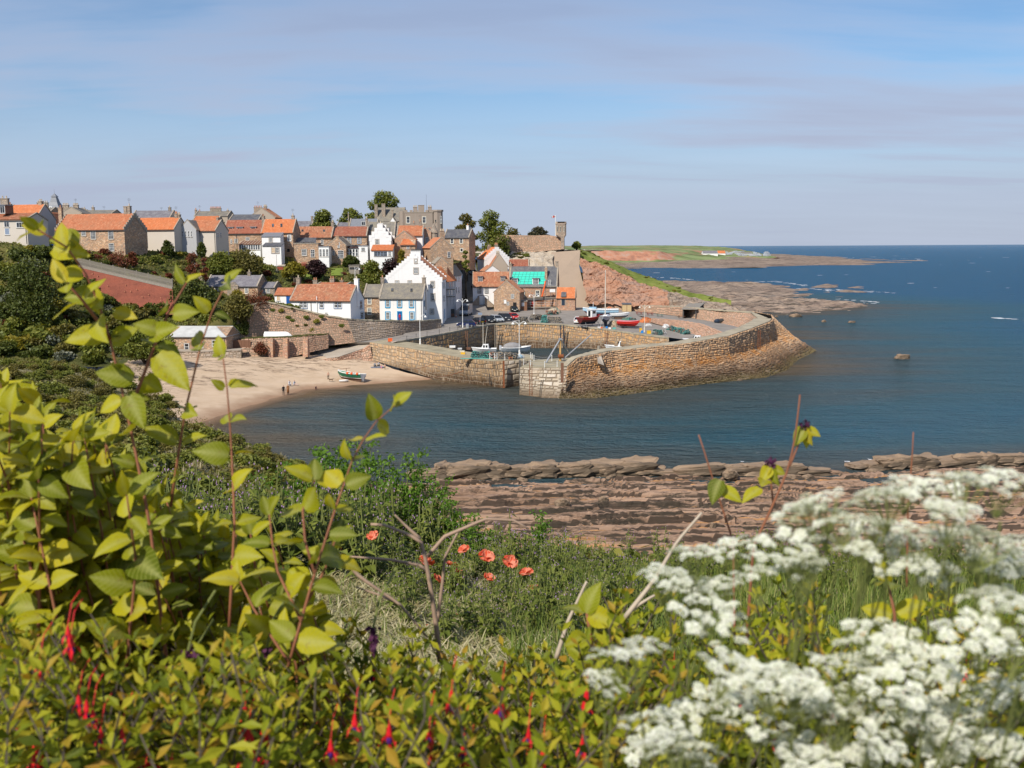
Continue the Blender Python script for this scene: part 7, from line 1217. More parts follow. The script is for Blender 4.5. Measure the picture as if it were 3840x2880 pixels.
p=zg(Q4,1555,405);t=thing('cable_drum','dark barrel winch with blue tarpaulin beside the shelter','winch',p,.4);b=B();b.cyl((-.6,0,.6),(.7,0,.6),.5,None,12);b.build('barrel','iron',t);b=B();b.ball((-1.0,0,.5),(.9,.6,.6),10,7);b.build('tarpaulin','boat_navy',t);b=B();[b.cyl((x,y,0),(x,0,.6),.05,None,5)for x in (-.5,.6)for y in (-.5,.5)];b.build('leg','iron',t)
p=zg(Q4,1900,505);t=thing('bollard_winch','small black winch on the outer pier road','winch',p);b=B();b.cyl((-.4,0,.35),(.4,0,.35),.3,None,10);b.build('drum','iron',t);b=B();b.box((-.5,-.3,0),(-.4,.3,.6));b.box((.4,-.3,0),(.5,.3,.6));b.build('frame','black',t)
# derrick
zd=4.84;mb_=G(*zp(Y4,1478,1008),zd);t=thing('derrick','tripod harbour derrick with orange mast and long boom on the pier head','crane',mb_);tp=D(*zp(Y4,1478,705),mb_.y)-mb_;lf=G(*zp(Y4,1280,1036),zd)-mb_;rf=G(*zp(Y4,1645,965),zd)-mb_;bo=D(*zp(Y4,1910,640),mb_.y+2)-mb_;b0=G(*zp(Y4,1490,1010),zd)-mb_
for nm,q0,q1,r_,m in (('mast',Vector((0,0,0)),tp,.20,'gold'),('leg',lf,tp,.16,'galv'),('leg',rf,tp,.16,'galv'),('boom',b0+Vector((.2,-.2,.2)),bo,.13,'galv')):b=B();b.cyl(q0,q1,r_,r_*.8,8);b.build(nm,m,t)
b=B();b.cyl(tp,bo,.025,None,4);b.cyl(tp,bo.lerp(b0,.5),.02,None,4);b.build('stay_cable','rust',t);b=B();b.cyl((-.4,-.3,.9),(.5,-.3,.9),.32,None,12);b.cyl((.5,-.3,.9),(.55,-.3,.9),.5,None,12);b.build('winch_drum','rust',t);b=B();b.box((-.3,-.3,tp.z-.15),(.3,.3,tp.z+.12));b.build('mast_head','galv',t)
def railing(label,pts,hgt=1.0,mat='white_paint',n_ch=2,closed=False):
 t=thing('chain_railing',label,'railing',pts[0]);o=Vector(t.location)
 for p in pts:b=B();q=p-o;b.cyl(q,q+Vector((0,0,hgt)),.055,.045,6);b.ball(q+Vector((0,0,hgt)),.07,6,5);b.build('post',mat,t)
 for k in range(n_ch):
  b=B()
  for p,q in zip(pts,pts[1:]):
   h0=hgt*(.92-.42*k);pp=[p.lerp(q,i/8)-o+Vector((0,0,h0-.28*math.sin(math.pi*i/8)))for i in range(9)];b.tube(pp,.022,4)
  b.build('chain','galv',t)
railing('white post-and-chain railing along the front of the pier head',[G(*zp(Y4,x,y),zd)for x,y in ((972,1068),(1065,1080),(1262,1100),(1435,1090),(1612,1062))]);railing('white post-and-chain railing on the basin side of the pier head',[G(*zp(Y4,x,y),zd)for x,y in ((1115,1008),(1362,1012),(1480,985))]);railing('chain railing round the end of the west pier',[G(*zp(Y4,x,y),zd)for x,y in ((925,965),(1068,968),(1090,985))]);railing('low white railing posts among the creels on the west pier',[G(*zp(Y4,x,y),zd)for x,y in ((505,985),(570,988),(605,990),(712,1000))],1.1);railing('thin iron rail posts along the quay edge above the basin',[zg(Y3,x,y)for x,y in ((1200,470),(1330,440),(1480,410),(1650,375),(1795,345),(1905,315))],1.0,'iron',1);railing('thin iron rail by the parked cars at the quay edge',[p+Vector((.3,.9,0))for p in INN[4:8]],.9,'iron',1)
def ladder(label,z,x,yt,yb,Y,w,mat='rust',rails=.05):
 a=D(*zp(z,x,yt),Y);c=D(*zp(z,x,yb),Y);t=thing('ladder',label,'ladder',c);h=a.z-c.z;wd=w*z[2]*mpp(Y);b=B()
 for s in (-1,1):b.tube([(s*wd/2,0,0),(s*wd/2,0,h)],rails,5)
 b.build('rail',mat,t);b=B()
 for i in range(1,int(h/.33)):b.box((-wd/2,-.02,i*.33),(wd/2,.02,i*.33+.04))
 b.build('rungs',mat,t)
y_h=hd_t[1].y;ladder('rusty ladder down the face of the pier head',Y4,1072,1030,1490,y_h-3.7,34);ladder('dark ladder near the corner of the west pier',Y4,515,1020,1345,WB[4].y-.7,26,'iron');ladder('tall timber-railed ladder on the inner wall, left of centre',Y4,590,500,885,INN[5].y-2.2,28,'wood_grey',.09);ladder('leftmost timber-railed ladder on the inner wall',Y4,183,590,830,INN[3].y+5,26,'wood_brown',.09);ladder('black pair of fender posts with ladder behind the derrick',Y4,1505,512,835,INN[7].y-2.6,42,'boat_navy',.14);ladder('rusty ladder beside the white motor boat',Y4,2115,575,790,INN[9].y-2.2,34,'rust');ladder('rusty iron strip ladder on the lichen-covered outer wall',Z5,1785,985,1190,EM[5].y-1.6,24,'rust')
for lab,x,yt,yb,w_,m in (('tall dark timber fender at the west pier corner',698,1005,1380,.16,'rust'),('black timber fender at the harbour mouth',925,1000,1350,.22,'dark_trim'),('thick brown timber fender post beside the pier head steps',1505,1035,1305,.24,'wood_brown')):
 Yf=(WB[5].y-.5)if x<900 else (WB[5].y+1 if x<1000 else hd_t[2].y-3.4);a=D(*zp(Y4,x,yt),Yf);c=D(*zp(Y4,x,yb),Yf);t=thing('fender_post',lab,'post',c);b=B();b.box((-w_,-.15,0),(w_,.15,a.z-c.z));b.build('timber',m,t)
pb=D(*zp(Y4,2010,890),178);b=B();q=[D(*zp(Y4,x,y),Y_)for x,y,Y_ in ((1980,905,176),(2035,905,176),(2085,1070,171),(2005,1040,171))];t=thing('concrete_buttress','pale concrete wedge buttress on the outer pier wall','buttress',q[0]);b.add([p-q[0]for p in q]+[p-q[0]+Vector((0,1.2,-.4))for p in q],[(0,1,2,3),(0,4,5,1),(1,5,6,2),(2,6,7,3),(3,7,4,0)]);b.build('wedge','concrete',t)
for lab,x0_,y0_,x1_,y1_ in (('upper orange mooring rope across the beach to the west pier',1150,855,1580,785),('lower orange mooring rope across the beach to the west pier',1510,965,1990,880)):
 a=hg(*zp(Y3,x0_,y0_));c=D(*zp(Y3,x1_,y1_),183);b=B();b.tube([a.lerp(c,i/10)+Vector((0,-.6,-.35*math.sin(math.pi*i/10)))for i in range(11)],.05,4);tag(b.build('mooring_rope','rope_orange'),lab,'rope')
 # timber fence, cottage terrace
p0,p1=zg(Y1,1305,1165),zg(Y1,1622,1160);p0=D(*zp(Y1,1305,1165),200.5);p1=D(*zp(Y1,1622,1160),201);t=thing('timber_fence','upright brown board fence beside the beach cottage','fence',p0);hh=D(*zp(Y1,1305,1018),200.5).z-p0.z;n_=34;d=p1-p0;bm_=B().box((-.11,-.025,-.3),(.11,.025,hh)).mesh('board','wood_brown')
for i in range(n_):o=link('board',bm_,t);o.location=d*((i+.5)/n_)+Vector((0,U(-.02,.02),U(-.05,.08)))
b=B();b.tube([Vector((0,.08,hh*.3)),d+Vector((0,.08,hh*.3))],.06,4);b.tube([Vector((0,.08,hh*.75)),d+Vector((0,.08,hh*.75))],.06,4);b.build('rail','wood_brown',t)
ct2=[D(640,1316,195),D(760,1318,195),D(905,1312,197)];cb2=[D(620,1350,194.2),D(760,1350,194),D(905,1348,196)];tw=wall_thing('terrace_wall','low concrete-capped wall in front of the beach cottage',cb2[1]);stone_face(tw,ct2,cb2,.4,.6,'wall_grey',.06,part_n=40,seed=41);strip(tw,'cap',[p+Vector((0,-.3,.12))for p in ct2],[p+Vector((0,2.8,.12))for p in ct2],'concrete',.2)
# scaffolding
def scaffold(label,z,xs,ys,yg,Y,planks,name='scaffolding',yv=-1.1,dep=1.1):
 c=D(*zp(z,xs[0],yg),Y);t=thing(name,label,'scaffolding',c);
 for x in xs:
  a=D(*zp(z,x,yg),Y)-c;top=D(*zp(z,x,ys[0]),Y).z-c.z
  for dy in (0,dep):b=B();b.cyl((a.x,dy,a.z-.5),(a.x,dy,top),.035,None,5);b.build('upright','galv',t)
 x0_,x1_=D(*zp(z,xs[0],yg),Y).x-c.x,D(*zp(z,xs[-1],yg),Y).x-c.x
 for y in ys[1:]:
  zz=D(*zp(z,xs[0],y),Y).z-c.z;b=B();b.cyl((x0_-.4,-.05,zz),(x1_+.4,-.05,zz),.03,None,5);b.cyl((x0_-.4,-.05,zz-.5),(x1_+.4,-.05,zz-.5),.03,None,5);b.build('ledger','galv',t)
 for y in planks:zz=D(*zp(z,xs[0],y),Y).z-c.z;b=B();b.box((x0_-.5,.0,zz-.06),(x1_+.5,dep,zz));b.box((x0_-.5,-.09,zz),(x1_+.5,-.05,zz+.25));b.build('deck_board','wood_grey',t)
 b=B();zt_=D(*zp(z,xs[0],ys[1]),Y).z-c.z;b.cyl((x0_+(x1_-x0_)*.05,-.08,zt_),(x0_+(x1_-x0_)*.35,-.08,zt_-2.5),.03,None,5);b.cyl((x0_+(x1_-x0_)*.45,-.08,zt_),(x0_+(x1_-x0_)*.8,-.08,zt_-2.8),.03,None,5);b.build('brace','galv',t)
 return t
t=scaffold('steel scaffolding with timber decks round the turquoise-sheeted house',Z4,[895,990,1130,1275,1350,1418],[1000,1070,1240,1310],1400,294.5,[1095,1250,1380]);b=B();c_=Vector(t.location);b.tube([D(*zp(Z4,1272,1010),294)-c_,D(*zp(Z4,1262,1080),293.8)-c_,D(*zp(Z4,1225,1225),293.6)-c_],.22,8);b.build('rubble_chute','plastic_orange',t);b=B();q=D(*zp(Z4,1370,1142),293.6)-c_;b.box((q.x-.8,q.y,q.z-.45),(q.x+.8,q.y+.03,q.z+.45));b.build('sign_board','plastic_white',t)
scaffold('lighter scaffolding on the house under repair up the street',Z3,[1758,1800,1845],[1390,1470,1560,1620],1700,262,[1500,1600])
cabinet('rusty iron gate and ramp by the corner of the huge white house',Q5,1410,1400,200,230,'iron',.2,'gate','gate',None,((.05,.1,.95,.45),'wood_brown'))
# ---------------------------------------------------------------- people and animals
def pmat(name,legs,top,skin,hair,hip,neck,hairz,fwd):
 m,nt=new_mat(name);sx=_n(nt,'SeparateXYZ');nt.links.new(_n(nt,'TexCoord').outputs['Object'],sx.inputs[0]);z=sx.outputs[2]
 c=mix(nt,mth(nt,'GREATER_THAN',z,hip),legs,top);c=mix(nt,mth(nt,'GREATER_THAN',z,neck),c,skin);c=mix(nt,mth(nt,'GREATER_THAN',z,hairz),c,hair)
 if fwd:c=mix(nt,mth(nt,'LESS_THAN',sx.outputs[1],-.22),c,legs)
 return finish(m,nt,c,.85)
def skin_obj(name,J,E,parent,mat,sub=1):
 me=bpy.data.meshes.new(name);me.from_pydata([j[0]for j in J],E,[]);o=bpy.data.objects.new(name,me);COL.objects.link(o);o.parent=parent;me.materials.append(mat);bm=bmesh.new();bm.from_mesh(me);bm.verts.ensure_lookup_table();ly=bm.verts.layers.skin.verify()
 for i,j in enumerate(J):r=j[1];bm.verts[i][ly].radius=r if isinstance(r,tuple)else (r,r);bm.verts[i][ly].use_root=(i==0)
 bm.to_mesh(me);bm.free();s=o.modifiers.new('skin','SKIN');s.use_smooth_shade=True;k=o.modifiers.new('sub','SUBSURF');k.levels=sub;k.render_levels=sub;return o
def person(label,p,h=1.7,pose='stand',legs=(.02,.02,.03),top=(.02,.02,.02),skin=(.55,.33,.24),hair=(.05,.03,.02),rz=0.,group=None,coat=False,bare=False):
 s=h/1.7;t=thing('person',label,'person',p,rz,group);top=skin if bare else top
 if pose=='sit':hipz,dz=.12,.0
 elif pose=='crouch':hipz=.35
 else:hipz=.92
 def V(x,y,z):return (x*s,y*s,z*s)
 hp_=V(0,0,hipz);sh=hipz+.52;fw_=-.12 if pose!='stand' else 0;if_=pose in ('sit','crouch')
 J=[(hp_,(.15*s,.12*s)),(V(0,fw_*.4,hipz+.25),(.135*s,.10*s)),(V(0,fw_,sh-.06),(.16*s,.105*s)),(V(0,fw_-.01,sh+.09),.055*s),(V(0,fw_-.03,sh+.20),(.088*s,.10*s)),(V(0,fw_-.02,sh+.31),(.075*s,.085*s))];E=[(0,1),(1,2),(2,3),(3,4),(4,5)]
 for sg in (-1,1):
  k=len(J)
  if pose=='sit':kn,an,ft=V(sg*.13,-.42,.22 if sg<0 else .35),V(sg*.14,-.75,.08),V(sg*.14,-.88,.1)
  elif pose=='crouch':kn,an,ft=V(sg*.16,-.32,.42),V(sg*.15,-.12,.07),V(sg*.15,-.28,.04)
  elif pose=='walk':kn,an,ft=V(sg*.10,-.12*sg-.03,.5),V(sg*.10,.22*sg*-1+.08,.09),V(sg*.10,.22*sg*-1-.07,.04)
  else:kn,an,ft=V(sg*.10,-.01,.5),V(sg*.11,.02,.08),V(sg*.12,-.13,.04)
  w=.125 if coat else .085;J+=[(V(sg*.09,0,hipz-.03),w*s),(kn,.062*s if not coat else .12*s),(an,.042*s),(ft,.04*s)];E+=[(0,k),(k,k+1),(k+1,k+2),(k+2,k+3)];k=len(J)
  el=V(sg*.26,fw_+.02,sh-.30)if not if_ else V(sg*.25,fw_-.08,sh-.28);ha=V(sg*.25,fw_-.12,sh-.56)if pose!='crouch' else V(sg*.12,-.42,.2);J+=[(V(sg*.17,fw_,sh-.03),.062*s),(el,.045*s),(ha,.032*s),(tuple(Vector(ha)+Vector(V(0,-.04,-.09))),.028*s)];E+=[(2,k),(k,k+1),(k+1,k+2),(k+2,k+3)]
 skin_obj('body',J,E,t,pmat('clothes',legs,top,skin,hair,(hipz+.02)*s if not coat else .42*s,(sh+.06)*s,(sh+.27)*s,pose=='sit'));return t
person('person in black coat and cap standing at the water edge',zg(Q1,370,675),1.72,'stand',(.012,.012,.014),(.014,.014,.016),hair=(.01,.01,.012),rz=.6);person('person in a long brown coat standing beside the one in black',zg(Q1,445,662),1.75,'stand',(.10,.05,.025),(.24,.10,.035),hair=(.30,.12,.04),rz=-.3,coat=True);person('person in white top bending behind the pair at the water edge',zg(Q1,462,520),1.6,'crouch',(.05,.06,.12),(.62,.62,.66),rz=.9);person('person in pale blue sitting on the sand with legs out',zg(Q1,540,505),1.65,'sit',(.58,.42,.36),(.36,.42,.52),rz=1.2);person('child in dark clothes crouching near the water',zg(Q1,905,585),1.15,'crouch',(.10,.03,.03),(.07,.03,.035),rz=.5);person('bare-chested boy in dark shorts walking near the green boat',zg(Q1,1112,415),1.45,'walk',(.02,.03,.02),(.5,.3,.2),bare=True,rz=.3)
person('picnicker in grey sitting left on the blanket by the west pier',zg(Q1,1882,196),1.65,'sit',(.02,.02,.025),(.30,.31,.33),rz=.3);person('picnicker in grey sitting right on the blanket by the west pier',zg(Q1,1950,190),1.7,'sit',(.02,.02,.025),(.36,.36,.38),rz=-.2);person('small child in pink crouching at the blanket',zg(Q1,1985,228),.95,'crouch',(.65,.25,.32),(.70,.25,.42),rz=2);person('toddler in dark shorts standing beside the picnic blanket',zg(Q1,2052,245),1.05,'stand',(.05,.05,.03),(.55,.35,.25),bare=True)
p=zg(Q1,1930,208);b=B();b.add([(-1.3,-.8,0),(1.2,-.7,0),(1.3,.8,0),(-1.2,.8,0),(-1.3,-.8,.04),(1.2,-.7,.04),(1.3,.8,.04),(-1.2,.8,.04)],[(4,5,6,7),(0,1,5,4),(1,2,6,5),(2,3,7,6),(3,0,4,7)]);o=b.build('picnic_blanket','greyblue_trim');o.location=p+Vector((0,0,.02));tag(o,'pale striped picnic blanket under the two seated picnickers','blanket')
person('person in jeans and red top walking down the slipway, left of two',zg(Y2,672,1283),1.7,'walk',(.06,.12,.26),(.22,.05,.06),rz=.4);person('person in dark blue walking down the slipway, right of two',zg(Y2,697,1280),1.75,'walk',(.015,.02,.04),(.03,.05,.12),rz=.4);person('person in black carrying a yellow bag by the wall steps',zg(Y3,1160,368),1.75,'walk',(.02,.015,.02),(.014,.013,.014),rz=1.2);person('person in straw hat seated on the wall bench',zg(Y3,1010,400),1.65,'stand',(.5,.45,.38),(.42,.36,.28),hair=(.45,.36,.22));person('person in red coat at the blue front door',D(*zp(Y2,1842,826),225.5),1.65,'stand',(.35,.02,.02),(.5,.03,.025),hair=(.12,.06,.04));person('person in white shirt standing in the shaded street',zg(Q5,1655,900),1.7,'stand',(.03,.03,.04),(.5,.52,.55));person('second person in white standing in the shaded street, right of the first',zg(Q5,1695,905),1.7,'stand',(.12,.07,.05),(.52,.52,.54));person('person in black walking uphill past the white garage house',zg(Q5,1985,655),1.75,'walk',(.10,.12,.15),(.012,.012,.014),rz=3)
def dog(label,p,rz,col,s=1.):
 t=thing('dog',label,'dog',p,rz);m,nt=new_mat('fur');finish(m,nt,col,.9);J=[((0,.28,.46),(.10,.11)),((0,0,.45),(.10,.12)),((0,-.25,.48),(.11,.14)),((0,-.40,.62),.075),((0,-.50,.70),(.075,.08)),((0,-.64,.66),.04),((0,.42,.56),.03),((0,.55,.68),.015)];E=[(0,1),(1,2),(2,3),(3,4),(4,5),(0,6),(6,7)]
 for sg in (-1,1):
  for y,j,pts in ((-.27,2,[(-.28,.26),(-.26,.03)]),(.27,0,[(.20,.30),(.36,.17),(.31,.03)])):
   k=len(J);J.append(((sg*.09,y,.38),.065 if j==0 else .055));E.append((j,k))
   for (yy,z)in pts:J.append(((sg*.09,yy,z),.03));E.append((len(J)-2,len(J)-1))
 J=[(tuple(c*s for c in q),tuple(a*s for a in r)if isinstance(r,tuple)else r*s)for q,r in J];skin_obj('body',J,E,t,m)
dog('small brown dog beside the bare-chested boy',zg(Q1,1155,452),-1.4,(.16,.10,.06),1.0);dog('dark dog in the street near the two people in white',zg(Q5,1760,925),-1.2,(.02,.018,.016),1.1)
# ---------------------------------------------------------------- far caravan park, foam
cv=B();cv.bbox((-3.4,-1.3,.5),(3.4,1.3,3.0),.25);CARV=cv.mesh('caravan','boat_grey');cv=B();[cv.box((x,-1.34,1.5),(x+1.2,-1.3,2.4))for x in (-2.8,-.6,1.4)];CVW=cv.mesh('window','glass')
BV2=make_bvh([o for o in bpy.data.objects if o.name=='headland'])
for i in range(46):
 u=R.random();px=2715+172*u;py=962-14*R.random()-(1-u)*2;h=BV2.ray_cast(CAM,ray(px,py).normalized());p=h[0]if h[0]is not None else D(px,py,1800);o=thing('caravan','white static caravan in the far caravan park on the headland','caravan',p,U(-.4,.4),'static caravans on the headland');s_=U(.7,1.1);o.scale=(s_,s_,s_);link('body',CARV,o);link('window',CVW,o)
for lab,px,w,wl_,rf_ in (('far white house with red roof at the edge of the caravan park',2706,30,'harl_white','pan_bright'),('far long pale building left of the red-roofed one',2664,56,'harl_white','slate_lilac'),('far grey-roofed shed row above the caravans',2790,60,'harl_grey','slate_grey')):
 h=BV2.ray_cast(CAM,ray(px,955).normalized());Yh=h[0].y if h[0]is not None else 1800;Hs((0,0,1),'house',lab,px-w/2,px+w/2,957,950,940 if 'red' in lab else 945,Yh,0,14,wl_,rf_,skirt=6)
plain('foam',(.80,.82,.84),.8,.1,.5)
def foam(pts,n,spread,size,label):
 b=B();r=random.Random(len(pts)+n)
 for _ in range(n):
  k=r.randrange(len(pts)-1);p=Vector(pts[k]).lerp(Vector(pts[k+1]),r.random());d=(p-CAM).length;sx_=size*d/F*r.uniform(.3,1.6);sy=sx_*r.uniform(.5,1.4);c=p+Vector((r.gauss(0,1)*spread*d/F,r.gauss(0,1)*spread*d/F*3,.05+r.random()*.05));m=9
  b.add([c]+[c+Vector((math.cos(a)*sx_*r.uniform(.5,1.1),math.sin(a)*sy*r.uniform(.5,1.1),0))for a in [i*6.283/m for i in range(m)]],[(0,i+1,(i+1)%m+1)for i in range(m)])
 tag(b.build('sea_foam','foam'),label,'foam',None,'stuff')
foam([G(*p,0)for p in ((2800,1058),(2920,1056),(3010,1070),(3080,1088),(3190,1090),(3330,1097))],70,9,9,'broken white water round the outer skerries');foam([G(*p,0)for p in ((3230,1138),(3330,1136),(3150,1122),(2990,1120))],30,6,8,'white water off the tip of the reef');foam([G(*p,0)for p in ((3740,1194),(3790,1196))],10,4,14,'single breaking wave crest far out at sea');foam([G(*p,0)for p in ((2390,1036),(2520,1043),(2600,1050))],22,5,8,'surf line along the inner reef');foam([G(*p,0)for p in ((3060,962),(3440,972),(3480,984))],26,5,6,'thin surf round the headland reef');foam([G(*p,0)for p in ((2720,1735),(3070,1745),(3360,1715))],8,6,6,'thin wash of foam at the shore ledges')
b=B();r_=random.Random(9)
for _ in range(60):y=r_.uniform(400,2500);x=y*r_.uniform(.12,.6);s_=r_.uniform(.5,1.4)*y/500;b.add([(x+math.cos(a)*s_*1.5,y+math.sin(a)*s_,.06)for a in [i*1.05 for i in range(6)]],[(0,1,2,3,4,5)])
tag(b.build('whitecaps','foam'),'scattered tiny whitecaps on the open sea','foam',None,'stuff')
# ---------------------------------------------------------------- foreground garden
def leafobjmat(name,cols,trans=.35,rough=.42,vein=True):
 m,nt=new_mat(name);oi=_n(nt,'ObjectInfo');c=ramp(nt,oi.outputs['Random'],cols);f=tnoise(nt,coords(nt),22,4,.6);c=mix(nt,.45,c,ramp(nt,f,[(.7,.75,.6),(1,1,1),(1.25,1.15,.9)],[.3,.5,.7]),'MULTIPLY')
 if vein:
  sx=_n(nt,'SeparateXYZ');nt.links.new(coords(nt),sx.inputs[0]);k=mth(nt,'FRACT',mth(nt,'MULTIPLY',mth(nt,'SUBTRACT',sx.outputs[0],mth(nt,'MULTIPLY',mth(nt,'ABSOLUTE',sx.outputs[1]),.9)),7.5));c=mix(nt,ramp(nt,k,[(.55,)*3,(0,)*3,(0,)*3,(.55,)*3],[0,.10,.86,1]),c,(.40,.40,.10));g=tnoise(nt,coords(nt),5,5,.7);c=mix(nt,ramp(nt,g,[(0,)*3,(.75,)*3],[.62,.70]),c,(.20,.10,.03));c=mix(nt,mth(nt,'MULTIPLY',attr(nt),.45),c,(.46,.46,.16))
 MATS[name]=finish(m,nt,c,rough,f,.004,.3,.15,0,trans)
leafobjmat('big_leaf',[(.08,.11,.008),(.23,.25,.008),(.36,.35,.010),(.47,.42,.016),(.16,.195,.010),(.40,.37,.012),(.48,.39,.02)]);leafmat('small_leaf',[(.06,.085,.010),(.17,.205,.014),(.28,.30,.018),(.42,.40,.03),(.38,.22,.03)],.4,.5,.15);leafmat('comfrey_leaf',[(.05,.072,.012),(.10,.135,.02),(.17,.20,.034),(.25,.28,.06)],.3);leafmat('lovage_leaf',[(.07,.14,.014),(.11,.21,.02),(.16,.28,.03)],.35);leafmat('grass_blade',[(.07,.11,.02),(.13,.19,.03),(.20,.25,.05),(.30,.29,.10)],.3);leafmat('hay',[(.24,.21,.09),(.44,.38,.20),(.60,.53,.34),(.30,.31,.11)],.25)
plain('stem_red',(.26,.10,.05),.7,.3,8);plain('stem_green',(.16,.18,.05),.7,.2,8);plain('twig',(.36,.25,.18),.9,.25,10);plain('twig_pale',(.48,.40,.31),.9,.2,10);plain('bract',(.07,.015,.05),.7,.3,20);plain('fuchsia_red',(.60,.012,.02),.45,.2,20);plain('fuchsia_violet',(.07,.01,.16),.5,.2,20);plain('petal_mauve',(.40,.25,.42),.7,.2,10)
leafmat('poppy_petal',[(.62,.07,.03),(.72,.13,.06),(.78,.22,.12),(.80,.34,.22)],.35,.6);leafmat('umbel_white',[(.62,.66,.54),(.76,.78,.72),(.82,.83,.80)],.3,.7)
def leaf_mesh(name,mat,seed,L=1.,w=.30,droop=.3,fold=.25,n=6):
 r=random.Random(seed);b=B();cu=droop*r.uniform(.5,1.4);tw=r.uniform(-.3,.3)
 for i in range(n+1):
  u=i/n;hw=w*(math.sin(math.pi*min(1,u*.93+.07)**.72)**.9)*(1 if u<1 else 0)+.004;z=-cu*u*u+.12*u;sd=tw*u
  for s in (-1,-.5,0,.5,1):b.v.append((u*L,s*hw*math.cos(sd),z+abs(s)*fold*hw+s*hw*math.sin(sd)+.03*abs(s)*math.sin(8*u+3*s+seed*2)));b.c.append(max(0,1-abs(s)*5))
 for i in range(n):
  for j in range(4):a=i*5+j;b.f.append((a,a+5,a+6,a+1));b.m.append(0)
 return b.mesh(name,mat,True)
BIGL=[leaf_mesh('leaf','big_leaf',i,1,.30+.03*(i%3),.15+.12*(i%3),.15+.1*(i%2))for i in range(6)]
def put_leaf(t,p,d,size,me=None,nrm=None):
 """leaf object from p pointing along d"""
 d=Vector(d).normalized();o=link('leaf',me or BIGL[R.randrange(6)],t);n=Vector(nrm)if nrm else SUN*1.1+Vector((U(-.75,.75),U(-.6,.6),U(-.3,.8)));y=n.cross(d).normalized();z=d.cross(y);o.matrix_local=Matrix.Translation(p)@Matrix((d,y,z)).transposed().to_4x4()@Matrix.Diagonal((size,size,size,1))
def stem_shrub(label,stems,name='leafy_shrub',step=.055,lsz=(.05,.10),rad=.006,cat='shrub',mat='stem_red',lim=300,top_small=True,extra=()):
 """stems given as photo polylines at a depth; leaves in opposite pairs"""
 P0=D(*stems[0][0][:2],stems[0][0][2]);t=thing(name,label,cat,P0);k=0
 for st in stems:
  pts=[D(*q)-P0 for q in st];n=max(4,int(sum((b-a).length for a,b in zip(pts,pts[1:]))/step));sm=resample(pts,n);b=B();b.tube(sm,[rad*(1-.65*i/n)for i in range(n)],6);b.build('stem',mat,t,True)
  ph=U(0,3)
  for i in range(1,n):
   d=(sm[i]-sm[i-1]).normalized();q=d.orthogonal().normalized();q.rotate(Matrix.Rotation(ph+i*1.57,3,d))
   for s in (-1,1):
    if k>=lim or R.random()<.12:continue
    k+=1;sz=U(*lsz)*(1-.35*i/n if top_small else 1);dv=q*s+d*U(.1,.6)+Vector((U(-.3,.3),U(-.3,.3),U(-.5,.25)));put_leaf(t,sm[i]+q*s*.006,dv,sz)
  if 1:put_leaf(t,sm[-1],d+Vector((U(-.4,.4),U(-.3,.3),0)),lsz[0]*.9)
 for x,y,s,dx,dz in extra:Yq=stems[0][2][2];put_leaf(t,D(x,y,Yq)-P0,(dx,-.25,dz),s*Yq/F,None,(U(-.2,.2),-1,.5))
 return t
stem_shrub('tall leafy stem with reddish bark rising against the village, leftmost of the tall stems',[[(640,2600,1.9),(560,1950,1.95),(480,1560,2.0),(412,1270,2.0),(345,1060,2.0),(255,930,1.95),(140,860,1.9)],[(480,1560,2.0),(590,1270,2.05),(650,1130,2.1),(700,1060,2.1)],[(412,1270,2.),(330,1150,1.95),(250,1060,1.9)]],'leafy_shrub',.06,(.045,.085),.0042,extra=[(200,930,158,1,-.2),(300,900,112,-1,.1),(170,870,85,-.8,.3),(360,1110,118,-1,.05),(340,1080,99,.3,-1),(430,1170,99,1,-.25),(400,1250,151,-1,-.2),(420,1280,125,.8,.4),(500,1420,138,-.8,.2),(480,1480,151,.5,-.9),(590,1330,191,.7,-.7),(560,1260,132,1,.3),(650,1180,99,.9,.2),(600,1240,99,-.9,.3)])
stem_shrub('leafy stem with orange-red bark in front of the beach cottage',[[(640,1900,2.1),(690,1560,2.1),(755,1290,2.1),(815,1110,2.1),(850,1060,2.1)],[(860,2350,1.9),(880,1950,1.95),(865,1620,2.0),(850,1440,2.0),(835,1330,2.0)]],'leafy_shrub',.06,(.045,.085),.0036)
stem_shrub('leaning leafy stem with small leaves against the bay water',[[(1080,2500,1.7),(1180,2150,1.75),(1260,1900,1.8),(1330,1700,1.85),(1400,1590,1.9),(1480,1520,1.9)],[(1180,2150,1.75),(1120,1950,1.8),(1180,1800,1.85)],[(1130,2330,1.72),(1030,2120,1.8),(1010,1930,1.85)],[(1150,2260,1.75),(1230,2120,1.8),(1260,2010,1.85)],[(1080,2480,1.72),(960,2300,1.8),(900,2180,1.85)]],'leafy_shrub',.042,(.05,.09),.003)
def bulk(label,n,xr,yt,dr,lsz=(.065,.12),lim=300):
 st=[]
 for i in range(n):
  tx=U(*xr);ty=yt(tx)+abs(R.gauss(0,170));dp=U(*dr);bx_=tx+U(-60,260);by=min(2750,ty+U(600,1000));st.append([(bx_,by,dp),(bx_*.4+tx*.6+U(-40,40),by*.4+ty*.6,dp+.03),(tx,ty,dp+U(-.1,.1))])
 stem_shrub(label,st,'leafy_shrub',.046,lsz,.0036,lim=lim)
yl=lambda x:1470+max(0,x-120)*.62
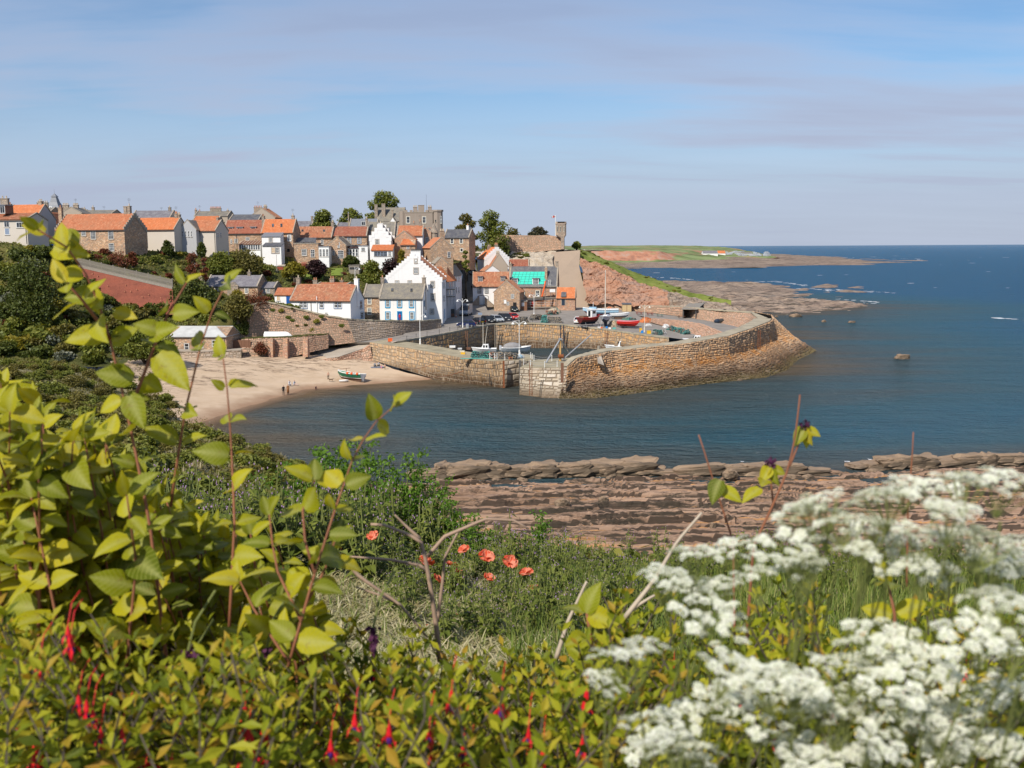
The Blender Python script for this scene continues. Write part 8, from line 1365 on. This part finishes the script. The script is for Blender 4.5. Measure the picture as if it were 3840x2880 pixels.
bulk('dense mass of big yellow-green leaves filling the left edge',17,(-120,420),yl,(1.9,2.3));bulk('second mass of big leaves further back at the left edge',19,(-150,560),lambda x:yl(x)-20,(2.3,2.8));bulk('leafy shrub sloping down from the left mass towards the mown grass',16,(300,900),lambda x:yl(x)+100,(2.0,2.5),(.055,.10));bulk('leafy shrub at the far left edge with the highest leaf tips',18,(-150,260),lambda x:1430+max(0,x)*.5,(2.1,2.6));bulk('leafy shrub in the thick of the left mass, above the fuchsia corner',18,(-60,640),lambda x:1720+max(0,x-200)*.45,(1.8,2.3));bulk('leafy shrub with sunlit tips where the left mass meets the comfrey',16,(420,1010),lambda x:1760+max(0,x-420)*.55,(2.1,2.6),(.055,.10));bulk('loose leafy shrub leaning right from the left mass over the mown grass',15,(560,1180),lambda x:1800+max(0,x-560)*.42,(2.0,2.5),(.055,.095),260);bulk('low shaded leafy shrub under the left mass above the fuchsia',14,(-100,800),lambda x:2000+.35*max(0,x-300),(2.0,2.7),(.06,.10));bulk('low leafy shrub with purple bracts before the mown grass',7,(760,1400),lambda x:2190+(x-760)*.28,(1.75,2.1),(.045,.085),110)
# fuchsia hedge
def small_leaf(b,p,d,L,r):
 d=Vector(d).normalized();s=d.cross(SUN+Vector((r.uniform(-.7,.7),r.uniform(-.7,.7),r.uniform(-.2,.7)))).normalized()*L*.175;n=s.cross(d).normalized()*L*.07;c=r.random();m=p+d*L*.5-Vector((0,0,L*.05));e=p+d*L-Vector((0,0,L*.18));b.add([p,m+s+n,e,m-s+n,m],[(0,1,4),(1,2,4),(4,2,3),(0,4,3)],0,c)
def fuchsia_flower(t,p,s,r):
 f=B();q=p+Vector((0,-.004,-.022));f.tube([p+Vector((.006,.03,.02)),p+Vector((.003,.008,.01)),q],.0008,4);f.lathe([(.003*s,0),(.0055*s,-.012*s),(.008*s,-.022*s),(.005*s,-.03*s)],7,0,.5,q)
 for j in range(4):a=j*1.57+r.random();d=Vector((math.cos(a),math.sin(a),0));c=q+Vector((0,0,-.022*s));f.add([c+d*.006*s,c+d*.016*s+Vector((-d.y,d.x,0))*.005*s+Vector((0,0,-.012*s)),c+d*.02*s+Vector((0,0,-.028*s)),c+d*.016*s-Vector((-d.y,d.x,0))*.005*s+Vector((0,0,-.012*s))],[(0,1,2,3)])
 o=f.build('flower','fuchsia_red',t);v=B();v.lathe([(.005*s,-.024*s),(.0075*s,-.034*s),(.006*s,-.042*s)],7,0,.5,q);v.build('corolla','fuchsia_violet',o);v=B();[v.tube([q+Vector((0,0,-.04*s)),q+Vector((x*.004,y*.004,-.062*s))],.0008,3)for x,y in ((0,0),(1,0),(-1,1))];v.build('stamens','fuchsia_red',o)
def fuchsia(label,x0,x1,nb,seed,ytop,flowers,spots=()):
 r=random.Random(seed);P0=Vector(((x0+x1)/2/F*2-1.02,2.0,23.2));t=thing('fuchsia_bush',label,'shrub',P0);sb=B();lv=[];fl=0
 for i in range(nb):
  px=r.uniform(x0,x1);dp=r.uniform(1.3,2.6);py=max(ytop(px)+r.gauss(20,60),2330 if r.random()<.1 else ytop(px))+(2.6-dp)*330*r.uniform(.4,1);tip=D(px,py,dp);base=Vector((tip.x+r.uniform(-.25,.25),tip.y+r.uniform(-.1,.3),23.0));n=int(max(6,(tip.z-base.z)/.034));pts=[base.lerp(tip,k/n)+Vector((.05*math.sin(k*.5+i),.03*math.cos(k*.4+i),0))*(k/n)for k in range(n+1)];sb.tube([p-P0 for p in pts[n//3::2]+[pts[-1]]],[.0018]*(len(pts[n//3::2]))+[.0009],4)
  for k in range(max(2,n-20),n+1):
   a0=r.uniform(0,6.3)
   for j in range(3):a=a0+j*2.1;d=Vector((math.cos(a),math.sin(a),r.uniform(.1,.9)if k<n-2 else 1.2));lv.append((pts[k]-P0,d,r.uniform(.028,.058)*(1 if k<n-2 else .75)))
  if fl<flowers and dp>1.55 and r.random()<flowers/nb*1.3:
   fl+=1;k=max(1,n-r.randint(1,3));fuchsia_flower(t,pts[k]-P0+Vector((r.uniform(-.05,.05),-.075,-.015)),r.uniform(1.1,1.7),r)
 for x,y in spots:fuchsia_flower(t,D(x,y-40,1.42)-P0,r.uniform(.5,.72),r)
 sb.build('stems','bark',t);lv.sort(key=lambda q:(q[0]+P0-CAM).length)
 for p,d,L in lv[:130]:b=B();small_leaf(b,p,d,L,r);b.build('leaf','small_leaf',t)
 b=B()
 for p,d,L in lv[130:]:small_leaf(b,p,d,L,r)
 o=b.build('leaves','small_leaf',t);o['kind']='stuff'
yt_=lambda x:2250+60*math.sin(x*.004)+(120 if 900<x<2200 else 0)-(120 if x<400 else 0)+(60 if x>2300 else 0)
fuchsia('fuchsia bush with hanging red flowers in the lower left corner',-100,1000,185,1,yt_,12,[(265,2362),(295,2588),(325,2611),(348,2641),(378,2717),(458,2717),(645,2823),(363,2860),(255,2330),(150,2450)]);fuchsia('fuchsia bush with scattered red flowers along the bottom middle',850,2350,230,2,yt_,14,[(1459,2702),(1610,2710),(1739,2763),(1615,2815),(1693,2573),(1330,2664),(1761,2838),(2036,2786),(2183,2753),(1982,2715),(1240,2760),(1880,2600)]);fuchsia('fuchsia bush half hidden by white umbels at the lower right',2150,3950,240,3,lambda x:2260+120*math.sin(x*.01),20)
# cow parsley
def umbellet():
 b=B();r=random.Random(4)
 for i in range(17):
  a=i*2.4;q=(i/17)**.5*.0085;p=Vector((math.cos(a)*q,math.sin(a)*q,.004*(1-(q/.0085)**2)+r.uniform(0,.0015)));s=r.uniform(.0024,.0036);b.add([p]+[p+Vector((math.cos(k)*s*(1 if j%2 else .55),math.sin(k)*s*(1 if j%2 else .55),r.uniform(-.0006,.0012)))for j,k in enumerate([j*.628 for j in range(10)])],[(0,j+1,(j+1)%10+1)for j in range(10)],0,r.random())
 return b.mesh('umbellet','umbel_white')
UMB=umbellet()
def parsley(label,ums,seed,base):
 r=random.Random(seed);P0=base;t=thing('cow_parsley',label,'flower',P0);sb=B();hub=P0+Vector((0,0,.55))
 for (px,py,dp)in ums:
  dp*=.84;c=D(px,py,dp);foot=P0+Vector((r.uniform(-.05,.05),r.uniform(-.05,.05),r.uniform(.0,.2)));sb.tube([foot-P0,(foot.lerp(c,.5)+Vector((r.uniform(-.03,.03),.02,-.02)))-P0,c-Vector((0,0,.035))-P0],[.0022,.0018,.0012],5);um=bpy.data.objects.new('umbel',None);COL.objects.link(um);um.parent=t;um.location=c-P0;um.rotation_euler=(r.uniform(-.2,.45),r.uniform(-.3,.3),r.uniform(0,6));ry=B();R_=r.uniform(.026,.040)
  for k in range(r.randint(9,14)):
   a=k*2.4;q=((k+.5)/14)**.5*R_;e=Vector((math.cos(a)*q,math.sin(a)*q,.008*(1-(q/R_)**2)+r.uniform(-.003,.003)));ry.tube([(0,0,-.035),e],.0006,3);o=link('umbellet',UMB,um);o.location=e;s=r.uniform(.7,1.05);o.scale=(s,s,s);o.rotation_euler=(e.y*-12,e.x*12,r.uniform(0,6))
  ry.build('rays','stem_green',um)
 sb.build('stem','stem_green',t)
G1=[(2600,2085),(2745,2065),(2590,2225),(2720,2205),(2640,2300),(2840,2170),(2500,2170)];G2=[(3010,1925),(3080,1890),(3150,1970),(3060,2035),(2960,2060),(3300,1880),(3400,1835)];G3=[(3500,1840),(3620,1820),(3760,1825),(3560,1930),(3330,2000),(3450,2015),(3570,2045),(3690,2030),(3800,2060),(3220,2090),(3700,2130)]
G4=[(2300,2480),(2390,2455),(2270,2570),(2500,2790),(2620,2820),(2420,2720),(2560,2700)];G5=[(2740,2520),(2860,2555),(2990,2580),(2700,2640),(3060,2640),(3140,2690),(2900,2790),(3020,2830),(3150,2850),(2820,2690)];G6=[(3260,2400),(3380,2420),(3480,2500),(3560,2570),(3650,2400),(3740,2490),(3800,2300),(3350,2600),(3450,2690),(3610,2700),(3750,2620),(3300,2800),(3550,2830),(3750,2810),(3180,2520),(3700,2250),(3830,2420)]
for lab,g,sd,dp in (('cow parsley with white umbels, leftmost of the tall ones against the rocks',G1,1,1.35),('cow parsley with spaced white umbels in the middle of the tall ones',G2,2,1.25),('cow parsley with crowded white umbels, rightmost of the tall ones',G3,3,1.2),('low cow parsley umbels nearest the bottom middle',G4,4,1.15),('low cow parsley umbels between the fuchsia and the right corner',G5,5,1.1),('cow parsley with the densest white umbels in the lower right corner',G6,6,1.1)):
 mx_=sum(q[0]for q in g)/len(g);r=random.Random(sd*5);ums=[]
 for x,y in g:
  ums.append((x,y,dp+r.uniform(-.12,.15)))
  for _q in range(r.choice([0,0,1,1])):ums.append((x+r.uniform(-80,80),y+r.uniform(30,130),dp+r.uniform(-.1,.2)))
 parsley(lab,ums,sd,Vector(((mx_-1920)/F*dp,dp+.1,23.75)))
 # bare and brambly twigs
def twigs(label,lines,Y,rad,mat,name='twig'):
 P0=D(*lines[0][0],Y);t=thing(name,label,'twig',P0)
 for i,l in enumerate(lines):
  pts=[D(x,y,Y+.05*i)-P0 for x,y in l];q=resample(pts,14);b=B();b.tube([p+Vector((noise.noise((k,i,1)),0,noise.noise((k,i,5))))*rad*1.3 for k,p in enumerate(q)],[rad*(1 if i==0 else .7)*(1-.6*k/14)for k in range(14)],6);b.build('branch',mat,t,True)
 return t
twigs('forked bare pinkish twig standing before the mown grass',[[(1650,2480),(1638,2364),(1619,2228),(1595,2092),(1576,2022),(1424,1962),(1390,1966)],[(1603,2087),(1668,2011),(1744,1979),(1820,1946),(1928,1951),(1983,1984)],[(1640,2330),(1660,2180),(1668,2090),(1720,1990)],[(1604,2150),(1580,2120),(1456,2098),(1310,2087)],[(1576,2022),(1520,1970),(1480,1930)]],2.6,.0085,'twig');twigs('long bare twig slanting down to the fuchsia',[[(1234,2038),(1348,2163),(1500,2266),(1603,2391)],[(1500,2266),(1420,2230),(1330,2200)]],2.5,.006,'twig');twigs('straight pale dead stalk in front of the green hedge',[[(2085,2470),(2130,2330),(2200,2180)]],2.4,.0065,'twig_pale');twigs('pale dead stalk leaning right with side twig, in front of the shore rocks',[[(2340,2320),(2450,2180),(2540,2030),(2632,1922)],[(2360,2290),(2440,2240),(2530,2196)]],2.3,.0065,'twig_pale')
twigs('thin bramble stem with red-brown bark left of the purple-headed one',[[(2755,2420),(2750,2030),(2690,1850),(2640,1690),(2620,1630)]],2.2,.0035,'stem_red','bramble');t=twigs('tall bramble stem with purple flower heads against the sea',[[(2800,2400),(2825,2050),(2900,1890),(2960,1750),(2985,1620),(3000,1480)],[(2960,1750),(3005,1640),(3020,1600)],[(2900,1890),(2890,1800),(2885,1745)]],2.1,.0038,'stem_red','bramble');P0=Vector(t.location)
for x,y in ((3018,1590),(2890,1735)):
 c=D(x,y,2.12)-P0;b=B();rq=random.Random(x);[leafquad(b,c+Vector((rq.gauss(0,.005),rq.gauss(0,.005),rq.gauss(0,.005))),.006,rq)for _ in range(34)];b.build('flower_head','bract',t)
 for k in range(5):a=k*1.3;put_leaf(t,c-Vector((0,0,.01)),(math.cos(a),math.sin(a)*.5,-.5-.2*k%2),U(.035,.055))
for x,y in ((2870,1800),(2700,1800),(2850,1830),(2700,1830)):put_leaf(t,D(x,y,2.1)-P0,(U(-1,1),-.3,U(-.6,.4)),.055)
twigs('thin straight bramble shoot at the right against the water',[[(3400,2200),(3405,1900),(3420,1720),(3425,1620)]],2.3,.003,'stem_red','bramble')
for lab,x,y in (('dark purple bract cluster at the left of the mown grass',705,2440),('dark purple bract cluster beside the low shrub',1000,2430),('dark purple drooping bracts before the mown grass',1400,2355),('small purple bract cluster above the fuchsia',700,2550)):
 t=thing('bract_cluster',lab,'flower',D(x,y,1.85));b=B()
 for k in range(60):h_=U(0,1);leafquad(b,Vector((R.gauss(0,.006)*(1.2-h_),R.gauss(0,.006),-.05*h_)),.007,R)
 b.build('bracts','bract',t);b=B();b.tube([(0,0,0),(.01,.02,.05),(.04,.06,.1)],.0025,5);b.build('stalk','stem_green',t)
t=stem_shrub('single large leaf sprig poking up in the bottom middle',[[(2230,2560,2.0),(2220,2420,2.0),(2200,2300,2.0)]],'leafy_shrub',.05,(.075,.105),.005);stem_shrub('dark back-lit sprig against the right-hand grass',[[(3340,2560,1.6),(3360,2330,1.6),(3330,2180,1.6)]],'leafy_shrub',.06,(.05,.075),.004)
# comfrey, lovage, poppies, hay
def comfrey_mesh(seed):
 r=random.Random(seed);b=B()
 for s in range(7):
  a=r.uniform(0,6.3);h=r.uniform(.55,1.0);l=Vector((math.cos(a),math.sin(a),0))*r.uniform(.05,.28);top=l+Vector((0,0,h));b.tube([(0,0,0),l*.6+Vector((0,0,h*.6)),top],[.012,.009,.005],4,1)
  for k in range(9):
   u=.15+.85*k/9;p=Vector((0,0,0)).lerp(l,u)+Vector((0,0,h*u));aa=k*2.4+s;L=r.uniform(.16,.30)*(1.15-.65*u);d=Vector((math.cos(aa),math.sin(aa),r.uniform(.0,.7))).normalized();w=d.cross(Vector((0,0,1))).normalized()*L*.21;m=p+d*L*.45;e=p+d*L-Vector((0,0,L*.35));c=r.random();b.add([p,m+w+Vector((0,0,.012)),e,m-w+Vector((0,0,.012)),m],[(0,1,4),(1,2,4),(4,2,3),(0,4,3)],0,c)
  for k in range(2):b.ball(top+Vector((r.uniform(-.04,.04),r.uniform(-.04,.04),r.uniform(-.05,.02))),(.006,.006,.011),5,4,2)
 return b.mesh('foliage',['comfrey_leaf','stem_green','petal_mauve'])
def lovage_mesh(seed):
 r=random.Random(seed);b=B()
 for s in range(6):
  a=r.uniform(0,6.3);h=r.uniform(.9,1.6);l=Vector((math.cos(a),math.sin(a),0))*r.uniform(.05,.3);b.tube([(0,0,0),l*.5+Vector((0,0,h*.5)),l+Vector((0,0,h))],[.014,.01,.005],4,1)
  for k in range(9):
   u=.25+.75*k/8;p=Vector((0,0,0)).lerp(l,u)+Vector((0,0,h*u));aa=k*2.4+s
   for j in range(26):q=r.random();d=Vector((math.cos(aa),math.sin(aa),.45));leafquad(b,p+d*q*.24*(1.2-.6*u)+Vector((r.gauss(0,.045),r.gauss(0,.045),r.gauss(0,.03))),.03,r,.4)
 return b.mesh('foliage',['lovage_leaf','stem_green'])
COM=[comfrey_mesh(i)for i in range(4)];LOV=[lovage_mesh(i)for i in range(3)]
def plantat(me,name,label,x,y,s,group,sz=None):
 z=gz(x,y)
 if z is None:return
 o=link(name,me);o.location=(x,y,z-.03);o.scale=(s,s,s*(sz or U(.85,1.15)));o.rotation_euler=(0,0,U(0,6.28));tag(o,label,'plant',group)
for i in range(200):
 y=U(10,19.5);lo,hi=500,1500+(15-y)*-25;px=U(lo,2150);x=(px-1920)/F*y
 if px>1550 and y<11.5+(px-1550)*.0:continue
 if px>1750 and y>15:continue
 plantat(R.choice(COM),'comfrey','comfrey plant with mauve bells on the garden edge left of the shore rocks',x,y,U(.85,1.25)if px<1700 else U(.6,.85),'comfrey on the garden edge')
for px,y,s in ((1090,16,1.05),(1190,15.5,1.15),(1260,16.5,1.2),(1330,16,1.15),(1420,15.5,1.1),(1500,15,1.05),(1580,15.5,.95),(1650,15,.9),(1240,14,1.0),(1700,14.5,.8),(1380,14,.9),(1800,14,.75),(960,17,.95),(2010,13,.65)):plantat(R.choice(LOV),'lovage','tall feathery bright green lovage on the garden edge',(px-1920)/F*y,y,s,'lovage on the garden edge')
for i in range(95):y=U(11.5,16.5);px=U(2080,3950);plantat(R.choice(COM),'comfrey','short comfrey plant in the hedge below the shore rocks',(px-1920)/F*y,y,U(.42,.68),'short comfrey below the shore rocks')
def strands(name,n,reg,L,up_,mat,label,w=.004):
 b=B();r=random.Random(n)
 for _ in range(n):
  y=r.uniform(*reg[1])if r.random()<.6 else reg[1][0]+(reg[1][1]-reg[1][0])*r.random()**2;px=r.uniform(*reg[0]);x=(px-1920)/F*y;z=gz(x,y)
  if z is None:continue
  a=r.uniform(0,6.3);e=r.uniform(*up_);l=r.uniform(*L);d=Vector((math.cos(a)*math.cos(e),math.sin(a)*math.cos(e),math.sin(e)))*l;s=Vector((-math.sin(a),math.cos(a),0))*w;p=Vector((x,y,z+r.uniform(0,.03)));m=p+d*.55+Vector((0,0,l*.06));b.add([p-s,p+s,m+s*.8,p+d,m-s*.8],[(0,1,2,4),(4,2,3)],0,r.random())
 tag(b.build(name,mat),label,'grass',None,'stuff')
strands('mown_hay',44000,((-300,2300),(4.2,12.5)),(.12,.34),(-.05,.4),'hay','pale mown hay lying on the garden lawn',.006);strands('grass',22000,((-300,2300),(4.2,16)),(.06,.20),(.4,1.4),'grass_blade','short green grass between the mown hay');strands('grass',30000,((1900,4200),(6,15)),(.10,.30),(.6,1.5),'grass_blade','longer fresh green grass at the right of the garden',.005)
b=B();r=random.Random(8)
for k in range(13):
 a=k*2.0;q=.035 if k<5 else .055;tilt=.9 if k<5 else .35;c=r.random()
 for ring_ in (0,):
  d=Vector((math.cos(a),math.sin(a),0));s=Vector((-d.y,d.x,0));vs=[Vector((0,0,0))]
  for u,w in ((.5,.75),(.85,1.0),(1.0,.7)):
   for v_ in (-1,-.4,.2,.8):vs.append(d*q*u+s*q*w*v_*.8+Vector((0,0,q*u*tilt+r.uniform(-.008,.008))))
  b.add(vs,[(0,1,2),(0,2,3),(0,3,4)]+[(1+i*4+j,5+i*4+j,6+i*4+j,2+i*4+j)for i in range(2)for j in range(3)],0,c)
POP=b.mesh('bloom','poppy_petal')
for i,(px,py)in enumerate([(1741,2063),(1823,2089),(1912,2109),(1833,2167),(1717,2149),(1597,2110),(1692,2120),(1399,2011),(2007,2211),(2034,2238),(2041,2341),(1725,2185),(1975,2150),(1640,2175)]):
 y=9.6;p=D(px,py,y);z=gz(p.x,y+.1)or 21.3;t=thing('poppy',['orange-red poppy','salmon poppy','pale coral poppy'][i%3]+' bloom on a thin stem in the garden','flower',(p.x,y,z),0,'oriental poppies in the garden');o=link('bloom',POP,t);o.location=(0,0,p.z-z);s=U(.95,1.4);o.scale=(s,s,s);o.rotation_euler=(U(.1,.9),U(-.5,.5),U(0,6));b=B();b.tube([(0,.05,0),(.02,.03,(p.z-z)*.6),(0,0,p.z-z)],.005,4);b.build('stem','stem_green',t)
for i in range(110):y=U(7.6,12.2);px=U(1330+(12-y)*40,2500);plantat(R.choice(COM),'poppy_foliage','leafy clump under the poppies',(px-1920)/F*y,y,U(.32,.6),'leafy clumps under the poppies')
b=B();r=random.Random(12)
for _ in range(40):y=r.uniform(6,9);x=(r.uniform(1500,2150)-1920)/F*y;z=gz(x,y);b.add([(x+r.uniform(-.03,.03),y+r.uniform(-.03,.03),z+.03+r.uniform(0,.02))for _k in range(4)],[(0,1,2,3)],0,r.random()*.5)
tag(b.build('fallen_petals','poppy_petal'),'fallen orange poppy petals scattered on the hay','petals',None,'stuff')
p=D(1252,2122,11.5);z=gz(p.x,p.y);t=thing('flower_pot','terracotta pot at the edge of the mown grass','pot',(p.x,p.y,z));b=B();b.lathe([(.07,0),(.10,.2),(.115,.2),(.115,.25),(.095,.25),(.09,.2)],14);b.build('pot','terracotta',t);b=B();b.cyl((0,0,.18),(0,0,.21),.09,None,12);b.build('soil','bark',t)
